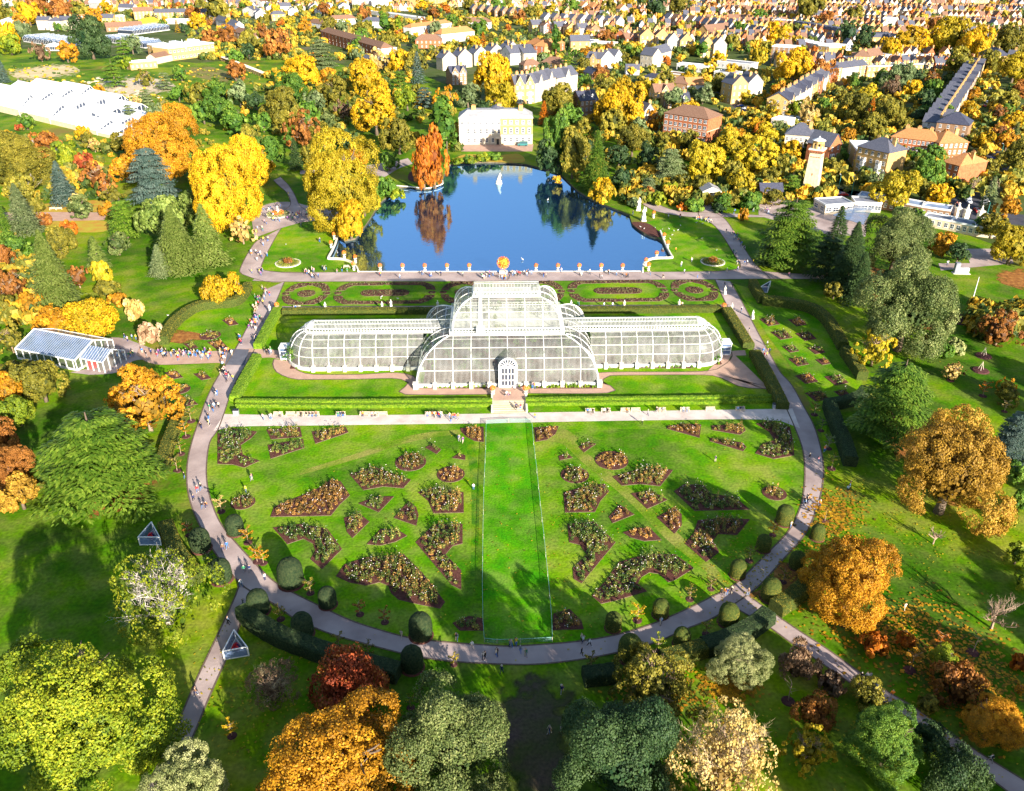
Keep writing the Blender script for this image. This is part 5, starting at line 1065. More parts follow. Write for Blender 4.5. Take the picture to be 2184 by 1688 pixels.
for (x, y) in [(2097, 760), (2091, 791)]:
    p = G(x, y); r = empty('tree_stakes', p); link('stake_frame', tm, r); link('mulch_ring', mring, r, s=8)
    thing(r, 'wooden tripod of stakes over a round mulch bed', 'stakes', 'staked planting spots', at=(x, y))
# ------------------------------------------------------------------ rose beds
M_FLW = mat('rose_petals', (.75,.62,.58), (.80,.72,.66), 3, .7, .2)
ROSE = leafmat('rose_bush', (.04,.09,.015), (.17,.19,.035), (.58,.28,.08)); ROSEO = leafmat('rose_bush_autumn', (.10,.08,.02), (.34,.20,.05), (.66,.32,.08)); ROSEG = leafmat('rose_bush_green', (.03,.08,.015), (.12,.19,.03), (.42,.34,.08))
def plants_in(poly, sp_, hmin, hmax, leaves, lsz, g, inset=.6, hfun=None):
    xs = [p.x for p in poly]; ys = [p.y for p in poly]; C = []; N = []; T = []; FL = []
    x = min(xs)
    while x < max(xs):
        y = min(ys)
        while y < max(ys):
            px, py = x + g.uniform(-.4, .4) * sp_, y + g.uniform(-.4, .4) * sp_
            if inside((px, py), poly) and all(inside((px + dx, py + dy), poly) for dx, dy in ((inset, 0), (-inset, 0), (0, -inset), (0, inset))):
                if g.random() < .16: y += sp_; continue
                h = g.uniform(hmin, hmax) * (1 + .5 * math.sin(px * .35 + py * .21)); r = sp_ * g.uniform(.45, .75); n = leaves; base = g.uniform(0, 1) * .6 + .2 * (.5 + .5 * math.sin(px * .23 - py * .31 + 1))
                u = g.normal(size=(n, 3)); u /= np.linalg.norm(u, axis=1, keepdims=True); u[:, 2] = abs(u[:, 2])
                rr = g.uniform(.35, 1, (n, 1)); C.append(u * rr * [r, r, h] + [px, py, .12]); N.append(u + g.normal(size=(n, 3)) * .5); T.append(np.clip(base + g.normal(size=n) * .22, 0, 1))
                if g.random() < .55:
                    k = int(g.integers(1, 5)); uu = g.normal(size=(k, 3)); uu /= np.linalg.norm(uu, axis=1, keepdims=True); uu[:, 2] = abs(uu[:, 2]) + .2; FL.append(uu * [r, r, h] + [px, py, .16])
            y += sp_
        x += sp_
    if not C: return None, None
    C = np.vstack(C); N = np.vstack(N); T = np.concatenate(T); V, F = rot_quads(C, N, np.full(len(C), lsz) * g.uniform(.6, 1.4, len(C)), np.full((len(C), 1), .55), g)
    fl = None
    if FL: FL = np.vstack(FL); fl = rot_quads(FL, g.normal(size=FL.shape) + [0, 0, 1], np.full(len(FL), .09), np.full((len(FL), 1), .9), g)
    return (V, F, T), fl
def bed(pts, look, m=None, h=(.7, 1.5), sp_=.85, name='rose_bed', curve=False, flowers=True, leaves=44, lsz=.15, cat='flower bed', group='rose garden beds', inset=.55):
    poly = spline(pts, 4, True) if curve else [Vector((p[0], p[1], 0)) for p in pts]
    c = sum(poly, Vector((0, 0, 0))) / len(poly); g = np.random.default_rng(int(abs(c.x * 13 + c.y * 7)) % 9999)
    r = empty(name, (c.x, c.y, 0)); loc = [p - c for p in poly]
    link('soil', poly_mesh('soil', loc, 0.0, .13, [M_SOIL, EDGE], 1), r)
    pl, fl = plants_in(loc, sp_, h[0], h[1], leaves, lsz, g, inset)
    if pl: o = link('bushes', npmesh('bushes', pl[0], pl[1], [m or ROSE], tint=pl[2]), r); o['kind'] = 'stuff'
    if fl and flowers: o = link('blooms', npmesh('blooms', fl[0], fl[1], [M_FLW]), r); o['kind'] = 'stuff'
    thing(r, look, cat, group, at=proj(c)); return r
def circ(t, cx, cy, rx, ry, n=20):
    c = G(*q(t, cx, cy)); e = G(*q(t, cx + rx, cy)); R_ = (e - c).length; return [c + Vector((R_ * math.cos(a), R_ * math.sin(a), 0)) for a in np.linspace(0, 2 * math.pi, n, endpoint=False)]
C1, C2, C0, C3 = 'c1', 'c2', 'c0', 'c3'
BEDS = [
 (Q(C1,(118,375),(395,350),(412,432),(155,452)), 'oblong rose bed just below the walk', 0), (Q(C1,(128,500),(420,450),(430,522),(152,612)), 'slanting rose bed below another bed', 1), (Q(C1,(490,390),(770,350),(793,395),(520,488)), 'wedge shaped rose bed with white blooms', 0),
 (Q(C1,(1712,360),(1905,350),(1907,475),(1830,465),(1760,430),(1722,390)), 'quarter round bed of autumn roses beside the mown strip', 2), (Q(C1,(1425,520),(1480,490),(1557,535),(1517,573)), 'small kite shaped rose bed', 0), (Q(C1,(1645,605),(1700,570),(1755,585),(1755,622)), 'tiny curved rose bed', 1),
 (circ(C1,1305,640,128,80), 'round rose bed with dense bushes', 0), (circ(C1,1635,740,115,75), 'round bed of short orange roses', 2), (Q(C1,(802,742),(1000,680),(1308,785),(1243,855),(1080,840),(915,870)), 'broad fan shaped rose bed', 0),
 (Q(C1,(150,1090),(180,1010),(560,850),(640,790),(730,800),(805,912),(720,990),(648,1080)), 'long boot shaped rose bed with yellow bushes', 2), (Q(C1,(875,980),(1020,925),(1168,922),(1042,1052)), 'small triangular rose bed', 1), (Q(C1,(1165,1098),(1290,960),(1350,1010),(1370,1075),(1352,1163)), 'small petal shaped rose bed', 0),
 (Q(C1,(1362,888),(1500,850),(1740,890),(1742,1055),(1492,1060),(1450,960)), 'flag shaped rose bed beside the mown strip', 0), (Q(C1,(170,1180),(400,1150),(620,1190),(740,1355),(575,1520),(480,1440),(520,1370),(500,1310),(420,1270),(290,1315)), 'hook shaped rose bed in the shade', 1),
 (Q(C1,(755,1100),(880,1060),(965,1130),(825,1265),(780,1215)), 'small leaf shaped rose bed', 0), (Q(C1,(945,1315),(1060,1190),(1200,1200),(1275,1245),(1180,1295),(1060,1325)), 'small bow shaped rose bed', 1), (Q(C1,(1345,1300),(1500,1150),(1732,1150),(1732,1310),(1650,1330),(1590,1400),(1720,1530),(1722,1690),(1640,1650)), 'large arrow shaped rose bed', 0),
 (P((716.6,1230),(735,1205),(780,1190),(861.8,1183.7),(900.7,1222.6),(949,1284.7),(939,1299),(897,1291),(850,1280),(834,1266),(828,1250),(810,1243),(780,1250),(745,1243)), 'very large crescent rose bed half in shade', 0),
 (Q(C0,(1790,400),(1900,360),(2115,390),(2070,440),(1980,500),(2000,580),(2135,630),(2010,685),(1920,660),(1790,655)), 'large hook shaped rose bed', 1), (circ(C0,2000,970,100,60), 'round bed of pink and white roses near the ring path', 0),
 (Q(C2,(245,355),(447,345),(420,410),(350,455),(258,473)), 'quarter round bed of brown roses beside the mown strip', 2), (Q(C2,(612,515),(680,475),(755,490),(655,560)), 'small wedge shaped rose bed', 0), (Q(C2,(447,590),(520,570),(562,603),(455,625)), 'tiny curved rose bed', 1), (circ(C2,883,625,138,84), 'large round rose bed', 2), (circ(C2,580,745,117,72), 'round rose bed of pale bushes', 0),
 (Q(C2,(890,760),(1030,720),(1180,680),(1388,705),(1283,838),(1120,820),(965,833)), 'wide rose bed with one red bush', 0), (Q(C2,(487,890),(700,830),(830,820),(862,880),(790,960),(747,1050),(500,1053)), 'square cornered rose bed beside the mown strip', 0), (Q(C2,(860,1090),(950,990),(1070,1070),(890,1142)), 'small rose bed shaped like a leaf', 2),
 (Q(C2,(1040,900),(1200,870),(1343,950),(1175,1025)), 'small diamond rose bed', 0), (Q(C2,(1255,1095),(1400,1010),(1460,1070),(1460,1160),(1400,1230)), 'petal shaped rose bed with orange bushes', 2), (Q(C2,(1395,880),(1480,820),(1640,830),(1700,900),(1900,930),(2020,1030),(1565,1040),(1480,960)), 'long rose bed with palms and tall bushes', 1),
 (Q(C2,(975,1220),(1100,1180),(1200,1185),(1295,1280),(1150,1290),(1040,1260)), 'small bow shaped rose bed', 2), (Q(C2,(520,1150),(740,1130),(915,1300),(635,1638),(570,1600),(565,1510),(680,1400),(620,1320),(535,1300)), 'large arrow shaped rose bed', 1), (Q(C2,(1590,1120),(1780,1100),(2020,1110),(1915,1240),(1760,1230),(1715,1290),(1768,1380),(1660,1462),(1485,1310),(1560,1220)), 'hook shaped rose bed around a lawn notch', 0),
 (P((1262,1272),(1290,1242),(1320,1200),(1380,1183),(1440,1184),(1480,1213),(1440,1238),(1425,1243),(1405,1225),(1385,1222),(1368,1232),(1360,1246),(1380,1262),(1320,1280),(1282,1289)), 'very large crescent rose bed half in sun', 1),
 (Q(C2,(1335,345),(1480,325),(1620,330),(1607,440),(1340,365)), 'wedge shaped rose bed below the walk', 2), (Q(C2,(1705,340),(1960,325),(1985,380),(1940,415),(1710,375)), 'oblong rose bed below the walk', 0), (Q(C2,(1690,440),(1960,480),(1992,515),(1965,550),(1695,468)), 'slanting rose bed below another bed', 0),
 (P((1612,905),(1645,898),(1685,912),(1692,945),(1694,972),(1650,980),(1611,968),(1625,948),(1652,940),(1640,922)), 'large hook shaped rose bed', 1), (circ(C3,130,895,100,66), 'oval bed of white roses near the ring path', 0),
 (P((965,1330),(1000,1315),(1030,1320),(1032,1346),(980,1346)), 'small bed of grey shrubs by the strip corner', 1), (P((1178,1345),(1180,1310),(1215,1300),(1240,1325),(1245,1343)), 'small bed of white flowers by the strip corner', 0)]
for pts, look, v in BEDS: bed(pts, look, (ROSE, ROSEG, ROSEO)[v], h=(.8, 1.8) if v != 2 else (.6, 1.3), leaves=58, lsz=.14)
for (t, x, y, w) in [('b3',90,1120,85),('b3',320,1125,78),('b3',190,1230,90),('b3',390,1240,88),('b3',265,1345,70),('b3',475,1355,76),('b3',330,1450,85),('b3',530,1450,62),('b3',395,1590,95),('b3',640,1600,100),('c3',480,95,100),('c3',690,75,72),
                     ('b0',1895,1125,70),('b0',1570,1320,62),('b0',1790,1310,86),('b0',1430,1560,78),('b0',1665,1570,74),('c0',1540,140,90)]:
    bed(Q(t,(x - w, y - w * .25),(x + w * .3, y - w * .42),(x + w, y + w * .25),(x - w * .1, y + w * .45)), 'diamond shaped rose bed', (ROSE, ROSEG, ROSEO)[int(x) % 3], h=(.7, 1.4), group='rose beds in the hedge gardens')
bed(circ('b0',1730,1235,85,45), 'round rose bed with a clipped bush in the middle', ROSE, h=(.5, .9), group='rose beds in the hedge gardens'); bed(circ('c0',1480,40,85,40), 'round rose bed below the queue path', ROSE, h=(.5, .9), group='rose beds in the hedge gardens')
# long beds against the palm house plinth
for (x0, x1, yy) in [(q('b1',360,0)[0], q('b1',495,0)[0], 788), (q('b1',520,0)[0], q('b1',1290,0)[0], 788), (895, 1062, 829), (1104, 1272, 829), (q('b2',835,0)[0], q('b2',1560,0)[0], 786), (q('b2',1580,0)[0], q('b2',1780,0)[0], 779)]:
    a, b = G(x0, yy), G(x1, yy); bed([a, b, b + Vector((0, 1.3, 0)), a + Vector((0, 1.3, 0))], 'narrow bed of bright green plants against the palm house plinth', leafmat('plinth_plants', (.08,.20,.012), (.20,.36,.015), (.45,.50,.03)), h=(.5, 1.0), sp_=.6, name='plinth_bed', flowers=False, group='beds along the palm house', inset=.15)
# tropical planting inside the palm house
g = np.random.default_rng(5); C = []; N = []; T = []
for i in range(520):
    u = g.uniform(-56, 56); cen = abs(u) < 20
    v = g.uniform(-14, 14) if cen else g.uniform(-6, 6); hmax = (15 - abs(v) * .6 if abs(u) < 11 and abs(v) < 8 else 8 - max(0, abs(v) - 10) * .8) if cen else 6.3 - abs(v) * .35
    h = g.uniform(.35, 1) * hmax; n = 70; k = g.random(n); a = g.random(n) * 6.28; r = g.uniform(.4, 2.0) * (.4 + .6 * g.random(n))
    C.append(np.stack([u + r * np.cos(a), np.clip(v + r * np.sin(a), -15.5 if cen else -6.6, 15.5 if cen else 6.6), np.clip(h - .25 * r ** 2 + g.normal(size=n) * .3, .2, None)], 1)); N.append(g.normal(size=(n, 3)) + [0, 0, .8]); T.append(np.clip(g.random() * .6 + g.random(n) * .4, 0, 1))
C = np.vstack(C); V, F = rot_quads(C, np.vstack(N), np.full(len(C), .38), np.full((len(C), 1), .45), g)
o = link('tropical_plants', npmesh('tropical_plants', V, F, [leafmat('tropical_leaf', (.012,.05,.012), (.06,.15,.02), (.22,.30,.05))], tint=np.concatenate(T)), loc=(CX, Y0, 0)); o['kind'] = 'stuff'; o['label'] = 'dense green tropical plants growing inside the glass palm house'
MB().box(-56, 56, -6.5, 6.5, .02, .12).box(-21, 21, -16, -6.4, .02, .119).box(-21, 21, 6.4, 16, .02, .119).build('glasshouse_floor', M_SOIL, palm)
# ------------------------------------------------------------------ the parterre
M_PARB = leafmat('parterre_plants', (.05,.065,.02), (.13,.11,.045), (.24,.17,.08), trans=.1)
yb, yf = G(800, 601).y, G(800, 651.5).y; ycen = (yb + yf) / 2; SY = (yb - yf) / 19.4
def par_bed(cx, pts, look):
    w = [Vector((cx + x, ycen + y * SY, 0)) for x, y in pts]; bed(w, look, M_PARB, h=(.18, .3), sp_=.75, name='parterre_bed', flowers=False, leaves=9, lsz=.2, group='parterre beds', inset=.25)
def circle(cx, cy, r, n=14): return [(cx + r * math.cos(a), cy + r * math.sin(a)) for a in np.linspace(0, 2 * math.pi, n, endpoint=False)]
def square_mod(cx):
    par_bed(cx, circle(0, 0, 2.8, 20), 'large round parterre bed')
    for x, y in ((0, 7.7), (0, -7.7), (6.3, 0), (-6.3, 0)): par_bed(cx, circle(x, y, 1.15), 'small round parterre bed')
    for sx in (-1, 1):
        for sy in (-1, 1): par_bed(cx, [(sx * x, sy * y) for x, y in [(7, 1.8), (6.6, 4.2), (5.5, 6.8), (3.9, 8.7), (.4, 8.9), (1.1, 6.2), (2.9, 5.0), (4.3, 3.4), (4.5, 1.8)]], 'curved corner bed of the square parterre')
def long_mod(cx):
    arc_ = [(5 + 2.6 * math.cos(a), 2.6 * math.sin(a)) for a in np.linspace(-math.pi / 2, math.pi / 2, 9)]; par_bed(cx, arc_ + [(-x, -y) for x, y in arc_], 'long round ended parterre bed')
    for x, y in ((0, 7.7), (0, -7.7), (14.6, 0), (-14.6, 0)): par_bed(cx, circle(x, y, 1.15), 'small round parterre bed')
    for sx in (-1, 1):
        for sy in (-1, 1): par_bed(cx, [(sx * x, sy * y) for x, y in [(15.6, 2.1), (15.2, 4.6), (13.8, 7), (11.6, 8.8), (1.1, 8.9), (1.2, 6.4), (10.6, 6.2), (12.2, 4.6), (12.7, 2.4)]], 'long L shaped parterre bed')
lx0, lx1 = G(598, 626).x, G(1044, 626).x; rx0, rx1 = G(1100, 626).x, G(1538, 623).x
for (a, b) in ((lx0, lx1), (rx0, rx1)):
    L = b - a; square_mod(a + L * .125); long_mod(a + L * .5); square_mod(b - L * .125)
# ------------------------------------------------------------------ buildings
FOOT = []
def win_mesh(key, w, h, frame, sash=True, t=.09):
    def f():
        mb = MB(); mb.box(-w / 2 - .12, w / 2 + .12, -.05, .02, -.1, h + .12, 0)
        mb.box(-w / 2, w / 2, -.075, -.051, 0, h, 1)
        if sash: mb.box(-w / 2, w / 2, -.10, -.076, h * .5 - .05, h * .5 + .05, 0); mb.box(-.04, .04, -.101, -.077, 0, h, 0)
        mb.box(-w / 2 - .18, w / 2 + .18, -.16, .01, -.22, -.101, 0)
        return mb.mesh('window', [frame, M_PANE])
    return bank(('win', key), f)
FR = {'w': M_WHITE, 'r': M_RENDER, 'd': M_GREYM}
def chimney_mesh(n=2): return bank(('chim', n), lambda: (lambda mb: [mb.box(-.35 - .25 * n, .35 + .25 * n, -.4, .4, -1.6, 1.6, 0).box(-.45 - .25 * n, .45 + .25 * n, -.5, .5, 1.6, 1.85, 0)] and [mb.lathe([(.16, 1.84), (.13, 2.5)], 6, (-.25 * n + .5 * i, 0), 1) for i in range(n + 1)] and mb)(MB()).mesh('chimney', [M_BRICKY, M_TERRA]))
def house(p1, p2, dep, h, roof='gable', wm=None, rm=None, look='house', cat='house', name='house', group='houses and flats beyond the gardens', storeys=2, wins=None, chim=1, rh=None, gables=0, frame='w', side=1, bays=0, dormers=0, winw=1.0, winh=1.5, foot=True, place=None, door=True, band=None):
    """front wall runs from p1 to p2, body goes away from the viewer"""
    p1, p2 = Vector(p1), Vector(p2); u = (p2 - p1); L = u.length; a = math.atan2(u.y, u.x); c = (p1 + p2) / 2; wm = wm or M_BRICKY; rm = rm or M_SLATE
    r = empty(name, (p1.x, p1.y, 0), a); ctr = c + Vector((-u.y, u.x, 0)).normalized() * dep / 2
    if foot: FOOT.append((ctr.x, ctr.y, max(L, dep) * .5)); PLACED.append((ctr.x, ctr.y, max(L, dep) * .45))
    rh = rh if rh is not None else dep * .42; o = .35
    w = MB(); w.box(0, L, 0, dep, -.3, h, 0)
    if roof == 'gable':   # ridge along the front
        w.poly([(0, 0, h), (0, dep / 2, h + rh), (0, dep, h)][::-1]); w.poly([(L, 0, h), (L, dep, h), (L, dep / 2, h + rh)][::-1])
    if roof == 'front':   # ridge runs back, gable faces front
        w.poly([(0, 0, h), (L, 0, h), (L / 2, 0, h + rh)]); w.poly([(0, dep, h), (L, dep, h), (L / 2, dep, h + rh)][::-1])
    wo = w.build('wall', wm, r)
    f = MB(); t = .18
    def slab(pts):
        n = (Vector(pts[1]) - Vector(pts[0])).cross(Vector(pts[2]) - Vector(pts[0])).normalized()
        if n.z < 0: n = -n
        up = [tuple(Vector(p) + n * t) for p in pts]; k = len(pts); f.poly(up); f.poly([tuple(p) for p in pts][::-1])
        for i in range(k): f.poly([tuple(pts[i]), tuple(pts[(i + 1) % k]), up[(i + 1) % k], up[i]])
    if roof == 'gable':
        e = rh * o / (dep / 2); slab([(-o, -o, h - e), (L + o, -o, h - e), (L + o, dep / 2, h + rh), (-o, dep / 2, h + rh)]); slab([(L + o, dep + o, h - e), (-o, dep + o, h - e), (-o, dep / 2, h + rh), (L + o, dep / 2, h + rh)])
    elif roof == 'front':
        e = rh * o / (L / 2); slab([(-o, -o, h - e), (L / 2, -o, h + rh), (L / 2, dep + o, h + rh), (-o, dep + o, h - e)]); slab([(L + o, -o, h - e), (L + o, dep + o, h - e), (L / 2, dep + o, h + rh), (L / 2, -o, h + rh)])
    elif roof == 'hip':
        k = min(dep / 2, L / 2 - .1); A, B_, C_, D = (-o, -o, h), (L + o, -o, h), (L + o, dep + o, h), (-o, dep + o, h); E, F_ = (k, dep / 2, h + rh), (L - k, dep / 2, h + rh)
        slab([A, B_, F_, E]); slab([C_, D, E, F_]); slab([D, A, E]); slab([B_, C_, F_])
    elif roof == 'flat':
        f.box(.2, L - .2, .2, dep - .2, h - .05, h + .12)
        for (x0, x1, y0, y1) in ((-.1, L + .1, -.1, .2), (-.1, L + .1, dep - .2, dep + .1), (-.1, .2, .2, dep - .2), (L - .2, L + .1, .2, dep - .2)): w2 = f.box(x0, x1, y0, y1, h - .1, h + .55, 1)
    elif roof == 'mansard':
        slab([(-o, -o, h), (L + o, -o, h), (L - .8, 1.4, h + rh), (.8, 1.4, h + rh)]); slab([(L + o, dep + o, h), (-o, dep + o, h), (.8, dep - 1.4, h + rh), (L - .8, dep - 1.4, h + rh)]); slab([(-o, dep + o, h), (-o, -o, h), (.8, 1.4, h + rh), (.8, dep - 1.4, h + rh)]); slab([(L + o, -o, h), (L + o, dep + o, h), (L - .8, dep - 1.4, h + rh), (L - .8, 1.4, h + rh)])
        f.box(.7, L - .7, 1.3, dep - 1.3, h + rh - .05, h + rh + .15, 0)
    ro = f.build('roof', [rm, M_WHITE if roof == 'flat' else rm], r)
    for i in range(gables):   # cross gables with their own little roofs
        gx = L * (i + .5) / gables; gw = min(L / gables * .42, 2.6); gh = rh * .95
        g = MB(); g.box(gx - gw, gx + gw, -.5, dep * .3, .01, h + .05, 0); g.poly([(gx - gw, -.5, h + .04), (gx + gw, -.5, h + .04), (gx, -.5, h + gh)])
        go = g.build('gable', wm, r)
        rr = MB()
        for s in (-1, 1):
            P0, P1, P2, P3 = Vector((gx + s * (gw + .3), -.85, h - .2)), Vector((gx, -.85, h + gh + .12)), Vector((gx, dep * .5, h + gh + .12)), Vector((gx + s * (gw + .3), dep * .3, h - .2)); dn = Vector((0, 0, -.16))
            rr.poly([P0, P1, P2, P3]); rr.poly([P0 + dn, P1 + dn, P2 + dn, P3 + dn]); rr.poly([P0, P1, P1 + dn, P0 + dn], 1)
        rr.build('gable_roof', [rm, M_WHITE], go)
        link('window', win_mesh('a' + frame, winw, winh, FR[frame]), go, (gx, -.5, h - .4))
    nw = wins if wins is not None else max(1, int(L / 3.0)); wm_ = win_mesh((winw, winh, frame), winw, winh, FR[frame]); sh = h / storeys
    for s in range(storeys):
        for i in range(nw):
            x = L * (i + .5) / nw
            if door and s == 0 and i == nw // 2: continue
            y = -.001 - (.5 if gables and any(abs(x - L * (j + .5) / gables) < min(L / gables * .42, 2.6) for j in range(gables)) else 0)
            link('window', wm_, r, (x, y, s * sh + sh * .32))
    if door: link('door', bank(('door', frame), lambda: MB().box(-.55, .55, -.08, .0, 0, 2.1, 0).box(-.75, .75, -.10, .0, 2.1, 2.5, 1).mesh('door', [M_BLACK, M_WHITE])), r, (L * (nw // 2 + .5) / nw, -.52 if gables else -.02, 0))
    if side:
        ns = max(1, int(dep / 4.2)); vis_right = proj(p2)[0] < 1092
        for s in range(storeys):
            for i in range(ns):
                y = dep * (i + .5) / ns
                if vis_right: link('window', wm_, r, (L + .001, y, s * sh + sh * .32), math.pi / 2)
                else: link('window', wm_, r, (-.001, y, s * sh + sh * .32), -math.pi / 2)
    for i in range(chim):
        x = L * (i + 1) / (chim + 1) if chim > 1 else L * .82
        cz = h + (rh if roof in ('gable',) else rh * .8 if roof in ('hip', 'front') else .2) * (.9)
        co = link('chimney', chimney_mesh(2), ro, (x, dep * .5 if roof != 'front' else dep * .35, cz + .2))
    for i in range(dormers):
        x = L * (i + .5) / dormers; zz = h + rh * .28; yy = dep * .12
        d = MB(); d.box(x - .75, x + .75, yy, yy + 2.2, zz - .3, zz + 1.2, 0); d.poly([(x - .95, yy - .1, zz + 1.15), (x + .95, yy - .1, zz + 1.15), (x, yy - .1, zz + 1.9)], 0)
        for s in (-1, 1): d.poly([(x + s * 1.0, yy - .15, zz + 1.12), (x, yy - .15, zz + 1.98), (x, yy + 3, zz + 1.98), (x + s * 1.0, yy + 2.4, zz + 1.12)], 1)
        do = d.build('dormer', [M_RENDW, rm], ro); link('window', win_mesh('dm' + frame, .9, .9, FR[frame]), do, (x, yy - .01, zz + .1))
    for i in range(bays):
        x = L * (i + .5) / bays if bays > 1 else L * .3
        b = MB(); pts = [(x - 1.5, 0), (x - .9, -1.0), (x + .9, -1.0), (x + 1.5, 0)]; hb = h * .62
        for (xa, ya), (xb, yb) in zip(pts, pts[1:]): b.poly([(xa, ya, 0), (xb, yb, 0), (xb, yb, hb), (xa, ya, hb)])
        b.poly([(px, py, hb) for px, py in pts])
        bo = b.build('bay_window', M_RENDW, r)
        for k in range(max(1, storeys - 1)): link('window', wm_, bo, (x, -1.002, k * sh + sh * .3)); link('window', win_mesh((.6, winh, frame), .6, winh, FR[frame]), bo, (x - 1.2, -.502, k * sh + sh * .3), -1.03); link('window', win_mesh((.6, winh, frame), .6, winh, FR[frame]), bo, (x + 1.2, -.502, k * sh + sh * .3), 1.03)
    if band: MB().box(-.06, L + .06, -.08, dep + .06, h * .5 - .15, h * .5 + .15).build('string_course', M_RENDER, r)
    thing(r, look, cat, group, place, at=proj((ctr.x, ctr.y, h * .6))); return r
def bld(t, x1, y1, x2, y2, dep, h, *a, **k):
    return house(G(*q(t, x1, y1)), G(*q(t, x2, y2)), dep, h, *a, **k)
def terrace(pa, pb, n, dep, h, roof, wm, rm, look, rh=None, storeys=2, wob=0, **k):
    a, b = Vector(pa), Vector(pb)
    for i in range(n):
        p, r_ = a.lerp(b, i / n + .004), a.lerp(b, (i + .99) / n)
        house(p, r_, dep, h * rnd.uniform(.97, 1.03), roof, wm if not isinstance(wm, list) else rnd.choice(wm), rm if not isinstance(rm, list) else rnd.choice(rm), look, 'house', 'terraced_house', 'houses in terraces', storeys, 2, k.get('chim', 1), rh, side=1 if i in (0, n - 1) else 0, door=False, gables=k.get('gables', 0), dormers=k.get('dormers', 0), bays=k.get('bays', 0), frame=k.get('frame', 'w'))
# the white mansion by the pond
mp1, mp2 = G(*q('a1', 1706, 1192)), G(*q('a2', 232, 1190)); ML = (mp2 - mp1).length; MDp = 14
man = empty('mansion', mp1, math.atan2((mp2 - mp1).y, (mp2 - mp1).x)); MH = 13.2
MB().box(0, ML * .56, 0, MDp, -.2, MH).build('cream_wing', M_RENDER, man)
MB().box(ML * .56 + .01, ML, .8, MDp, -.2, MH * .36).build('base_storey', M_RENDER, man); MB().box(ML * .56 + .01, ML, .9, MDp, MH * .36 + .002, MH).build('brick_wing', M_BRICKY, man)
for z0, z1 in ((MH * .35, MH * .37), (MH * .72, MH * .735), (MH - .35, MH + .35)): MB().box(-.2, ML * .56 + .15, -.22, MDp + .2, z0, z1).box(ML * .56 + .16, ML + .2, .62, MDp + .2, z0 + .002, z1 + .002).build('cornice', M_RENDER, man)
rf = MB(); hh = 3.4
for (x0, x1, y0) in ((-.2, ML * .56, -.2), (ML * .56 + .01, ML + .2, .7)):
    k = 4.5; A_, B_, C_, D_ = (x0, y0, MH + .36), (x1, y0, MH + .36), (x1, MDp + .2, MH + .36), (x0, MDp + .2, MH + .36); E_ = (x0 + (k if x0 < 1 else 0), y0 + k, MH + hh); F_ = (x1 - (k if x1 > ML * .8 else 0), y0 + k, MH + hh); G_ = (F_[0], MDp - k, MH + hh); H_ = (E_[0], MDp - k, MH + hh)
    for pts in ([A_, B_, F_, E_], [B_, C_, G_, F_], [C_, D_, H_, G_], [D_, A_, E_, H_], [E_, F_, G_, H_]): rf.poly(pts)
mro = rf.build('roof', M_LEAD, man)
for x, y in ((ML * .2, 4.5), (ML * .84, 4.6), (ML * .55, 9)): link('chimney', chimney_mesh(3), mro, (x, y, MH + 3.6))
MB().lathe([(5.5, MH + 1), (5.2, MH + 2.6), (.2, MH + 5.4)], 8, (ML * .52, MDp - 4)).build('cupola', M_SLATE, mro)
wmm = [win_mesh(('m', i), 1.15, hgt, M_WHITE) for i, hgt in enumerate((1.9, 2.2, 1.4))]
for i in range(12):
    x = ML * (i + .55) / 12.1; yy = -.002 if x < ML * .56 else (.79, .88, .88)
    for s, z in enumerate((MH * .10, MH * .43, MH * .78)):
        if i == 0 and s < 2: continue
        if i == 6 and s == 0: continue
        link('window', wmm[s], man, (x, yy if isinstance(yy, float) else yy[s], z))
        if x > ML * .56 and s: MB().box(x - .85, x + .85, .84, .879, z - .25, z + (2.6 if s == 1 else 1.75)).build('window_surround', M_RENDW, man)
pp = MB(); px = ML * .525
for x in (px - 1.5, px + 1.5): pp.lathe([(.25, 0), (.2, 3.4)], 8, (x, -2.2))
pp.box(px - 1.9, px + 1.9, -2.6, -.23, 3.4, 4.0); pp.build('porch', M_RENDER, man); MB().box(px - .6, px + .6, -.3, -.24, 0, 2.8).build('door', M_BLACK, man)
MB().box(ML * .60, ML * .78, -1.2, -.2, 0, .7).build('planter_wall', M_RENDER, man)
thing(man, 'three storey mansion, left half cream and right half yellow brick', 'mansion', place='behind the pond'); FOOT.append((mp1.x + ML / 2, mp1.y + 7, ML / 2)); PLACED.append((mp1.x + ML / 2, mp1.y + 7, ML * .45))
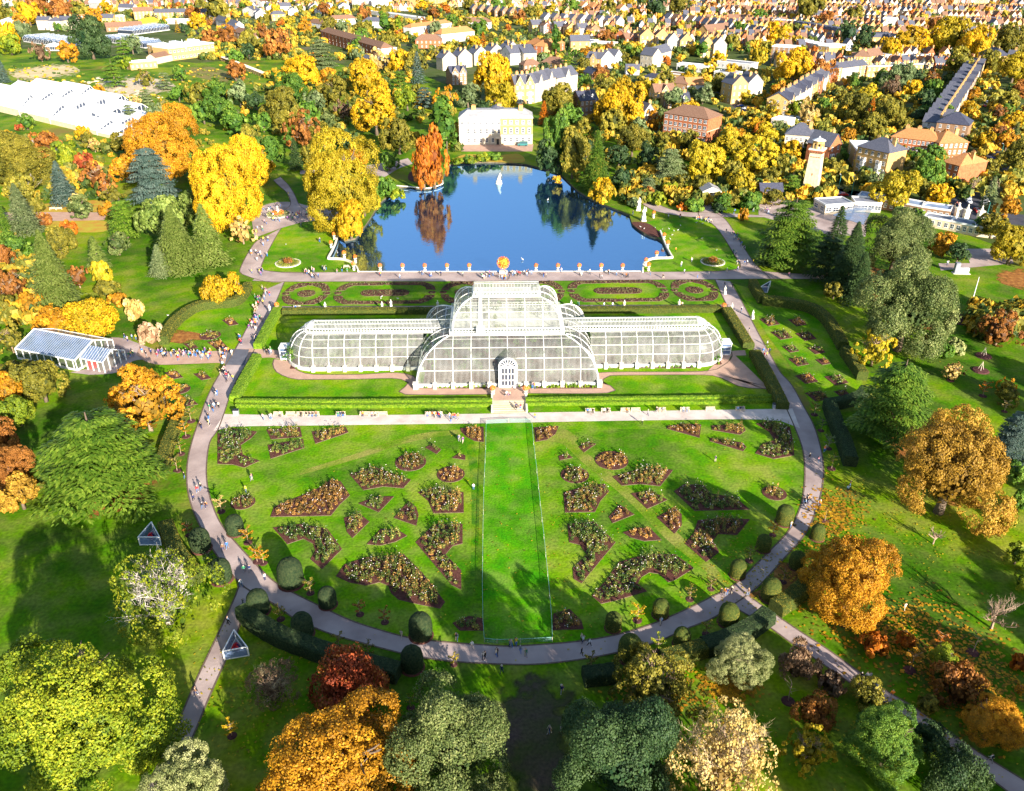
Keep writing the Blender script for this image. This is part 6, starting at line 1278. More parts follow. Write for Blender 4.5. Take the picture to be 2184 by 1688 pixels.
# the brick campanile
tb = G(1733, 414); tb.y += 3
tw = empty('brick_tower', tb, R(-32)); 
zt = 0
for zz in range(20, 45):
    if proj((tb.x, tb.y, zz))[1] > 288: zt = zz
TH = zt * .76
ms = MB(); W_ = 3.0
M_TOW = mat('pale_tower_brick', (.56,.44,.27), (.66,.55,.37), 1, .85, .15)
ms.v = []; base = [(-W_, -W_), (W_, -W_), (W_, W_), (-W_, W_)]; k = .80
for z0, z1, s0, s1 in ((0, 1.5, 1.12, 1.1), (1.5, TH, 1.0, k)):
    for i in range(4): (xa, ya), (xb, yb) = base[i], base[(i + 1) % 4]; ms.poly([(xa * s0, ya * s0, z0), (xb * s0, yb * s0, z0), (xb * s1, yb * s1, z1), (xa * s1, ya * s1, z1)])
ms.build('shaft', M_TOW, tw)
pl = MB()
for i in range(4):
    a = i * math.pi / 2; Mx = Matrix.Rotation(a, 4, 'Z')
    for j in range(5):
        x = -W_ + .35 + j * (2 * W_ - .7) / 4; p0, p1 = Vector((x, -W_ - .06, 1.6)), Vector((x * k, -W_ * k - .06, TH * .86)); w = Vector((.16 if j in (0, 4) else .09, 0, 0)); pl.poly([Mx @ (p0 - w), Mx @ (p0 + w), Mx @ (p1 + w * k), Mx @ (p1 - w * k)], 0)
    for j in range(4):
        x = (-W_ + .35 + (j + .5) * (2 * W_ - .7) / 4) * k; pl.box(x - .42, x + .42, -W_ * k - .16, -W_ * k - .02, TH * .86, TH * .88, 1, Mx)
    pl.box(-.25, .25, -W_ * .92 - .02, -W_ * .9, TH * .42, TH * .49, 1, Mx)
pl.build('brick_panels', [M_TOW, M_BRICKR], tw)
co = MB(); co.box(-W_ * .92, W_ * .92, -W_ * .92, W_ * .92, TH, TH + .5, 1).box(-W_ * 1.02, W_ * 1.02, -W_ * 1.02, W_ * 1.02, TH + .5, TH + 1.0, 0)
for i in range(4):
    Mx = Matrix.Rotation(i * math.pi / 2, 4, 'Z')
    for j in range(9): x = -W_ * .85 + j * W_ * .2125; co.box(x - .1, x + .1, -W_ * .97, -W_ * .86, TH - .6, TH - .01, 1, Mx)
co.build('parapet', [M_STONE, M_BRICKR], tw)
bf = MB(); rr_ = 2.05; z0 = TH + 1.0; z1 = zt - 1.6
for i in range(8):
    a0, a1 = math.pi / 4 * i, math.pi / 4 * (i + 1); x, y = rr_ * math.cos(a0), rr_ * math.sin(a0); bf.box(x - .3, x + .3, y - .3, y + .3, z0, z1 - .8, 1)
bf.lathe([(rr_ * 1.05, z0), (rr_ * 1.05, z0 + .9)], 8, mi=0); bf.lathe([(rr_ * 1.1, z1 - .9), (rr_ * 1.1, z1), (rr_ * 1.35, z1 + .05), (rr_ * 1.35, z1 + .3)], 8, mi=1)
bf.lathe([(.9, z0), (.9, z1 - .9)], 8, mi=2)
bf.build('belfry', [M_TOW, M_BRICKY, M_BLACK], tw); MB().lathe([(rr_ * 1.4, z1 + .3), (.4, zt - .3), (.1, zt + .4)], 8).build('roof', M_FLATW, tw)
thing(tw, 'tall pale brick campanile with an octagonal belfry', 'tower', place='by the entrance road at upper right'); PLACED.append((tb.x, tb.y, 3))
# flats, villas and houses one by one
Y_, RB, CR, WH, BB = M_BRICKY, M_BRICKR, M_RENDER, M_RENDW, M_BRICKB
bld('a1',572,345,1068,497,11,9.5,'hip',RB,M_TILEB,'long three storey brick block with a brown tiled roof','block of flats','apartment_block',storeys=3,wins=16,chim=5,rh=3.6,door=False)
bld('a1',1070,500,1195,485,6,8.5,'flat',CR,M_FLAT,'cream end wall of the long brown roofed block','block of flats','apartment_block',storeys=3,wins=1,chim=0,door=False)
bld('a1',470,235,640,262,9,6,'hip',WH,M_TILEB,'white walled building with a tan roof',wins=5); bld('a1',640,215,862,205,9,6.5,'hip',WH,M_TILEB,'white walled block with a brown roof',wins=5)
bld('a1',912,230,1085,235,10,6.5,'hip',WH,M_SLATE,'white building with a dark roof',wins=5,chim=2); bld('a1',1312,300,1645,255,11,8,'hip',WH,M_TILEO,'white block under an orange tiled roof',wins=9,chim=2,rh=3)
bld('a1',1345,400,1560,400,11,7,'hip',RB,M_TILEB,'brick flats with a brown roof',wins=6,chim=2); bld('a1',1560,360,1830,330,11,8,'hip',WH,M_TILEO,'white flats under an orange roof',wins=7,chim=2)
bld('a1',1715,235,1955,240,10,6.5,'hip',WH,M_TILEB,'white building with a dark brown roof',wins=6,chim=2)
for i, x in enumerate((1570, 1700, 1830, 1960, 2090)): bld('a1',x,585-i*22,x+112,575-i*22,11,9,'front',CR,M_SLATE,'cream gabled villa with tall chimneys',storeys=3,wins=3,chim=2,rh=5)
bld('a1',1640,705,1768,695,10,8,'gable',BB,M_SLATED,'dark half timbered house with white gables',storeys=3,wins=4,gables=2,chim=1); bld('a1',1080,560,1180,575,7,4.5,'hip',BB,M_SLATED,'small dark roofed house',wins=3)
bld('a1',905,545,1010,570,8,5,'gable',WH,M_SLATE,'low white house with a slate roof',wins=3)
for x, y in ((30,150),(120,95),(235,85),(350,95),(480,90),(600,85),(715,85)): bld('a1',x,y+10,x+90,y+6,9,6,'front' if x != 235 else 'gable',WH,M_SLATE,'small white gabled house',wins=3,rh=4)
bld('a1',165,175,280,170,8,7,'hip',Y_,M_SLATE,'square cream brick house',storeys=2,wins=3)
for x, y in ((40,135),(300,130),(520,125)): bld('a1',x,y,x+75,y-2,8,5.5,'front',WH,M_SLATE,'small white gabled house',wins=2,rh=3.5)
bld('a1',825,75,985,85,12,11,'flat',WH,M_FLATW,'white block of flats with balconies','block of flats','apartment_block',storeys=4,wins=7,chim=0,door=False); bld('a1',990,90,1125,85,12,11,'flat',WH,M_FLATW,'white block of flats beside its twin','block of flats','apartment_block',storeys=4,wins=6,chim=0,door=False)
bld('a1',1360,60,1600,20,12,12,'flat',Y_,M_FLAT,'yellow brick block of flats','block of flats','apartment_block',storeys=4,wins=9,chim=0,door=False); bld('a1',970,120,1370,180,9,4,'flat',WH,M_FLATW,'long low white flat roofed building',storeys=1,wins=12,chim=0,door=False)
for i in range(7): bld('a1',1810+i*62,120-i*-6,1865+i*62,118+i*6,9,7,'front',BB,M_SLATE,'dark terraced villa with a blue grey gable',wins=2,rh=4.5,storeys=2)
# right of the mansion
bld('a2',85,860,250,850,12,12,'gable',Y_,M_SLATE,'three storey cream villa with bay windows',storeys=3,wins=4,gables=2,bays=2,chim=3,rh=5); bld('a2',250,850,420,790,12,12,'gable',CR,M_SLATE,'tall cream villa with pointed gables',storeys=3,wins=4,gables=2,chim=3,rh=5); bld('a2',430,790,600,750,12,11,'gable',CR,M_SLATE,'tall slate roofed villa',storeys=3,wins=4,gables=1,chim=3)
bld('a2',620,985,765,970,11,10.5,'gable',BB,M_SLATED,'dark villa with white windows and dormers',storeys=3,wins=4,dormers=2,chim=2,rh=4.5)
bld('a2',1300,1130,1655,1190,15,12.5,'hip',RB,M_TILEB,'long brown roofed apartment block','block of flats','apartment_block',storeys=4,wins=9,chim=0,rh=4.2,winw=1.6,door=False,band=1)
bld('a2',1140,1075,1225,1065,10,10,'front',CR,M_SLATE,'narrow cream gabled house',storeys=3,wins=2,rh=4); bld('a2',1232,870,1400,862,10,8,'gable',Y_,M_TILEB,'yellow brick villa with a hipped roof',storeys=2,wins=3,gables=1,chim=2); bld('a2',1345,905,1525,900,10,5,'gable',BB,M_SLATED,'low house with a dark dormered roof',storeys=1,wins=4,dormers=2)
bld('a2',1860,860,1985,850,12,12,'front',Y_,M_SLATE,'tall yellow brick gabled villa',storeys=3,wins=3,rh=5,chim=2); bld('a2',1990,845,2110,835,12,12,'front',CR,M_SLATE,'tall cream gabled villa',storeys=3,wins=3,rh=5,chim=2)
bld('a2',1415,580,1660,605,10,4.5,'flat',WH,M_FLATW,'low white modern building',storeys=1,wins=8,chim=0,winw=1.6,door=False); bld('a2',1720,645,1890,665,12,4.5,'flat',WH,M_FLAT,'low white building with a grey flat roof',storeys=1,wins=6,chim=0,winw=1.6,door=False); bld('a2',1745,560,2025,590,12,5,'flat',WH,M_FLAT,'long grey flat roofed building',storeys=1,wins=8,chim=0,door=False)
bld('a2',1140,690,1320,715,9,5,'hip',WH,M_SLATED,'low house with a purple grey roof',storeys=2,wins=6,chim=2,rh=2.2); bld('a2',1325,650,1480,670,9,4,'flat',Y_,M_TILEB,'low brick building with a brown roof',storeys=1,wins=3,chim=0); bld('a2',1345,745,1500,760,11,5,'hip',BB,M_TILEB,'brown roofed hall',storeys=1,wins=3,chim=0,rh=4); bld('a2',1500,760,1640,755,10,4.5,'gable',WH,M_TILEO,'low hall with a tan roof',storeys=1,wins=3,chim=0)
for x, y, w, c in ((1112,400,118,Y_),(1235,402,118,Y_),(1335,440,100,CR),(1440,445,105,Y_),(1612,475,100,Y_),(1715,480,105,CR)): bld('a2',x,y,x+w,y,13,11,'front',c,M_SLATE if x > 1300 else M_TILEB,'tall gabled villa with white bargeboards',storeys=3,wins=3,rh=6,chim=2,bays=1)
bld('a2',1115,545,1215,560,11,9,'gable',CR,M_SLATE,'long pale church like house',storeys=2,wins=3,chim=0,rh=5); bld('a2',1220,545,1370,500,10,8,'gable',CR,M_SLATE,'pale house with a steep roof',storeys=2,wins=4,chim=0,rh=5)
bld('a2',672,565,790,575,10,8,'gable',Y_,M_SLATE,'slate roofed brick villa',storeys=2,wins=3,gables=1,chim=2); bld('a2',795,575,895,560,10,8.5,'front',WH,M_SLATE,'white gabled villa',storeys=2,wins=3,chim=2,rh=5); bld('a2',900,560,970,545,10,8,'front',WH,M_SLATE,'narrow white gabled villa',storeys=2,wins=2,rh=5)
bld('a2',545,430,700,428,10,9,'gable',Y_,M_SLATE,'brick house with a white gable end',storeys=2,wins=3,chim=0,rh=4.5); bld('a2',700,425,770,400,10,7,'flat',CR,M_FLAT,'cream flat roofed house',wins=2,chim=0)
bld('a2',180,445,330,475,11,8.5,'hip',Y_,M_TILEO,'flats with an orange tan roof','block of flats','apartment_block',storeys=3,wins=5,chim=2); bld('a2',330,475,495,440,11,8.5,'hip',RB,M_TILEO,'flats with a tan roof and brick walls','block of flats','apartment_block',storeys=3,wins=5,chim=2)
bld('a2',300,590,470,605,10,6.5,'hip',Y_,M_TILEB,'brick house with a dark brown roof',wins=5,chim=2); bld('a2',160,610,300,600,9,6,'hip',BB,M_TILEB,'small brown roofed house',wins=4,chim=2); bld('a2',740,410,900,420,10,6,'flat',CR,M_FLAT,'low cream building',wins=5,chim=0,storeys=2)
bld('a2',910,370,990,375,10,9,'front',RB,M_TILEB,'tall red brick gabled house',storeys=3,wins=2,rh=4); bld('a2',995,385,1100,378,9,7,'gable',RB,M_TILEB,'red brick house with a blue porch',wins=3,gables=1)
bld('a2',60,500,160,540,11,9,'front',CR,M_SLATE,'cream villa with tall brick chimneys',storeys=3,wins=3,chim=2,rh=5); bld('a2',-30,520,50,540,11,9,'front',WH,M_SLATE,'white gabled villa',storeys=3,wins=3,chim=2,rh=5); bld('a2',650,650,720,670,8,5,'gable',BB,M_SLATED,'small dark house',wins=2)
bld('a2',1000,620,1110,620,8,4,'gable',WH,M_SLATE,'low slate roofed cottage',storeys=1,wins=3)
for i in range(6): bld('a2',230+i*95,270+i*8,312+i*95,266+i*8,10,7.5,'front' if i % 2 else 'gable',(Y_,WH,BB)[i % 3],(M_SLATE,M_TILEB)[i % 2],'gabled brick villa with white trim',storeys=2,wins=3,rh=4.5,chim=2)
for i in range(9): bld('a2',330+i*74,200+i*4,392+i*74,196+i*4,9,7,'front',(WH,BB)[i % 2],M_SLATE,'terraced house with a blue grey gable',storeys=2,wins=2,rh=4.5)
for i in range(5): bld('a2',640+i*78,100+i*6,702+i*78,96+i*6,9,7,'front',(CR,RB)[i % 2],M_TILEO,'terraced house with an orange gable roof',storeys=2,wins=2,rh=4.5)
for i in range(9): bld('a2',1345+i*64,205+i*7,1400+i*64,202+i*7,9,7,'front',(WH,RB,CR)[i % 3],(M_SLATE,M_TILEB)[i % 2],'terraced house with a pointed front gable',storeys=2,wins=2,rh=4.5)
for i in range(9): bld('a2',1650+i*64,250+i*10,1705+i*64,248+i*10,9,6.5,'front',(BB,WH)[i % 2],M_SLATE,'terraced house with a dark slate gable',storeys=2,wins=2,rh=4.5)
bld('a2',1670,300,1935,270,12,5,'gable',Y_,M_TILEB,'large hall with a pale brown roof','hall','hall',storeys=1,wins=6,chim=0,rh=5)
# upper right
bld('a3',770,1445,1020,1510,13,13,'hip',Y_,M_SLATE,'large yellow brick hotel with white bay windows','hotel','hotel',storeys=4,wins=5,bays=2,chim=1,rh=4.5,door=False); bld('a3',1020,1490,1085,1440,9,10,'flat',Y_,M_FLATW,'side wing of the yellow hotel','hotel','hotel',storeys=3,wins=2,chim=0,door=False); bld('a3',720,1300,790,1400,9,8,'flat',Y_,M_FLATW,'small flat roofed wing beside the hotel','hotel','hotel',storeys=3,wins=2,chim=0,door=False)
bld('a3',1060,1280,1450,1330,12,9,'hip',RB,M_TILEO,'long brick building with an orange roof','block of flats','apartment_block',storeys=3,wins=11,chim=3,rh=4,door=False); bld('a3',1450,1340,1690,1330,14,9,'hip',RB,M_TILEO,'orange roofed block at the corner','block of flats','apartment_block',storeys=3,wins=6,chim=1,rh=4,door=False)
bld('a3',1470,1500,1610,1540,18,9,'hip',RB,M_TILEO,'orange roofed corner wing','block of flats','apartment_block',storeys=3,wins=3,chim=1,rh=4,door=False); bld('a3',1430,1170,1690,1200,14,10,'hip',BB,M_SLATED,'dark slate roofed block',storeys=3,wins=4,chim=0,rh=5,door=False)
bld('a3',555,1385,650,1360,12,10,'front',RB,M_SLATE,'brick house with a steep slate gable',storeys=3,wins=2,rh=5,bays=1); bld('a3',200,1240,430,1260,12,8,'hip',CR,M_SLATE,'pale house with a blue slate hipped roof',storeys=2,wins=6,chim=1,bays=2); bld('a3',90,1090,220,1110,10,7,'flat',CR,M_FLATW,'white flat roofed house',wins=4,chim=0)
bld('a3',180,1040,420,1060,9,4,'flat',RB,M_FLAT,'low red brick garden building',storeys=1,wins=4,chim=0)
a_, b_ = G(*q('a3',230,960)), G(*q('a3',640,680)); terrace(a_, b_, 9, 13, 9, 'gable', [Y_, RB, CR], [M_SLATE, M_SLATED], 'slate roofed house in the curved terrace', rh=3.6, storeys=3, gables=1, chim=2)
a_, b_ = G(*q('a3',600,675)), G(*q('a3',880,640)); terrace(a_, b_, 4, 12, 9, 'gable', [Y_, CR], [M_SLATE], 'slate roofed house in the middle terrace', rh=3.2, storeys=3, chim=2)
a_, b_ = G(*q('a3',880,645)), G(*q('a3',1340,625)); terrace(a_, b_, 6, 10, 8, 'flat', [Y_, RB], [M_FLAT], 'flat roofed brick house in a row', storeys=2, chim=2)
a_, b_ = G(*q('a3',1520,1160)), G(*q('a3',1840,610)); terrace(a_, b_, 15, 12, 8.5, 'front', [WH, BB, Y_, BB], [M_SLATE, M_SLATED], 'house in the long slate terrace', rh=3.0, storeys=3, chim=2)
bld('a3',1780,560,1920,590,12,11,'hip',Y_,M_SLATED,'orange brick house ending the long terrace',storeys=3,wins=3,chim=2)
bld('a3',770,565,900,570,11,9,'hip',Y_,M_TILEB,'yellow brick shop with a hipped roof','shop','shop',storeys=3,wins=4,chim=2); bld('a3',900,565,1005,550,11,9,'gable',Y_,M_TILEB,'yellow brick shop beside another','shop','shop',storeys=3,wins=3,chim=1); bld('a3',1005,550,1075,540,10,8,'flat',WH,M_FLAT,'white shop',storeys=3,wins=2,chim=0,cat='shop',name='shop'); bld('a3',1215,560,1370,540,10,8,'flat',RB,M_SLATE,'red brick shop row',storeys=2,wins=5,chim=1,cat='shop',name='shop'); bld('a3',680,545,770,590,9,7,'flat',BB,M_FLAT,'blank brown brick building',storeys=2,wins=2,chim=0)
bld('a3',925,395,1085,395,14,9,'mansard',Y_,M_SLATED,'yellow brick hall with arched windows','hall','hall',storeys=2,wins=4,chim=0,rh=3); bld('a3',1200,355,1370,375,10,6,'gable',WH,M_SLATED,'row with a dark dormered roof',storeys=2,wins=6,dormers=4,chim=2)
a_, b_ = G(*q('a3',262,248)), G(*q('a3',780,335)); terrace(a_, b_, 11, 11, 6, 'mansard', [Y_], [M_SLATED], 'narrow house in the flat topped terrace', rh=2.8, storeys=2, chim=0)
a_, b_ = G(*q('a3',300,395)), G(*q('a3',570,460)); terrace(a_, b_, 6, 12, 6.5, 'flat', [Y_, CR], [M_FLATW], 'flat roofed house with pale walls', storeys=2, chim=0)
bld('a3',570,460,705,440,11,7,'flat',Y_,M_FLATW,'pale brick flat roofed building',storeys=2,wins=5,chim=0); bld('a3',90,525,290,540,14,13,'flat',BB,M_FLATW,'tall brown brick block with white balconies','block of flats','apartment_block',storeys=5,wins=5,chim=0,door=False); bld('a3',1005,245,1110,250,14,11,'flat',WH,M_FLATW,'large plain white block','hall','hall',storeys=2,wins=3,chim=0,door=False)
bld('a3',110,240,215,250,12,9,'flat',Y_,M_FLATW,'cream flat roofed corner house',storeys=2,wins=3,chim=0)
for i in range(7): bld('a3',1960+i*12,900-i*70,2040+i*8,905-i*70,10,8,'gable',CR,M_SLATE,'pale house on the far side of the street',storeys=2,wins=2,chim=1) if i in (5, 6) else None
# upper left
a_, b_ = G(*q('a0',1275,172)), G(*q('a0',1880,172)); terrace(a_, b_, 9, 10, 9, 'gable', [Y_], [M_SLATE], 'house of the long yellow terrace with slate roofs', rh=3.6, storeys=3, chim=1)
bld('a0',1225,455,1400,500,16,8.5,'flat',Y_,M_FLATW,'yellow brick laboratory wing','laboratory','laboratory',storeys=2,wins=6,chim=0,winw=2,door=False); lab = bld('a0',1400,505,1775,455,22,9.5,'flat',Y_,M_FLATW,'large yellow brick laboratory with white roof plant','laboratory','laboratory',storeys=2,wins=12,chim=0,winw=2,door=False)
for i in range(7): MB().box(4 + i * 5.5, 7.5 + i * 5.5, 5, 11 + (i % 3) * 3, 9.65, 11.2 + (i % 3)).build('roof_plant', M_FLATW, lab)
for i in range(6): MB().tube([(6 + i * 6, 14, 9.6), (6 + i * 6, 14, 13.5)], [.35, .3], 8).build('vent_stack', M_WHITE, lab)
bld('a0',1080,580,1300,560,8,5.5,'flat',Y_,M_FLAT,'low yellow brick range',storeys=1,wins=6,chim=0,door=False); bld('a0',1290,530,1620,460,9,5,'gable',CR,M_TILEB,'long low building with a brown roof',storeys=1,wins=10,chim=0,rh=2.6,door=False); bld('a0',1310,470,1560,420,6,5.5,'gable',Y_,M_SLATE,'low slate roofed range behind the brown roof',storeys=1,wins=6,chim=0,rh=2)
for x, y, w in ((315,248,100),(415,255,100),(500,245,130)): bld('a0',x,y,x+w,y,11,9.5,'gable' if x != 415 else 'hip',CR,M_SLATE,'cream villa with a pale roof',storeys=3,wins=4,chim=2,rh=3.5)
bld('a0',630,205,845,200,10,6,'gable',CR,M_TILEO,'long cottage with a red tiled roof',storeys=2,wins=6,chim=1,dormers=2); bld('a0',880,265,1180,250,9,5,'gable',BB,M_TILEB,'low dark building with a brown roof',storeys=1,wins=6,chim=0); bld('a0',1180,235,1330,215,10,5,'hip',Y_,mat('yellow_sheet_roof',(.75,.42,.02),(.85,.52,.04),.5,.7,.2),'low building with a bright yellow roof',storeys=1,wins=4,chim=0)
bld('a0',0,240,190,245,10,8,'front',WH,M_SLATE,'pale gabled house at the left edge',storeys=2,wins=5,rh=4,chim=1); bld('a0',-20,315,115,325,9,6,'gable',BB,M_SLATE,'brown brick house at the left edge',storeys=2,wins=4,chim=1); bld('a0',840,205,940,205,9,7,'gable',Y_,M_SLATE,'yellow brick house with a blue roof',storeys=2,wins=3); bld('a0',945,200,1040,195,9,8,'flat',Y_,M_FLAT,'yellow brick house with a flat roof',storeys=3,wins=3,chim=0)
bld('a0',1110,165,1270,160,10,9,'gable',Y_,M_TILEB,'tall brown roofed brick building',storeys=3,wins=5,chim=1); bld('a0',740,80,865,95,12,9,'gable',WH,M_FLATW,'large white rendered building',storeys=2,wins=4,chim=0); bld('a0',870,60,950,60,9,7,'gable',WH,M_SLATE,'white house with a dark roof',wins=2); bld('a0',980,110,1100,115,9,7,'gable',WH,M_SLATE,'white house with a slate roof',wins=4)
bld('a0',1700,195,1775,205,9,8,'gable',BB,M_SLATED,'black and white gabled house',storeys=2,wins=3,gables=1); bld('a0',1780,215,1860,240,9,7,'gable',WH,M_SLATE,'bright white rendered house',wins=3); bld('a0',1860,240,1945,265,9,6.5,'gable',WH,M_SLATE,'smaller bright white house',wins=3); bld('a0',1850,290,1930,310,10,7,'hip',Y_,M_SLATE,'brick house with a grey hipped roof',wins=3,chim=1); bld('a0',1925,330,2065,365,10,7.5,'hip',BB,M_TILEB,'brown brick house with white windows',wins=5,chim=1)
bld('a0',1370,200,1500,200,10,4.5,'flat',WH,M_FLATW,'glass fronted station building',storeys=1,wins=6,chim=0); bld('a0',1500,200,1600,205,10,4.5,'flat',WH,M_FLAT,'small white station building',storeys=1,wins=4,chim=0); bld('a0',2000,130,2100,140,10,7,'front',WH,M_SLATE,'white gabled house',wins=3,rh=4); bld('a0',2060,50,2160,60,10,7,'front',WH,M_TILEB,'white gabled house',wins=3,rh=4); bld('a0',1150,45,1220,45,9,6,'front',WH,M_SLATE,'white gabled house',wins=2,rh=4); bld('a0',1230,45,1330,45,9,6,'front',WH,M_TILEB,'white gabled house',wins=2,rh=4)
def glasshouse(t, x1, y1, x2, y2, dep, h, n, look, gm=None, rh=2.2, name='nursery_glasshouse', group='nursery glasshouses', slope=None):
    """row of parallel glass gables"""
    p1, p2 = G(*q(t, x1, y1)), G(*q(t, x2, y2)); u = p2 - p1; L = u.length; r = empty(name, p1, math.atan2(u.y, u.x)); gm = gm or M_GLASSB
    FOOT.append(((p1 + p2) / 2 + Vector((0, dep / 2, 0))).to_tuple()[:2] + (max(L, dep) / 2,)); PLACED.append(((p1.x + p2.x) / 2, (p1.y + p2.y) / 2 + dep / 2, max(L, dep) * .4))
    fr = MB(); k = L / n
    for i in range(n):
        x0, x1_, xm = i * k, (i + 1) * k, (i + .5) * k
        MB().poly([(x0, 0, h), (xm, 0, h + rh), (xm, dep, h + rh), (x0, dep, h)]).poly([(xm, 0, h + rh), (x1_, 0, h), (x1_, dep, h), (xm, dep, h + rh)]).poly([(x0, 0, h), (x1_, 0, h), (xm, 0, h + rh)]).build('glass_roof', gm, r)
        fr.tube([(xm, 0, h + rh), (xm, dep, h + rh)], [.12, .12], 4); fr.tube([(x0, 0, h), (x0, dep, h)], [.14, .14], 4); fr.tube([(x0, 0, h), (xm, 0, h + rh), (x1_, 0, h)], [.1] * 3, 4)
        for j in range(int(dep / 1.6) + 1):
            y = j * 1.6; fr.poly([(x0, y, h + .04), (xm, y, h + rh + .04), (xm, y + .14, h + rh + .04), (x0, y + .14, h + .04)]); fr.poly([(xm, y, h + rh + .04), (x1_, y, h + .04), (x1_, y + .14, h + .04), (xm, y + .14, h + rh + .04)])
        for j in range(3): x = x0 + k * j / 3; fr.box(x - .06, x + .06, -.06, .06, 0, h)
    MB().poly([(0, .02, .8), (L, .02, .8), (L, .02, h), (0, .02, h)]).poly([(L, 0, .8), (L, dep, .8), (L, dep, h), (L, 0, h)]).poly([(0, 0, .8), (0, dep, .8), (0, dep, h), (0, 0, h)]).build('glass_wall', M_PANE, r)
    MB().box(0, L, -.05, .0, 0, .8).box(L, L + .06, 0, dep, 0, .8).box(-.06, 0, 0, dep, 0, .8).build('base_wall', M_RENDW, r); fr.build('glazing_frame', M_WHITE, r)
    for j in range(1, int(dep / 2.4)): fr = None; break
    thing(r, look, 'glasshouse', group, at=proj(((p1.x + p2.x) / 2, (p1.y + p2.y) / 2 + dep / 2, h))); return r
glasshouse('a0',195,345,590,405,24,4,9,'long blue grey nursery glasshouse'); glasshouse('a0',860,345,1190,400,18,4,8,'pale nursery glasshouse beside the laboratory'); glasshouse('a0',1100,290,1400,250,22,4,8,'nursery glasshouse behind the laboratory'); glasshouse('a0',380,420,600,420,14,3.4,4,'small nursery glasshouse with whitened panes', M_GLASSW)
# the big white conservatory: stepped ridges running away from the viewer
cA, cB = G(*q('a0',1010,1165)), G(*q('a0',-260,860)); u = (cB - cA).normalized(); v = Vector((-u.y, u.x, 0)); 
if v.y < 0: v = -v
con = empty('conservatory', cA, math.atan2(u.y, u.x)); sgn = 1 if Vector((-math.sin(math.atan2(u.y, u.x)), math.cos(math.atan2(u.y, u.x)), 0)).dot(v) > 0 else -1
CL = (cB - cA).length; steps = [(0, 3, 22), (.06, 5.0, 30), (.14, 6.5, 38), (.26, 8.0, 46), (.42, 9.5, 50), (.62, 11.5, 50), (.80, 10, 50)]
M_CON = glassmat('white_shaded_glass', (.86,.87,.88), .06, .35)
for i, (t0, hh, dd) in enumerate(steps):
    t1 = steps[i + 1][0] if i + 1 < len(steps) else 1.0; x0, x1 = CL * t0, CL * t1; nseg = max(1, int(dd / 12)); seg = dd / nseg
    for j in range(nseg):
        y0, y1 = j * seg, (j + 1) * seg; ym = y0 + seg * .72; hl = hh * .35 if j == 0 else hh * .62; Yv = lambda y: sgn * y
        MB().poly([(x0, Yv(y0), hl), (x1, Yv(y0), hl), (x1, Yv(ym), hh), (x0, Yv(ym), hh)]).poly([(x0, Yv(ym), hh), (x1, Yv(ym), hh), (x1, Yv(y1), hh * .62), (x0, Yv(y1), hh * .62)]).build('shaded_roof', M_CON, con)
        fr = MB(); gl = MB(); gl.poly([(x0, Yv(y0), 0), (x0, Yv(y0), hl), (x0, Yv(ym), hh), (x0, Yv(y1), hh * .62), (x0, Yv(y1), 0)])
        for k in range(7):
            y = y0 + seg * k / 6; zt_ = hl + (hh - hl) * min(1, (y - y0) / (ym - y0)) if y <= ym else hh - (hh * .38) * (y - ym) / (y1 - ym); fr.box(x0 - .2, x0 - .03, min(Yv(y) - .14, Yv(y) + .14), Yv(y) + .14, 0, zt_)
        fr.tube([(x0 - .1, Yv(y0), hl), (x0 - .1, Yv(ym), hh), (x0 - .1, Yv(y1), hh * .62)], [.22] * 3, 4)
        gl.build('gable_pane', M_PANE, con); 
        n = int((x1 - x0) / 1.4)
        for k in range(n + 1): x = x0 + (x1 - x0) * k / n; fr.poly([(x - .06, Yv(y0), hl + .07), (x + .06, Yv(y0), hl + .07), (x + .06, Yv(ym), hh + .07), (x - .06, Yv(ym), hh + .07)])
        fr.tube([(x0, Yv(ym), hh), (x1, Yv(ym), hh)], [.2, .2], 4); fr.build('glazing_frame', M_WHITE, con)
    MB().box(x0, x1, min(0, sgn * .3) - .1, max(0, sgn * .3), 0, hh * .35).build('base_wall', M_STEP, con)
thing(con, 'large white conservatory of stepped glass ridges', 'glasshouse', place='at the left edge above the lawn')
# small glasshouse at left
s1, s2 = G(*q('b0',150,1425)), G(*q('b0',640,1525)); u = s2 - s1; SL = u.length; sg = empty('display_glasshouse', s1, math.atan2(u.y, u.x)); SDp = 13; sh_ = 3.0; srh = 2.6
for (y0, z0, y1, z1) in ((0, sh_, SDp * .55, sh_ + srh), (SDp * .55, sh_ + srh, SDp, sh_)):
    for i in range(4): x0, x1 = SL * i / 4, SL * (i + 1) / 4; MB().poly([(x0, y0, z0), (x1, y0, z0), (x1, y1, z1), (x0, y1, z1)]).build('glass_roof', M_GLASSB, sg)
fr = MB()
for k in range(int(SL / .7) + 1): x = k * .7; fr.poly([(x - .04, 0, sh_ + .05), (x + .04, 0, sh_ + .05), (x + .04, SDp * .55, sh_ + srh + .05), (x - .04, SDp * .55, sh_ + srh + .05)]); fr.poly([(x - .04, SDp, sh_ + .05), (x + .04, SDp, sh_ + .05), (x + .04, SDp * .55, sh_ + srh + .05), (x - .04, SDp * .55, sh_ + srh + .05)])
for z, y in ((sh_, 0), (sh_ + srh, SDp * .55), (sh_, SDp)): fr.tube([(0, y, z), (SL, y, z)], [.18, .18], 4)
for x in (0, SL): fr.tube([(x, 0, sh_), (x, SDp * .55, sh_ + srh), (x, SDp, sh_)], [.18] * 3, 4)
for k in range(int(SL / 2.4) + 1): x = k * 2.4; fr.box(x - .12, x + .12, -.08, .06, 0, sh_)
for k in range(8): y = SDp * k / 7; fr.box(SL - .05, SL + .09, y - .1, y + .1, 0, sh_ + srh * (min(y / (SDp * .55), (SDp - y) / (SDp * .45))))
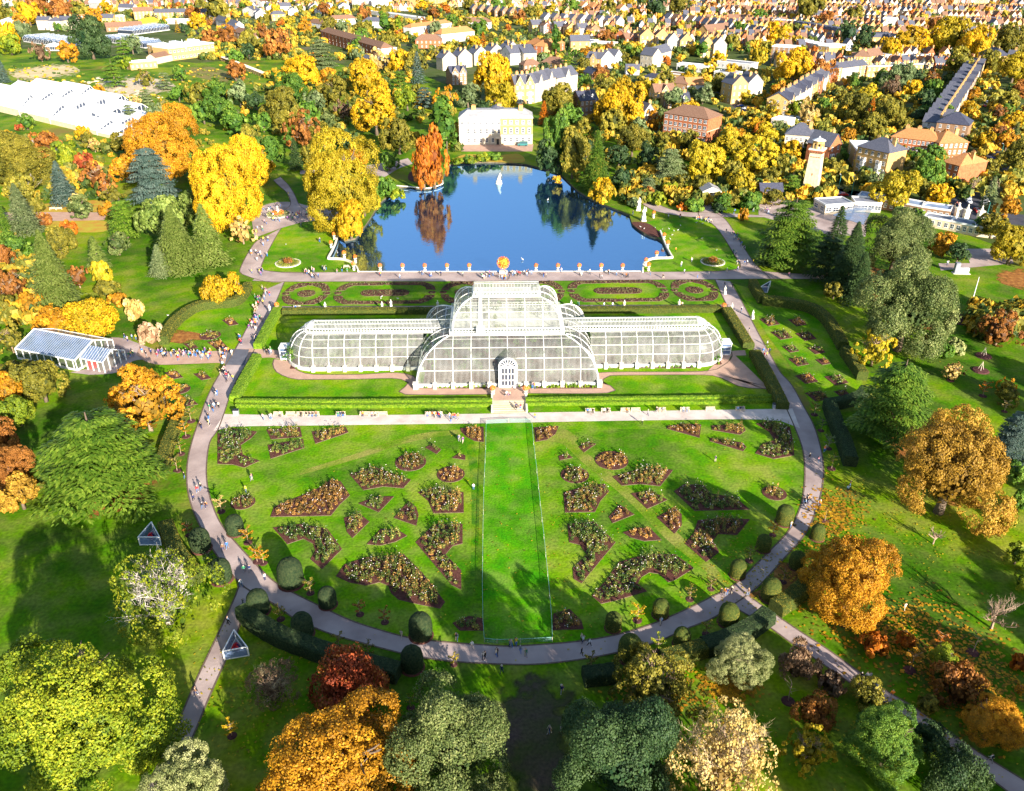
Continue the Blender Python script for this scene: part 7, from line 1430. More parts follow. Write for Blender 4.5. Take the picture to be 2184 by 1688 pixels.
fr.build('white_frame', M_WHITE, sg); MB().poly([(0, 0, .6), (SL, 0, .6), (SL, 0, sh_), (0, 0, sh_)]).poly([(SL, 0, .6), (SL, SDp, .6), (SL, SDp, sh_), (SL, SDp * .55, sh_ + srh), (SL, 0, sh_)]).build('glass_wall', M_GLASS, sg); MB().box(0, SL, -.15, 0, 0, .6).box(SL, SL + .15, 0, SDp, 0, .6).build('base_wall', M_RENDW, sg)
an = MB(); ax0, ax1, ay0, ay1 = SL + .2, SL + 7.5, 1.5, 9
fa = MB(); MB().poly([(ax0, ay0, 3), (ax1, ay0, 3), (ax1, (ay0 + ay1) / 2, 5), (ax0, (ay0 + ay1) / 2, 5)]).poly([(ax0, ay1, 3), (ax1, ay1, 3), (ax1, (ay0 + ay1) / 2, 5), (ax0, (ay0 + ay1) / 2, 5)]).build('annexe_roof', M_GLASSB, sg)
for k in range(10): x = ax0 + (ax1 - ax0) * k / 9; fa.poly([(x - .05, ay0, 3.06), (x + .05, ay0, 3.06), (x + .05, (ay0 + ay1) / 2, 5.06), (x - .05, (ay0 + ay1) / 2, 5.06)])
for k in range(5):
    x = ax0 + (ax1 - ax0) * k / 4; fa.box(x - .13, x + .13, ay0 - .1, ay0 + .1, 0, 3); y = ay0 + (ay1 - ay0) * k / 4; fa.box(ax1 - .1, ax1 + .1, y - .13, y + .13, 0, 3 + 2 * (1 - abs(k - 2) / 2))
fa.tube([(ax0, ay0, 3), (ax1, ay0, 3), (ax1, (ay0 + ay1) / 2, 5), (ax1, ay1, 3)], [.15] * 4, 4); fa.build('annexe_frame', M_WHITE, sg); MB().poly([(ax0, ay0, .5), (ax1, ay0, .5), (ax1, ay0, 3), (ax0, ay0, 3)]).poly([(ax1, ay0, .5), (ax1, ay1, .5), (ax1, ay1, 3), (ax1, (ay0 + ay1) / 2, 5), (ax1, ay0, 3)]).build('glass_wall', M_GLASS, sg)
M_RED = mat('red_glass_sculpture', (.75,.03,.03), None, 1, .3, .5)
thing(sg, 'small white framed glasshouse with a bluish glass roof', 'glasshouse', place='at the left end of the queue path')
rs = MB(); gx = random.Random(3)
for i in range(60): x, y = ax0 + gx.uniform(.4, 3.2), ay0 + gx.uniform(.5, 2.2); rs.tube([(x, y, 0), (x + gx.uniform(-.2, .2), y, gx.uniform(1.2, 2.6))], [.09, .02], 4)
o = rs.build('red_sculpture', M_RED, loc=s1, rz=sg.rotation_euler.z); thing(o, 'cluster of red glass spikes', 'sculpture', place='inside the small glasshouse annexe', at=q('b0',740,1440))
# entrance buildings and small structures
bld('b3',540,240,770,225,9,3.6,'flat',CR,M_FLAT,'pale entrance building with rooflights','visitor centre','visitor_centre',storeys=1,wins=4,chim=0,winw=2.2,door=False); bld('b3',780,215,1000,225,8,3.6,'flat',CR,M_FLAT,'pale flat roofed entrance wing','visitor centre','visitor_centre',storeys=1,wins=4,chim=0,winw=2.2,door=False)
M_BLUER = mat('blue_grey_sheet_roof', (.16,.22,.34), (.28,.36,.50), .4, .5, .4)
for i, (x0, y0, x1, y1) in enumerate([(800,165,1060,205),(1060,205,1320,255),(1320,255,1560,290)]): bld('b3',x0,y0,x1,y1,7,3.8,'flat',BB,M_BLUER,'curved range with a ribbed blue roof','visitor centre','visitor_centre',storeys=1,wins=5,chim=0,door=False)
for i, (x0, y0, x1, y1) in enumerate([(1340,330,1560,370),(1560,370,1760,415),(1760,415,1950,440)]): bld('b3',x0,y0,x1,y1,6,3.4,'flat',M_STEP,M_FLAT,'long low stone entrance range','visitor centre','visitor_centre',storeys=1,wins=4,chim=0,door=False)
can = [G(*q('b3',x,y)) for x, y in ((600,300),(790,215),(930,240),(850,380))]; cn = poly_mesh('glass_canopy', can, 2.6, 2.8, [M_GLASSB]); o = link('glass_canopy', cn); thing(o, 'fan shaped glass canopy', 'canopy', place='in front of the entrance building', at=q('b3',780,280))
bld('a3',10,1640,190,1640,6,3.4,'gable',BB,M_SLATED,'low dark timber kiosk',storeys=1,wins=3,chim=0,cat='kiosk',name='kiosk')
tp = G(*q('b2',1630,150)); te = empty('garden_temple', tp); MB().box(0, 7, .6, 7, 0, .4).box(0, 7, 3, 7, .4, 5).build('temple_body', M_STONE, te); MB().poly([(-.4, .2, 5), (7.4, .2, 5), (3.5, .2, 6.8)]).box(-.4, 7.4, .2, 7.2, 4.6, 5).build('pediment', M_STONE, te)
MB().poly([(-.5, .1, 5.02), (3.5, .1, 6.95), (3.5, 7.3, 6.95), (-.5, 7.3, 5.02)]).poly([(7.5, .1, 5.02), (3.5, .1, 6.95), (3.5, 7.3, 6.95), (7.5, 7.3, 5.02)]).build('roof', M_LEAD, te)
cm = MB().lathe([(.34, .4), (.28, 4.6)], 10).mesh('column', [M_RENDW])
for x in (.6, 2.5, 4.5, 6.4): link('column', cm, te, (x, .9, 0))
thing(te, 'small white classical temple with four columns', 'temple', place='among shrubs right of the pond'); PLACED.append((tp.x + 3, tp.y + 3, 5))
pg = MB(); a_, b_ = G(*q('a0',1840,500)), G(*q('a0',2184,640)); d = b_ - a_; L = d.length; pgo = empty('pergola', a_, math.atan2(d.y, d.x))
for i in range(int(L / 1.1)): MB().box(i * 1.1, i * 1.1 + .25, -2, 2, 2.9, 3.1).build('beam', M_TIMBER, pgo) if i % 2 == 0 else None
for i in range(int(L / 4)):
    for s in (-1.6, 1.6): MB().box(i * 4 - .2, i * 4 + .2, s - .2, s + .2, 0, 2.9).build('post', M_BRICKB, pgo)
MB().box(0, L, -1.9, -1.6, 2.7, 2.9).box(0, L, 1.6, 1.9, 2.7, 2.9).build('rail', M_TIMBER, pgo)
thing(pgo, 'long timber pergola', 'pergola', place='in the kitchen garden at upper left')
# ------------------------------------------------------------------ suburb rows beyond: nearest as things, the rest joined
def row_protos():
    out = []
    for wm, rm, kind in ((M_BRICKY, M_TILEB, 'front'), (M_RENDW, M_SLATE, 'front'), (M_BRICKR, M_TILEB, 'front'), (M_BRICKY, M_TILEB, 'gable'), (M_BRICKR, M_SLATE, 'gable'), (M_RENDER, M_TILEO, 'front')):
        w = MB().box(0, 6, 0, 9, -.3, 5.4); f = MB(); h, rh = 5.4, 4.2
        if kind == 'front': w.poly([(0, 0, h), (6, 0, h), (3, 0, h + rh)]); f.poly([(-.3, -.4, h - .2), (3, -.4, h + rh + .15), (3, 9.3, h + rh + .15), (-.3, 9.3, h - .2)]); f.poly([(6.3, -.4, h - .2), (3, -.4, h + rh + .15), (3, 9.3, h + rh + .15), (6.3, 9.3, h - .2)])
        else: w.poly([(0, 0, h), (0, 9, h), (0, 4.5, h + rh)]); w.poly([(6, 0, h), (6, 9, h), (6, 4.5, h + rh)]); f.poly([(-.2, -.4, h - .3), (6.2, -.4, h - .3), (6.2, 4.5, h + rh), (-.2, 4.5, h + rh)]); f.poly([(-.2, 9.4, h - .3), (6.2, 9.4, h - .3), (6.2, 4.5, h + rh), (-.2, 4.5, h + rh)])
        wi = MB()
        for x in (1.6, 4.4):
            for z in (.9, 3.4): wi.box(x - .8, x + .8, -.12, -.02, z - .1, z + 1.6, 0); wi.box(x - .6, x + .6, -.16, -.121, z + .05, z + 1.45, 1)
        ch = MB().box(4.9, 5.9, 4, 5.4, 6, 11, 0)
        out.append((w.mesh('wall', [wm]), f.mesh('roof', [rm]), wi.mesh('windows', [M_WHITE, M_PANE]), ch.mesh('chimney', [M_TERRA]), (LWORDW[wm.name], LWORDR[rm.name])))
    return out
LWORDW = {'yellow_stock_brick': 'yellow brick', 'white_render': 'white', 'red_brick': 'red brick', 'cream_render': 'cream'}; LWORDR = {'brown_tile_roof': 'brown', 'blue_grey_slate_roof': 'grey', 'orange_tile_roof': 'orange'}
protos = row_protos(); near_n = 0; FV = []; FF = []; FM = []; far_cnt = 0
cand = []
def blocked(x, y, r=7):
    return any((x - a) ** 2 + (y - b) ** 2 < (c + r) ** 2 for a, b, c in PLACED)
yrow = 560.0; ri = 0
while yrow < 2300:
    slope = .05 + .06 * math.sin(ri * 1.3); xs = -1100; off = rnd.uniform(0, 6)
    while xs < 1100:
        x = xs + off; y = yrow - slope * x + 6 * math.sin(x * .012 + ri); px, py = proj((x, y, 0))
        dens = 1.0 if px > 1500 else .55 if px > 1050 else .42
        if -40 < px < 2230 and -30 < py < 190 and rnd.random() < dens * (.80 if (int(xs / 78) + ri) % 5 else .0):
            ok = (px > 1180 and py < 150 - (60 if px < 1650 else 0)) or (px <= 1180 and py < 26) or (1250 < px < 1700 and py < 100)
            if ok and not blocked(x + 3, y + 4, 4): cand.append((x, y + rnd.uniform(-1.2, 1.2), math.atan(-slope) + rnd.uniform(-.04, .04), rnd.randrange(6)))
        xs += 6.3
    yrow += 30 + (yrow - 560) * .006; ri += 1
cand.sort(key=lambda c: c[1])
for i, (x, y, a, k) in enumerate(cand):
    w, f, wi, ch, (lw_, lr) = protos[k]
    if i < 110:
        r = empty('terraced_house', (x, y, 0), a, 1.0); link('wall', w, r); link('roof', f, r); link('windows', wi, r, kind='stuff'); link('chimney', ch, r)
        thing(r, 'small %s terraced house with %s roof' % (lw_, lr), 'house', 'small suburban houses', at=proj((x + 3, y, 4)))
mats_far = [M_BRICKY, M_RENDW, M_BRICKR, M_RENDER, M_TILEB, M_SLATE, M_TILEO, M_WHITE, M_PANE, M_TERRA]; mb = MB()
for (x, y, a, k) in cand[110:]:
    Mx = Matrix.Translation((x, y, 0)) @ Matrix.Rotation(a, 4, 'Z')
    for me in protos[k][:4]:
        b0 = len(mb.v); mb.v += [tuple(Mx @ v.co) for v in me.vertices]
        for p in me.polygons: mb.f.append(tuple(b0 + i for i in p.vertices)); mb.m.append(mats_far.index(me.materials[p.material_index]))
far = mb.build('distant_houses', mats_far); far['kind'] = 'stuff'; far['label'] = 'dense mass of distant terraced houses along the top of the picture'
print('houses cand', len(cand))
# ------------------------------------------------------------------ trees scattered through the town
autumn = ['gold', 'amber', 'olive', 'moss', 'yellow', 'green', 'rust', 'green', 'sage', 'olive', 'orange', 'moss', 'dark', 'tan', 'green', 'moss']
def free(x, y, r):
    return not any((x - a) ** 2 + (y - b) ** 2 < (c + r * .7) ** 2 for a, b, c in PLACED)
cnt = 0; tries = 0; extra = []
while cnt < 300 and tries < 16000:
    tries += 1; px = rnd.uniform(-20, 2204); py = rnd.uniform(2, 470) if px > 1250 else rnd.uniform(2, 130 if px > 600 else 60)
    if px > 1250 and py > 230 + (px - 1250) * .26: continue
    w = rnd.uniform(9, 16) + py * .085; d = ray(px, py); zc = CAM_H / (.5 * w / FPX - d.z); x, y = d.x * zc, d.y * zc; sz = w * zc / FPX
    if sz > 17: w *= 17 / sz; sz = 17
    if free(x, y, sz * .45): plant(rnd.choice('bbbbbdlc') if w > 14 else 'b', rnd.choice(autumn), px, py, w, group='trees in the suburb'); cnt += 1
print('town trees', cnt, tries)
# lowest shrubs and far crowns joined: the suburb greenery nobody could count
def mass(name, n, regs, sz_, label, cols='olive', hh=.8):
    g = np.random.default_rng(len(name)); base = crown_mesh('b', 77, hh, 16, 60, .12, (.14, .22), low=-.3); nv = len(base.vertices); co = np.zeros(nv * 3); base.vertices.foreach_get('co', co); co = co.reshape(-1, 3); V = []; T = []; k = 0; tr = 0
    while k < n and tr < n * 8:
        tr += 1; rg = regs[int(g.integers(len(regs)))]; px, py = g.uniform(rg[0], rg[1]), g.uniform(rg[2], rg[3])
        p = G(px, py); s = g.uniform(*sz_)
        if not all((p.x - a) ** 2 + (p.y - b) ** 2 > (c * .8) ** 2 for a, b, c in PLACED): continue
        a = g.random() * 6.28; R2 = np.array([[math.cos(a), math.sin(a)], [-math.sin(a), math.cos(a)]]); c2 = co.copy(); c2[:, :2] = c2[:, :2] @ R2; V.append(c2 * s + [p.x, p.y, 0]); T.append(np.clip(np.full(nv // 4, g.random()) + g.normal(size=nv // 4) * .12, 0, 1)); k += 1
    V = np.vstack(V); bpy.data.meshes.remove(base)
    o = link(name, npmesh(name, V, np.arange(len(V)).reshape(-1, 4), [MASSM], tint=np.concatenate(T))); o['kind'] = 'stuff'; o['label'] = label
MASSM = leafmat('mixed_greenery', (.05,.10,.02), (.26,.24,.03), (.70,.42,.03))
mass('suburb_greenery', 3300, [(1180,2200,2,200),(1250,2200,150,330),(1600,2200,200,430),(0,1200,2,60),(600,1200,40,130),(400,760,60,130)], (2.5, 8), 'low mixed shrubs and garden trees filling the gaps between suburban houses')
mass('distant_trees', 900, [(1180,2200,1,120),(1180,2200,1,120),(0,1200,1,40)], (5, 12), 'distant autumn trees between the far houses')
mass('woodland_understorey', 1000, [(420,980,190,330),(560,900,150,260),(1170,1700,290,400),(1330,1640,380,440),(0,240,300,430),(2070,2200,672,720),(0,120,560,700)], (2, 7.5), 'mixed undergrowth beneath the park trees')
mass('rock_garden_plants', 330, [(150,400,160,225),(20,170,140,200),(380,560,140,185)], (1, 3.2), 'low mixed planting in the rock garden and kitchen garden', hh=.5)
# ------------------------------------------------------------------ people
M_SKIN = mat('skin', (.55,.34,.24), None, 1, .6, .3)
CLOTH = {'red': (.60,.03,.03), 'navy': (.02,.03,.10), 'black': (.015,.015,.018), 'white': (.75,.74,.72), 'blue': (.04,.16,.50), 'grey': (.22,.23,.25), 'orange': (.75,.22,.03), 'beige': (.55,.45,.33), 'pink': (.70,.30,.35), 'green': (.04,.22,.10), 'pale blue': (.35,.50,.70), 'yellow': (.75,.55,.05), 'brown': (.20,.11,.06), 'purple': (.20,.06,.25), 'denim': (.10,.17,.32)}
CM = {k: mat('cloth_' + k.replace(' ', '_'), v, None, 1, .85, .1) for k, v in CLOTH.items()}
HAIR = [mat('dark_hair', (.03,.02,.015), None, 1, .7, .2), mat('brown_hair', (.12,.06,.03), None, 1, .7, .2), mat('fair_hair', (.50,.36,.16), None, 1, .7, .2), mat('grey_hair', (.45,.43,.42), None, 1, .7, .2)]
def person_mesh(pose):
    """one continuous body grown over a posed skeleton"""
    J = {}
    if pose == 'sit': pel = (0, 0, .52); kl, kr = (-.12, -.42, .50), (.12, -.44, .50); al, ar = (-.13, -.46, .08), (.13, -.50, .08); zo = -.42
    else:
        st = {'stand': (0, .02), 'walk': (.24, -.22), 'stride': (-.30, .28), 'phone': (.05, -.05)}[pose]; pel = (0, 0, .95); kl = (-.10, -st[0] * .6 - .03, .52); kr = (.10, -st[1] * .6 - .03, .52); al = (-.11, -st[0] * 1.1 + (.05 if st[0] < 0 else 0), .08); ar = (.11, -st[1] * 1.1 + (.05 if st[1] < 0 else 0), .08); zo = 0
    z = lambda v: v + zo
    V = [pel, (0, .01, z(1.18)), (0, 0, z(1.38)), (0, -.01, z(1.49)), (0, -.02, z(1.60)), (0, -.02, z(1.70))]; E = [(0, 1), (1, 2), (2, 3), (3, 4), (4, 5)]; Rr = [.145, .125, .15, .055, .095, .075]
    def add(par, pts, rs):
        p = par
        for c, r in zip(pts, rs): V.append(c); Rr.append(r); E.append((p, len(V) - 1)); p = len(V) - 1
    hipz = pel[2] - .04
    add(0, [(-.10, 0, hipz), kl, al, (al[0], al[1] - .17, .05)], [.10, .065, .045, .045]); add(0, [(.10, 0, hipz), kr, ar, (ar[0], ar[1] - .17, .05)], [.10, .065, .045, .045])
    if pose == 'phone': ha, hb = [(-.19, 0, 1.40), (-.26, -.12, 1.18), (-.08, -.34, 1.36)], [(.19, 0, 1.40), (.27, -.12, 1.18), (.06, -.34, 1.38)]
    elif pose == 'sit': ha, hb = [(-.19, 0, z(1.40)), (-.25, -.06, z(1.14)), (-.12, -.30, z(1.04))], [(.19, 0, z(1.40)), (.25, -.06, z(1.14)), (.12, -.30, z(1.04))]
    else: s = st[1]; ha, hb = [(-.19, 0, 1.40), (-.25, s * .3, 1.14), (-.24, s * 1.0 - .06, .90)], [(.19, 0, 1.40), (.25, -s * .3, 1.14), (.24, -s * 1.0 - .06, .90)]
    for a in (ha, hb): add(2, a, [.062, .048, .036])
    me = bpy.data.meshes.new('sk'); me.from_pydata(V, E, []); o = bpy.data.objects.new('sk', me); COL.objects.link(o)
    m = o.modifiers.new('s', 'SKIN'); sk = me.skin_vertices[0].data
    for i, r in enumerate(Rr): sk[i].radius = (r, r * (.78 if i in (0, 1, 2) else 1)); sk[i].use_root = (i == 0)
    o.modifiers.new('u', 'SUBSURF').levels = 1; o.modifiers['u'].render_levels = 1
    dg = bpy.context.evaluated_depsgraph_get(); ev = bpy.data.meshes.new_from_object(o.evaluated_get(dg)); bpy.data.objects.remove(o); ev.name = 'person_' + pose
    ev.materials.clear()
    for k in (CM['grey'], CM['denim'], M_SKIN, HAIR[0], CM['black']): ev.materials.append(k)
    for p in ev.polygons:
        c = p.center; zz = c.z - zo if pose == 'sit' else c.z
        if zz > 1.53: k = 3 if (c.y > -.035 or zz > 1.71) else 2
        elif zz > 1.46: k = 2
        elif c.z < .11: k = 4
        elif (abs(c.x) > .17 and zz < .94 and pose not in ('sit', 'phone')) or (pose == 'phone' and c.y < -.29) or (pose == 'sit' and c.y < -.25 and zz > 1.0 and abs(c.x) < .2 and c.z > .56): k = 2
        elif (zz > .93 if pose != 'sit' else (c.y > -.16 and c.z > .5) or zz > 1.0): k = 0
        else: k = 1
        p.material_index = k; p.use_smooth = True
    return ev
POSES = {p: person_mesh(p) for p in ('stand', 'walk', 'stride', 'phone', 'sit')}
NP = 0; crowd = []
TOPS = ['red','navy','black','black','white','blue','grey','orange','beige','pink','green','pale blue','black','navy','white','yellow','brown','grey','purple','beige']; BOT = ['denim','black','navy','grey','denim','beige','black','blue']
bagm = MB().box(-.16, .16, .10, .26, 1.02, 1.42).mesh('rucksack', [M_BLACK]); hatm = MB().lathe([(.17, 1.70), (.11, 1.72), (.10, 1.82), (.0, 1.84)], 10).mesh('hat', [CM['beige']])
QUE = []
def person(x, y, pose=None, top=None, z=0, rz=None, place=None, pt=None, child=False):
    p = pt or G(x, y, z); QUE.append((depth(p), x, y, pose, top, z, rz, place, p))
def person_now(x, y, pose=None, top=None, z=0, rz=None, place=None, pt=None, child=False):
    global NP
    p = pt or G(x, y, z); top = top or rnd.choice(TOPS); bot = rnd.choice(BOT); pose = pose or rnd.choice(['stand', 'walk', 'stride', 'walk', 'stride', 'phone']); s = rnd.uniform(.94, 1.06) * (.68 if child else 1)
    o = link('person', POSES[pose], None, (p.x, p.y, z), rnd.random() * 6.28 if rz is None else rz, s, mats=[CM[top], CM[bot], M_SKIN, rnd.choice(HAIR), rnd.choice([CM['black'], CM['white'], CM['brown']])])
    if rnd.random() < .16 and pose != 'sit': link('rucksack', bagm, o)
    elif rnd.random() < .10 and pose != 'sit': link('hat', hatm, o)
    act = {'stand': 'standing', 'walk': 'walking', 'stride': 'walking', 'phone': 'holding up a phone', 'sit': 'sitting'}[pose]
    thing(o, 'person %s, %s top, %s trousers' % (act, top, bot), 'person', 'people in the gardens', place, at=(x, y)); NP += 1; return o
# crowds: tile, x, y, how many, spread x, spread y
CR_ = [('b0',1010,1400,30,140,26),('b0',1330,1395,14,70,24),('b0',1500,1400,18,90,24),('b0',1680,1410,22,110,28),('b0',1850,1400,12,70,40),('b0',1840,1560,12,70,60),('b0',1980,1290,5,40,50),('b0',2080,1150,12,70,60),('b0',2110,1000,7,40,50),('b0',1060,1270,4,60,20),
 ('b1',20,1100,9,30,90),('b1',60,960,6,50,50),('b1',120,860,5,50,60),('b1',60,720,6,70,25),('b1',60,590,9,60,40),('b1',110,480,6,50,50),('b1',100,350,5,60,50),('b1',150,250,10,60,25),('b1',230,290,9,90,10),('b1',350,250,9,40,20),('b1',450,250,6,50,20),('b1',100,200,6,60,20),('b1',220,175,4,40,15),('b1',300,100,3,30,30),('b1',395,345,2,20,10),
 ('b1',560,460,2,15,8),('b1',480,720,10,60,25),('b1',590,700,5,30,15),('b1',520,760,6,50,14),('b1',750,720,3,40,15),('b1',1060,735,3,20,12),('b1',1215,765,1,2,2),('b1',1395,740,2,15,5),('b1',1470,750,3,30,10),('b1',1550,745,2,10,10),('b1',1720,745,2,20,12),('b1',1960,750,9,50,18),('b1',2060,770,5,50,14),('b1',2150,740,5,20,20),('b1',1890,760,2,10,15),
 ('b1',150,1390,5,60,20),('b1',30,1270,3,20,40),('b2',100,740,8,60,16),('b2',180,735,8,40,18),('b2',20,770,4,30,12),('b2',330,750,3,30,15),('b2',460,715,2,15,8),('b2',640,740,3,25,12),('b2',700,730,2,10,12),('b2',790,750,2,8,12),('b2',860,735,3,25,10),('b2',920,740,2,15,8),('b2',1000,760,4,35,12),('b2',1200,740,1,4,4),('b2',1305,765,2,10,3),
 ('b2',1455,665,2,8,10),('b2',1540,630,2,10,12),('b2',1410,545,1,3,3),('b2',1480,725,1,3,3),('b2',1590,760,1,3,3),('b2',1680,750,1,3,3),('b2',1830,715,1,3,3),('b2',1918,700,2,8,4),('b2',1975,650,8,55,12),('b2',1895,560,2,12,14),('b2',1950,500,3,20,25),('b2',1905,430,5,30,25),('b2',1825,390,1,3,3),('b2',1340,255,3,25,12),('b2',1220,250,3,25,10),('b2',1440,265,2,12,6),
 ('b2',1130,60,1,3,3),('b2',1180,125,2,8,6),('b2',1640,290,5,50,14),('b2',1440,215,2,10,5),('b2',1790,230,2,10,8),('b2',1890,230,2,15,8),('b2',2100,210,5,50,14),('b2',1060,240,2,15,10),('b2',1950,1040,2,6,4),('b2',2012,1205,1,2,2),('b2',2160,1320,1,2,2),('b2',2140,1410,3,25,8),('b2',820,1000,1,3,3),('b2',890,1000,1,3,3),('b2',975,1000,1,3,3),('b2',600,990,2,15,3),('b2',1450,1000,2,15,5),('b2',1812,825,1,2,2),('b2',1875,845,1,2,2),
 ('b3',248,750,1,2,2),('b3',490,705,2,10,5),('b3',60,210,6,50,20),('b3',70,1385,3,25,8),('b3',1640,170,8,30,12),('b3',1550,650,2,10,6),('c0',1790,90,3,25,20),('c0',1780,190,3,20,15),('c0',1745,215,3,20,15),('c0',1715,290,2,15,15),('c0',1725,345,2,15,15),('c0',1650,365,2,15,10),('c0',1520,770,1,2,2),('c0',2080,800,2,12,10),('c0',2025,885,1,2,2),
 ('c1',90,290,2,8,4),('c1',150,285,2,12,5),('c1',1500,270,1,3,3),('c1',1545,275,2,8,5),('c1',1650,280,3,20,10),('c1',1695,285,1,2,2),('c1',1635,310,1,2,2),('c1',1705,465,2,10,8),('c1',1735,480,1,2,2),('c1',1822,865,1,2,2),('c1',2110,105,3,20,10),('c1',2080,110,1,3,3),
 ('c2',40,100,2,12,6),('c2',85,55,1,3,3),('c2',240,30,3,15,5),('c2',200,65,1,2,2),('c2',120,205,3,20,8),('c2',252,280,1,2,2),('c2',1180,255,1,2,2),('c2',1250,235,1,3,3),('c2',1132,325,1,2,2),('c2',1735,635,1,2,2),
 ('c3',415,620,1,2,2),('c3',490,640,1,2,2),('c3',540,550,2,10,5),('c3',400,980,7,30,30),('c3',500,1000,2,10,8),('c3',730,880,1,2,2),('c3',750,840,1,2,2),('c3',2080,100,2,10,6),('c3',262,1180,1,2,2),
 ('d0',1860,320,2,8,12),('d0',1600,900,2,15,12),('d0',1980,180,1,3,3),('d0',1965,20,2,12,8),('c1',108,1610,1,2,2),('d1',1215,440,1,2,2),('d1',1665,455,2,8,5),('d1',1788,525,1,2,2),('d1',1895,610,2,12,5),('d1',1990,590,2,6,12),('d1',2030,730,1,2,2),('d1',2100,510,2,12,5),
 ('d2',45,520,2,8,8),('d2',95,500,2,8,5),('d2',130,560,1,2,2),('d2',175,585,2,6,8),('d2',645,470,3,15,10),('d2',690,510,1,2,2),('d2',628,580,1,2,2),('d2',1275,340,2,12,8),('d2',1760,90,1,3,3),('d2',1800,100,2,12,12),('d2',1840,75,2,12,8),('d2',1980,95,2,12,8),('d2',470,890,2,12,8),('d2',370,1220,2,12,8),('d2',457,1230,1,2,2),
 ('d3',828,780,1,2,2),('d3',885,780,2,12,6),('d3',955,850,1,3,3),('d3',1078,930,1,2,2),('d3',1880,1450,1,2,2),('d3',1185,215,1,2,2)]
ROADX = []
for (t, x, y, n, sx, sy) in CR_:
    for i in range(n):
        xx, yy = (x + rnd.gauss(0, sx * .55), y + rnd.gauss(0, sy * .5)) if n > 1 else (x, y)
        X, Y = q(t, xx, yy); g_ = G(X, Y)
        if inside(g_, pond_in) : continue
        person(X, Y, rz=(rnd.choice([0, math.pi]) + rnd.gauss(0, .6)) if t not in ('b1', 'b2') else None)
for (x, y, top) in [(q('c0',1628,885)+('red',)), (q('c0',1658,870)+('black',)), (q('c0',1597,958)+('navy',)), (q('c0',1668,1020)+('black',)), (q('c0',1700,1015)+('orange',)), (q('c0',1838,1370)+('brown',)), (q('c0',1873,1350)+('blue',)), (q('c0',2012,1545)+('green',)), (q('c0',2058,1540)+('navy',))]: person(x, y, 'walk', top, rz=rnd.choice([0, 3.1]))
# ------------------------------------------------------------------ benches with people on them
bl = MB()
def bench_parts():
    P_ = {}
    P_['slat'] = MB().box(-1.1, 1.1, -.05, .05, -.02, .02).mesh('slat', [M_TIMBER]); P_['leg'] = MB().box(-.05, .05, -.05, .05, 0, .44).mesh('leg', [M_TIMBER]); P_['arm'] = MB().box(-.04, .04, -.28, .28, .62, .67).box(-.04, .04, -.28, -.22, .44, .62).mesh('armrest', [M_TIMBER])
    bk = MB().box(-1.1, 1.1, .24, .29, .9, .98).box(-1.1, 1.1, .24, .29, .5, .56)
    for i in range(15): x = -1.0 + i * .143; bk.box(x - .03, x + .03, .245, .285, .56, .9)
    P_['backrest'] = bk.mesh('backrest', [M_TIMBER]); return P_
BP = bench_parts()
def bench(x, y, rz=0, seats=0, look='pale timber bench', place=None):
    p = G(x, y); r = empty('park_bench', p, rz); k = 0
    for i in range(4): link('slat', BP['slat'], r, (0, -.2 + .13 * i, .45))
    for sx in (-1, 1):
        for yy in (-.22, .26): link('leg', BP['leg'], r, (sx * 1.03, yy, 0))
        link('armrest', BP['arm'], r, (sx * 1.04, 0, 0))
    link('backrest', BP['backrest'], r); thing(r, look + (' with people seated' if seats else ', empty'), 'bench', 'park benches', place, at=(x, y))
    for i in range(seats):
        ox = (-.6 + .6 * i) if seats == 3 else (-.4 + .8 * i) if seats == 2 else rnd.uniform(-.5, .5); v = Matrix.Rotation(rz, 3, 'Z') @ Vector((ox, -.02, 0)); person(x, y, 'sit', pt=p + v, rz=rz + rnd.uniform(-.2, .2))
for x, s in ((215,1),(318,0),(405,1),(462,2),(515,2),(730,3),(925,1),(1000,2),(1075,0),(1462,3),(1530,3)): bench(*q('c1', x, 256), seats=s)
for x, s in ((705,3),(835,2),(995,1),(1080,0),(1290,2),(1485,2),(1695,0),(1940,3)): bench(*q('c2', x, 228 - (x - 700) * .012), seats=s)
for x, y, rz, s in (('b2',1610,275,2),('b2',1690,300,2)) and [(q('b2',1600,275)[0], q('b2',1600,275)[1], .2, 2), (q('b2',1690,300)[0], q('b2',1690,300)[1], .5, 2), (q('b2',1880,400)[0], q('b2',1880,400)[1], 1.0, 2), (q('b2',1925,455)[0], q('b2',1925,455)[1], 1.0, 2), (q('b2',1970,520)[0], q('b2',1970,520)[1], 1.0, 2), (q('b0',110,430)[0], q('b0',110,430)[1], 0, 1), (q('b0',435,200)[0], q('b0',435,200)[1], .3, 0), (q('b0',487,200)[0], q('b0',487,200)[1], .3, 0), (q('b1',370,1015)[0], q('b1',370,1015)[1], 0, 2), (q('b1',780,690)[0], q('b1',780,690)[1] - 3, 0, 0)]: bench(x, y, rz, s)
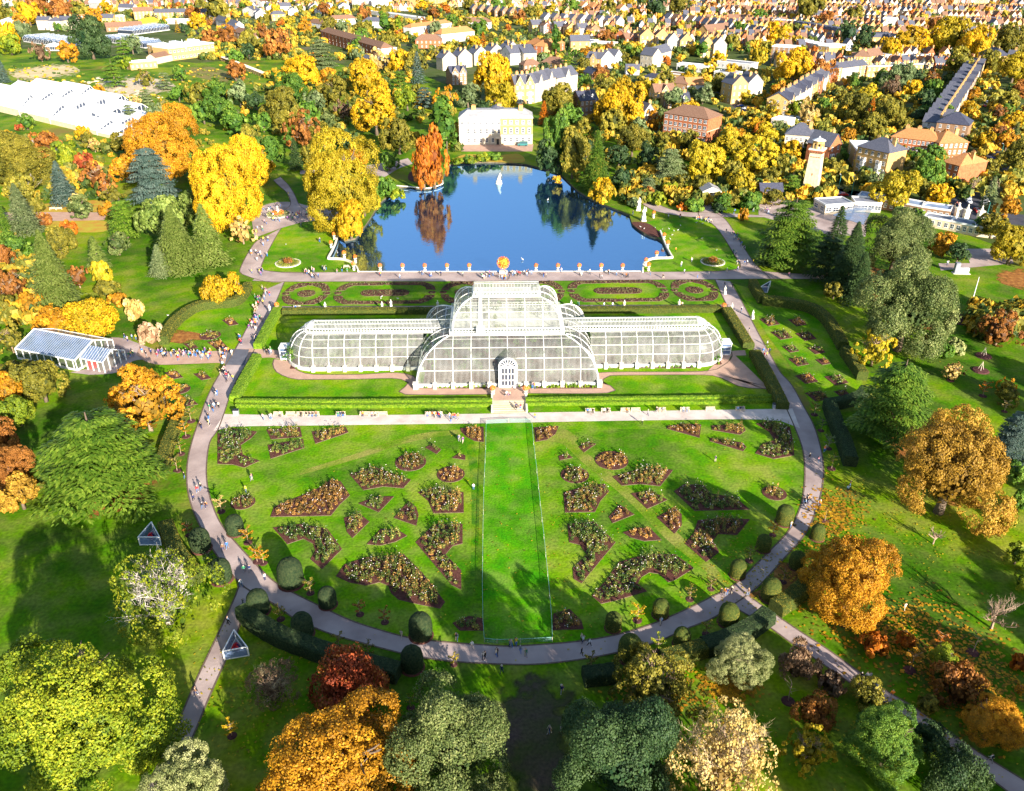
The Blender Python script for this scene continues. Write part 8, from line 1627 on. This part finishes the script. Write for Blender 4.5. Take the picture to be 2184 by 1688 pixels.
# ------------------------------------------------------------------ urns with orange flowers along the terrace
def urn_set():
    u = MB().lathe([(.42, 0), (.42, .7), (.5, .72), (.5, .85), (.2, .95), (.18, 1.1), (.5, 1.4), (.62, 1.75), (.68, 1.8), (.0, 1.78)], 14).mesh('urn', [M_STONE])
    g = np.random.default_rng(2); n = 240; d = g.normal(size=(n, 3)); d /= np.linalg.norm(d, axis=1, keepdims=True); V, F = rot_quads(d * .72 * g.uniform(.85, 1.05, (n, 1)) + [0, 0, 2.25], d + g.normal(size=(n, 3)) * .4, np.full(n, .13), np.full((n, 1), .8), g)
    return u, npmesh('flowers', V, F, [leafmat('orange_blooms', (.50,.06,.02), (.80,.20,.03), (.85,.40,.05), .1)], tint=g.random(n))
um, uf = urn_set()
URN = [q('b1',760,606),q('b1',851,640),q('b1',1055,712),q('b1',1240,712),q('b1',1422,712),q('b1',1605,712),q('b1',1787,712),q('b2',260,712),q('b2',440,712),q('b2',615,712),q('b2',795,712),q('b2',970,712),q('b2',1163,665),q('b2',1250,607),q('b2',1342,520),q('b2',1312,455),q('b1',678,450),q('b1',652,520),q('b1',838,700),q('b2',1185,705),q('b2',1227,270),(1051,846),(1121,846),q('b1',210,1040),q('b2',1800,1045)]
for (x, y) in URN:
    p = G(x, y - 1); r = empty('flower_urn', p, 0, 1.0); link('urn', um, r); link('flowers', uf, r); thing(r, 'stone urn topped by a ball of orange flowers', 'urn', 'urns of orange flowers', at=(x, y))
# low white terrace wall along the water
wall_pts = [q('b1',712,380),q('b1',690,470),q('b1',660,540),q('b1',628,600),q('b1',640,608),q('b1',740,612),q('b1',820,640),q('b1',860,680),q('b1',875,714)]
def low_wall(pts, look, h=.55, w=.4, m=None):
    l = spline(P(*pts), 4); mb = MB(); o0 = l[0]
    for a, b in zip(l, l[1:]):
        d = b - a
        if d.length < .05: continue
        n_ = Vector((-d.y, d.x, 0)).normalized() * w / 2; A = [a - n_ - o0, b - n_ - o0, b + n_ - o0, a + n_ - o0]; t = [Vector((v.x, v.y, h)) for v in A]; bt = [Vector((v.x, v.y, 0)) for v in A]
        mb.poly(t); mb.poly([bt[0], bt[1], t[1], t[0]]); mb.poly([bt[2], bt[3], t[3], t[2]]); mb.poly([bt[1], bt[2], t[2], t[1]]); mb.poly([bt[3], bt[0], t[0], t[3]])
    o = mb.build('terrace_wall', m or M_STONE, loc=(o0.x, o0.y, 0)); thing(o, look, 'wall', 'low stone walls by the pond', at=pts[len(pts) // 2])
low_wall(wall_pts, 'curved low white wall', .7, .5); low_wall([(763,580.6),(900,580.6),(1060,580.4)], 'straight low stone kerb at the water', .3, .4); low_wall([(1086,580.4),(1200,580.2),(1371,579.8)], 'straight low stone kerb at the water', .3, .4)
low_wall([q('b2',1140,716),q('b2',1148,650),q('b2',1190,618),q('b2',1250,604),q('b2',1375,600),q('b2',1372,580),q('b2',1330,500),q('b2',1283,380)], 'curved low white wall', .7, .5)
low_wall([q('a1',1190,1532),q('a1',1290,1540),q('a1',1440,1552),q('a1',1560,1520),q('a1',1565,1490)], 'pale stone edge of the islet', .35, .5)
# the orange glass globe on its plinth
p = G(1073, 583); ch = empty('glass_globe_sculpture', p); MB().box(-1.2, 1.2, -.7, .7, 0, .9).box(-1.4, 1.4, -.9, .9, 0, .2).build('plinth', M_STONE, ch)
cz = 3.6; mb = MB(); gx = random.Random(9)
mb2 = MB(); mb2.lathe([(1.6 * math.sin(t), cz - 1.6 * math.cos(t)) for t in np.linspace(.05, 3.1, 9)], 14); mb2.build('core', mat('orange_glass', (.80,.16,.02), (.85,.40,.03), 1.5, .25, .6), ch)
for i in range(330):
    d = Vector((gx.gauss(0, 1), gx.gauss(0, 1), gx.gauss(0, 1))).normalized(); e = d.orthogonal().normalized(); a = Vector((0, 0, cz)) + d * 1.4; b = a + d * .5 + e * .2; c = b + d * .28 - e * .25; mb.tube([a, b, c], [.10, .07, .02], 3, cap=False, mi=i % 3)
mb.build('curls', [mat('orange_curl_glass', (.85,.22,.03), None, 1, .25, .6), mat('red_curl_glass', (.75,.05,.03), None, 1, .25, .6), mat('yellow_curl_glass', (.88,.50,.05), None, 1, .25, .6)], ch)
thing(ch, 'large globe of curling orange glass on a stone plinth', 'sculpture', place='on the pond terrace behind the palm house')
# round fountain bed
fp = G(*q('b1',215,240)); fb = empty('fountain_bed', fp)
MB().lathe([(4.9, 0), (4.9, .35), (4.6, .35), (4.5, .2), (0, .2)], 28).build('bed_rim', M_STONE, fb)
g = np.random.default_rng(8)
def ring_plants(r0, r1, n, h, m, nm, z=.2):
    a = g.random(n) * 6.28; r = np.sqrt(g.uniform(r0 ** 2, r1 ** 2, n)); c = np.stack([r * np.cos(a), r * np.sin(a), z + g.random(n) * h], 1); V, F = rot_quads(c, g.normal(size=(n, 3)) + [0, 0, 1.2], np.full(n, .22), np.full((n, 1), .7), g); o = link(nm, npmesh(nm, V, F, [m], tint=g.random(n)), fb); o['kind'] = 'stuff'
ring_plants(2.2, 4.5, 1300, .5, leaf('pale'), 'silver_foliage'); ring_plants(.6, 2.2, 700, 1.2, MATS['leaf_orange_blooms'], 'orange_flowers')
MB().lathe([(.5, .2), (.35, 1.5), (.9, 1.8), (.3, 2.0), (.2, 3.0), (.5, 3.2), (.0, 3.6)], 12).build('fountain', M_STONE, fb); thing(fb, 'round silver and orange flower bed with a white fountain', 'flower bed', place='in the plaza left of the pond')
for (t, x, y, rx, ry, nm) in (('b1',295,640,105,45,'left'), ('b2',1715,630,100,43,'right')):
    c = circ(t, x, y, rx, ry, 24); cc = sum(c, Vector((0, 0, 0))) / 24; R_ = (c[0] - cc).length; r = empty('oval_flower_bed', cc); MB().lathe([(R_, 0), (R_, .25), (R_ - .3, .25), (R_ - .35, .15), (0, .15)], 28).build('bed_rim', M_STONE, r)
    for (r0, r1, n, h, m, k_) in ((R_ * .55, R_ * .93, 900, .25, leaf('pale'), 'pale_foliage'), (R_ * .3, R_ * .78, 900, .4, leaf('lime'), 'yellow_flowers'), (.1, R_ * .36, 500, 1.6, leaf('rust'), 'dark_spiky_foliage')):
        a = g.random(n) * 6.28; rr = np.sqrt(g.uniform(r0 ** 2, r1 ** 2, n)); cc_ = np.stack([rr * np.cos(a), rr * np.sin(a), .15 + g.random(n) * h], 1); V, F = rot_quads(cc_, g.normal(size=(n, 3)) + [0, 0, 1.2], np.full(n, .2), np.full((n, 1), .6), g); o = link(k_, npmesh(k_, V, F, [m], tint=g.random(n)), r); o['kind'] = 'stuff'
    thing(r, 'round yellow flower bed with a spiky centre', 'flower bed', place='on the lawn %s of the pond' % nm, at=q(t, x, y))
# statues: figures on plinths
def statue(x, y, s, look, z=0, place=None, arm=False, name='statue'):
    p = G(x, y, z); r = empty(name, (p.x, p.y, z), rnd.uniform(-.5, .5), s); MB().box(-.55, .55, -.55, .55, 0, .25).box(-.42, .42, -.42, .42, .25, 1.2).build('plinth', M_STONE, r)
    mb = MB(); mb.lathe([(.34, 1.2), (.40, 1.6), (.30, 2.1), (.36, 2.5), (.20, 2.75), (.11, 2.85), (.18, 3.0), (.16, 3.2), (.02, 3.28)], 10); mb.tube([(-.3, 0, 2.5), (-.42, -.25, 2.1), (-.2, -.45, 2.0)], [.12, .1, .07], 6); mb.tube([(.3, 0, 2.5), (.45, -.2, 2.2), (.3, -.45, 2.4 if not arm else 3.2)], [.12, .1, .07], 6)
    mb.build('figure', M_STONE, r, smooth=True); thing(r, look, 'statue', 'white garden statues', place, at=(x, y))
for (t, x, y) in (('b1',605,1028),('b1',1072,1024),('b1',1145,1008),('b1',1528,1016),('b1',150,1050),('b2',548,1012),('b2',985,1012),('b2',1435,1006),('b2',1868,1035),('b2',1812,893),('b2',2040,1095)): statue(*q(t, x, y), .85, 'white heraldic stone statue on a plinth')
statue(*q('b2',1105,205), 1.6, 'large white stone lion like statue, upper one', arm=True); statue(*q('b2',1145,290), 1.7, 'large white stone statue, lower one', arm=True)
pf = G(1064, 392, -.7); sc = empty('pond_statue', pf); MB().lathe([(1.5, 0), (1.3, .6), (1.35, 1.2), (.9, 1.5), (0, 1.5)], 14).build('pedestal', M_STONE, sc)
mb = MB(); mb.tube([(-.3, 0, 1.2), (-.1, 0, 2.2), (.25, 0, 3.2), (.5, 0, 4.1), (.7, 0, 4.9)], [.7, .65, .5, .32, .06], 8); mb.tube([(.2, 0, 1.2), (.5, .2, 2.2), (.2, 0, 3)], [.5, .4, .2], 7); mb.tube([(.2, 0, 3.0), (.9, -.3, 3.5), (1.1, -.3, 4.2)], [.25, .18, .06], 6); mb.build('figure', M_STONE, sc, smooth=True)
thing(sc, 'white fountain statue of a reaching figure', 'statue', place='standing in the far water of the pond', at=(1064, 385))
# white birds
bm_ = MB().tube([(-.3, 0, .15), (0, 0, .25), (.25, 0, .3), (.3, 0, .5), (.42, 0, .48)], [.02, .16, .07, .05, .02], 6).mesh('bird', [M_RENDW])
for (t, x, y, z) in [('b2',150,600,-.7),('b2',358,110,-.7),('b1',700,545,-.7),('b2',1300,365,0),('b2',1355,362,0),('b2',1395,378,0),('b2',1428,372,0),('b2',1380,412,0),('b2',1240,352,0),('b2',1450,335,0),('b2',1365,445,0),('b2',1625,440,0),('b2',1580,310,0),('b2',1630,318,0),('b1',278,490,0),('b2',1745,538,0),('b1',1065,920,0),('b1',1200,937,0),('b2',1120,345,0),('b2',1150,360,0),('b0',1385,1075,0),('b1',1060,935,0)]:
    p = G(*q(t, x, y)); o = link('water_bird', bm_, None, (p.x, p.y, z if z else .05), rnd.random() * 6, 1.9 if z else 1.2); thing(o, 'white bird', 'bird', 'white birds around the pond', at=q(t, x, y))
# triangular glass pavilions with red sculpture
for (pts, lk) in (([q('d0',1830,620),q('d0',2025,585),q('d0',1918,445)], 'beside the lower left path'), ([q('c0',1155,1320),q('c0',1330,1320),q('c0',1262,1195)], 'below the large cedar at left'), ([q('b0',1940,900),q('b0',1995,890),q('b0',1955,825)], 'at the end of the left curved hedge'), ([q('b2',2100,880),q('b2',2165,880),q('b2',2184,830)], 'at the end of the right curved hedge')):
    tri = P(*pts); c = sum(tri, Vector((0, 0, 0))) / 3; r = empty('triangular_glass_case', c); h = 1.9; fr = MB()
    for i in range(3):
        a, b = tri[i] - c, tri[(i + 1) % 3] - c; MB().poly([(a.x, a.y, .1), (b.x, b.y, .1), (b.x, b.y, h), (a.x, a.y, h)]).build('glass_side', M_GLASSB, r)
        for z in (.1, h): fr.tube([(a.x, a.y, z), (b.x, b.y, z)], [.10, .10], 4)
        fr.box(a.x - .1, a.x + .1, a.y - .1, a.y + .1, 0, h)
    fr.build('white_frame', M_WHITE, r); MB().poly([((p - c).x * .99, (p - c).y * .99, .06) for p in tri]).build('case_floor', M_GREYM, r); thing(r, 'open triangular glass case with a white frame', 'display case', 'triangular glass cases', lk, at=pts[0])
    s = MB(); gx = random.Random(4)
    for i in range(16): a = gx.random() * 6.28; s.tube([(0, 0, .1), (math.cos(a) * .5, math.sin(a) * .5, .8), (math.cos(a) * .3, math.sin(a) * .5, 1.4)], [.3, .22, .08], 5, mi=i % 4 == 0)
    o = s.build('red_sculpture', [M_RED, CM['navy']], loc=(c.x, c.y, 0)); thing(o, 'small red and blue glass sculpture inside the triangular case', 'sculpture', None, lk, at=pts[0])
# netting fence around the mown strip
M_NET = glassmat('teal_netting', (.35,.62,.55), .86, .8)
fl_ = [(1037,905),(1036,960),(1032,1050),(1030,1150),(1029,1250),(1030,1330),(1033,1371),(1060,1374),(1110,1373),(1178,1369),(1176,1320),(1168,1230),(1160,1150),(1152,1080),(1145,1010),(1138,950),(1134,902),(1085,902),(1037,905)]
l = P(*fl_); nf = empty('netting_fence', l[0]); mb = MB(); tb_ = MB()
for a, b in zip(l, l[1:]): a, b = a - l[0], b - l[0]; mb.poly([(a.x, a.y, .05), (b.x, b.y, .05), (b.x, b.y, 1.0), (a.x, a.y, 1.0)]); tb_.tube([(a.x, a.y, 1.0), (b.x, b.y, 1.0)], [.035, .035], 4)
mb.build('netting', M_NET, nf); tb_.build('top_cord', mat('pale_teal_cord', (.22,.45,.38), None, 1, .8, .1), nf)
pm = MB().box(-.03, .03, -.03, .03, 0, 1.15).mesh('post', [M_TIMBER])
for a, b in zip(l, l[1:]):
    for k in range(max(1, int((b - a).length / 5))): c = a.lerp(b, k / max(1, int((b - a).length / 5))) - l[0]; link('post', pm, nf, c)
thing(nf, 'low teal netting fence on thin posts', 'fence', place='around the mown lawn strip')
# palm house steps
sx0, sx1 = G(1052, 862).x, G(1120, 862).x; yA, yB = G(1085, 881).y, G(1085, 858).y; stp = empty('garden_steps', (sx0, yA, 0)); Ws = sx1 - sx0
for i in range(6): d = (yB - yA) / 6; MB().box(0, Ws, i * d, i * d + d - .03, 0, .10 * (i + 1)).build('step', M_STEP, stp)
yC = G(1085, 829).y; MB().box(0, Ws, yB - yA, yC - yA - .3, 0, .60).build('landing', M_PATHP, stp); MB().box(-.5, -.03, 0, yC - yA - .5, 0, .75).build('side_wall', M_STONE, stp); MB().box(Ws + .03, Ws + .5, 0, yC - yA - .5, 0, .75).build('side_wall', M_STONE, stp)
thing(stp, 'broad flight of low sandstone steps', 'steps', place='leading to the palm house door')
# flagpole, sign block, bins
a, b = G(2071, 651), 0; hgt = 0
for zz in range(5, 40):
    if proj((a.x, a.y, zz))[1] > 586: hgt = zz
o = MB().lathe([(.5, 0), (.5, .3), (.16, .35), (.08, hgt)], 10).build('flagpole', M_WHITE, loc=a); thing(o, 'tall thin white flagpole', 'flagpole', place='on the lawn at the right edge')
a = G(*q('b3',1610,725)); r = empty('stone_sign', a, -.1); MB().box(0, 1.4, 0, 1.4, 0, 3.6).build('pillar', M_FLAT, r); MB().box(1.41, 4.6, .2, 1.2, 0, 1.9).build('sign_block', M_RENDW, r); MB().box(-.4, 5, -.5, 1.7, .0, .12).build('base', M_STONE, r); thing(r, 'grey pillar joined to a low white sign block', 'sign', place='beside the entrance lawn')
for (t, x, y) in (('c0',1945,245),('c3',135,195)): p = G(*q(t, x, y)); r = empty('litter_bin', p); MB().box(-.6, .6, -.4, .4, 0, 1.2).build('bin_body', M_GREYM, r); MB().box(-.65, .65, -.45, .45, 1.2, 1.35).build('lid', M_BLACK, r); thing(r, 'square grey litter bin', 'bin', 'litter bins', at=q(t, x, y))
# bright shop front cart (green screen under the tree), gate piers
gp = MB().box(-.9, .9, -.9, .9, 0, 4.2).box(-1.1, 1.1, -1.1, 1.1, 4.2, 4.6).lathe([(.5, 4.6), (.6, 5.0), (.2, 5.8), (.35, 6.2), (0, 6.6)], 8).mesh('gate_pier', [M_STONE])
for (x, y) in ((1625,275),(1695,290),(1810,300)): p = G(*q('b3', x, y)); o = link('gate_pier', gp, None, p); thing(o, 'tall stone gate pier with an urn on top', 'gate pier', 'entrance gate piers', at=q('b3', x, y))
# ------------------------------------------------------------------ cars, van, lamp posts
def car_meshes():
    prof_ = [(-2.1, .35), (-2.15, .75), (-1.9, .92), (-1.25, 1.0), (-.65, 1.42), (.85, 1.45), (1.6, 1.02), (2.1, .92), (2.15, .4)]
    b = MB()
    def shell(pts, w0, w1):
        n = len(pts); L_ = [(x, -(w1 if z > 1.1 else w0), z) for x, z in pts]; R2 = [(x, (w1 if z > 1.1 else w0), z) for x, z in pts]; b.poly(L_); b.poly(R2[::-1])
        for i in range(n): b.poly([L_[i], R2[i], R2[(i + 1) % n], L_[(i + 1) % n]])
    shell(prof_, .88, .68); body = b.mesh('body', [M_WHITE])
    gl = MB()
    for s in (-1, 1): gl.poly([(-1.15, s * .86, 1.02), (-.62, s * .72, 1.36), (.82, s * .72, 1.38), (1.45, s * .86, 1.04)])
    gl.poly([(-1.27, -.7, 1.03), (-1.27, .7, 1.03), (-.70, .6, 1.43), (-.70, -.6, 1.43)]); gl.poly([(1.62, -.7, 1.05), (1.62, .7, 1.05), (.92, .6, 1.45), (.92, -.6, 1.45)])
    w = MB().tube([(0, -.12, 0), (0, .12, 0)], [.33, .33], 12).mesh('wheel', [M_BLACK])
    hl = MB().box(-.04, .02, -.18, .18, -.08, .08).mesh('headlight', [M_RENDW]); return body, gl.mesh('windows', [M_PANE]), w, hl
CB, CG, CW, CHL = car_meshes()
CARC = {'white': (.75,.76,.78), 'silver': (.40,.42,.45), 'black': (.02,.02,.025), 'red': (.50,.02,.02), 'blue': (.03,.10,.35), 'grey': (.15,.16,.18)}; CARM = {k: mat('car_paint_' + k, v, None, 1, .25, .6) for k, v in CARC.items()}
def car(x, y, rz, c, place=None):
    p = G(x, y); r = empty('parked_car', p, rz); link('body', CB, r, mats=[CARM[c]]); link('windows', CG, r)
    for sx in (-1.35, 1.35):
        for sy in (-.8, .8): link('wheel', CW, r, (sx, sy, .33))
    for sy in (-.6, .6): link('headlight', CHL, r, (-2.14, sy, .7))
    thing(r, 'parked %s car' % c, 'car', 'parked cars', place, at=(x, y))
cc = ['white', 'silver', 'black', 'blue', 'grey', 'red', 'white', 'silver']
for i, (t, x, y, a) in enumerate([('a3',545,1587,-.05),('a3',620,1600,-.05),('a3',690,1612,-.05),('b3',555,55,-.05),('b3',620,75,-.05),('b3',690,85,-.05),('b3',1725,140,1.4),('b3',1720,110,1.4),('b3',1850,150,1.4),('b3',1858,115,1.4),('b3',1862,85,1.4),('b3',1795,215,1.4),('b3',1850,250,.1),('b3',1545,185,.1),('a3',1740,1600,1.4),('a3',1760,1540,1.4),('a3',1890,1480,1.4),('a3',1900,1560,1.4),('a3',1860,1300,1.2),('a3',1940,1310,.3),
     ('a3',1780,1075,1.3),('a3',1860,880,1.3),('a3',1880,850,1.3),('a3',1900,740,1.3),('a3',1870,1250,1.3),('a3',100,850,.8),('a3',80,880,.8),('a2',1940,880,.3),('a2',2000,895,.3),('a2',2060,900,.3),('a2',1980,900,.3),('a0',1880,345,.3),('a0',1560,245,.2),('a0',1650,215,.2),('a2',500,640,.2),('a2',640,640,.3),('a3',1600,1010,.3),('a3',1430,1060,.2),('a3',1400,1100,.2),('a3',1530,900,.2)]): car(*q(t, x, y), a, 'red' if i in (5, 11, 28) else cc[i % 8])
vn = empty('van', G(*q('a1',0,0))); p = G(*q('a2',150,1195)); vn.location = (p.x, p.y - 2, 0)
MB().box(-2.6, 2.6, -1, 1, .4, 1.3).box(-1.5, 2.6, -.95, .95, 1.3, 2.3).build('body', mat('van_green', (.03,.16,.16), None, 1, .35, .5), vn); MB().box(-1.3, 2.4, -.97, -.951, 1.5, 2.0).poly([(-2.1, -.8, 1.31), (-2.1, .8, 1.31), (-1.52, .8, 2.1), (-1.52, -.8, 2.1)]).build('windows', M_PANE, vn)
for sx in (-1.7, 1.7):
    for sy in (-.9, .9): link('wheel', CW, vn, (sx, sy, .4), s=1.2)
thing(vn, 'dark green van', 'van', place='parked at the right end of the mansion', at=q('a2',150,1190))
bus = empty('bus', G(*q('a0',1640,245)), -.25); MB().box(-5, 5, -1.25, 1.25, .4, 4.2).build('body', mat('bus_red', (.45,.02,.04), None, 1, .4, .4), bus); MB().box(-4.7, 4.7, -1.28, -1.251, 1.2, 2.0).box(-4.7, 4.7, -1.28, -1.251, 2.8, 3.6).build('windows', M_PANE, bus)
for sx in (-3.3, 3): link('wheel', CW, bus, (sx, -1.15, .5), s=1.5)
thing(bus, 'red double deck bus', 'bus', place='on the street behind the laboratory')
lampm = MB().tube([(0, 0, 0), (0, 0, 8)], [.12, .07], 6).tube([(0, 0, 8), (0, 1.2, 8.2)], [.06, .05], 5).mesh('lamp_pole', [M_TEAL]); lh = MB().box(-.2, .2, .9, 1.7, 8.1, 8.3).mesh('lamp_head', [M_RENDW])
for (t, x, y) in (('b3',1860,310),('b3',1500,160),('b3',1000,40),('a3',760,1620),('a3',1980,1330),('a3',650,1600)): r = empty('street_lamp', G(*q(t, x, y))); link('lamp_pole', lampm, r); link('lamp_head', lh, r); thing(r, 'thin street lamp', 'street lamp', 'street lamps', at=q(t, x, y))
# rocks of the rock garden and pond edge
rk = []
for s in range(3):
    gx = random.Random(s); V = []; bm = bmesh.new(); bmesh.ops.create_icosphere(bm, subdivisions=1, radius=.5)
    for v in bm.verts: v.co *= gx.uniform(.7, 1.15); v.co.z = max(v.co.z * .6, -.05)
    me = bpy.data.meshes.new('rock'); bm.to_mesh(me); bm.free(); me.materials.append(M_ROCK); rk.append(me)
regs = [(250,190,90,16),(300,205,60,12),(200,175,40,10)]
for i in range(46): r_ = rnd.choice(regs); x, y = rnd.gauss(r_[0], r_[2] * .5), rnd.gauss(r_[1], r_[3] * .5); p = G(x, y); o = link('boulder', rnd.choice(rk), None, p, rnd.random() * 6, (rnd.uniform(2, 6), rnd.uniform(1.5, 4), rnd.uniform(1, 3))); thing(o, 'weathered sandstone boulder', 'rock', 'boulders of the rock garden', at=(x, y))
QUE.sort(key=lambda t: t[0])
for (_, x, y, pose, top, z, rz, place, p) in QUE[:300]: person_now(x, y, pose, top, z, rz, place, p)
V = []; F = []; MI = []; ms_ = list(CM.values()) + [M_SKIN] + HAIR
for (_, x, y, pose, top, z, rz, place, p) in QUE[300:]:
    me = POSES[pose or rnd.choice(['stand', 'walk', 'stride'])]; Mx = Matrix.Translation(p) @ Matrix.Rotation(rz if rz is not None else rnd.random() * 6.28, 4, 'Z'); b0 = len(V); V += [tuple(Mx @ v.co) for v in me.vertices]
    sl_ = [CM[top or rnd.choice(TOPS)], CM[rnd.choice(BOT)], M_SKIN, rnd.choice(HAIR), CM['black']]; ix = [ms_.index(k) for k in sl_]
    for f in me.polygons: F.append(tuple(b0 + i for i in f.vertices)); MI.append(ix[f.material_index])
me = bpy.data.meshes.new('distant_visitors'); me.from_pydata(V, [], F); me.polygons.foreach_set('material_index', MI)
for m in ms_: me.materials.append(m)
o = link('distant_visitors', me); o['kind'] = 'stuff'; o['label'] = 'crowd of small distant visitors around the pond and plaza'
print('people', len(QUE))
# ------------------------------------------------------------------ resolve labels: every thing gets words of its own
from collections import defaultdict
groups_ = defaultdict(list)
bpy.context.view_layer.update()
for (o, look, place, at) in LABELS:
    if at is None: at = proj(o.matrix_world.translation if o.location.length else Vector((0, 0, 0)))
    pl = place if place is not None else place_of(*at)
    groups_[(look + ' ' + pl).strip()].append((at, o))
for text, items in groups_.items():
    if len(items) == 1: items[0][1]['label'] = text; continue
    items.sort(key=lambda t: (t[0][0], t[0][1])); n = len(items)
    for i, (at, o) in enumerate(items):
        tag = 'leftmost' if i == 0 else 'rightmost' if i == n - 1 else ordinal(i + 1) + ' from left'
        o['label'] = text + ', ' + tag
for (o, *_) in LABELS:
    t = o['label'].split()
    for w in ('the', 'a', 'an', 'great', 'with', 'glass', 'of', 'and', 'small', 'long'):
        while len(t) > 16 and w in t[3:]: i = 3 + t[3:].index(w); t.pop(i)
    o['label'] = ' '.join(t)
print('objects', len(bpy.data.objects), 'meshes', len(bpy.data.meshes), 'tris', sum(len(p.vertices) - 2 for m in bpy.data.meshes for p in m.polygons) if False else sum(len(m.loops) - 2 * len(m.polygons) for m in bpy.data.meshes))
print('kinds', {k: sum(1 for o in bpy.data.objects if o.get('category') == k) for k in sorted({o.get('category') for o in bpy.data.objects if o.get('category')})})
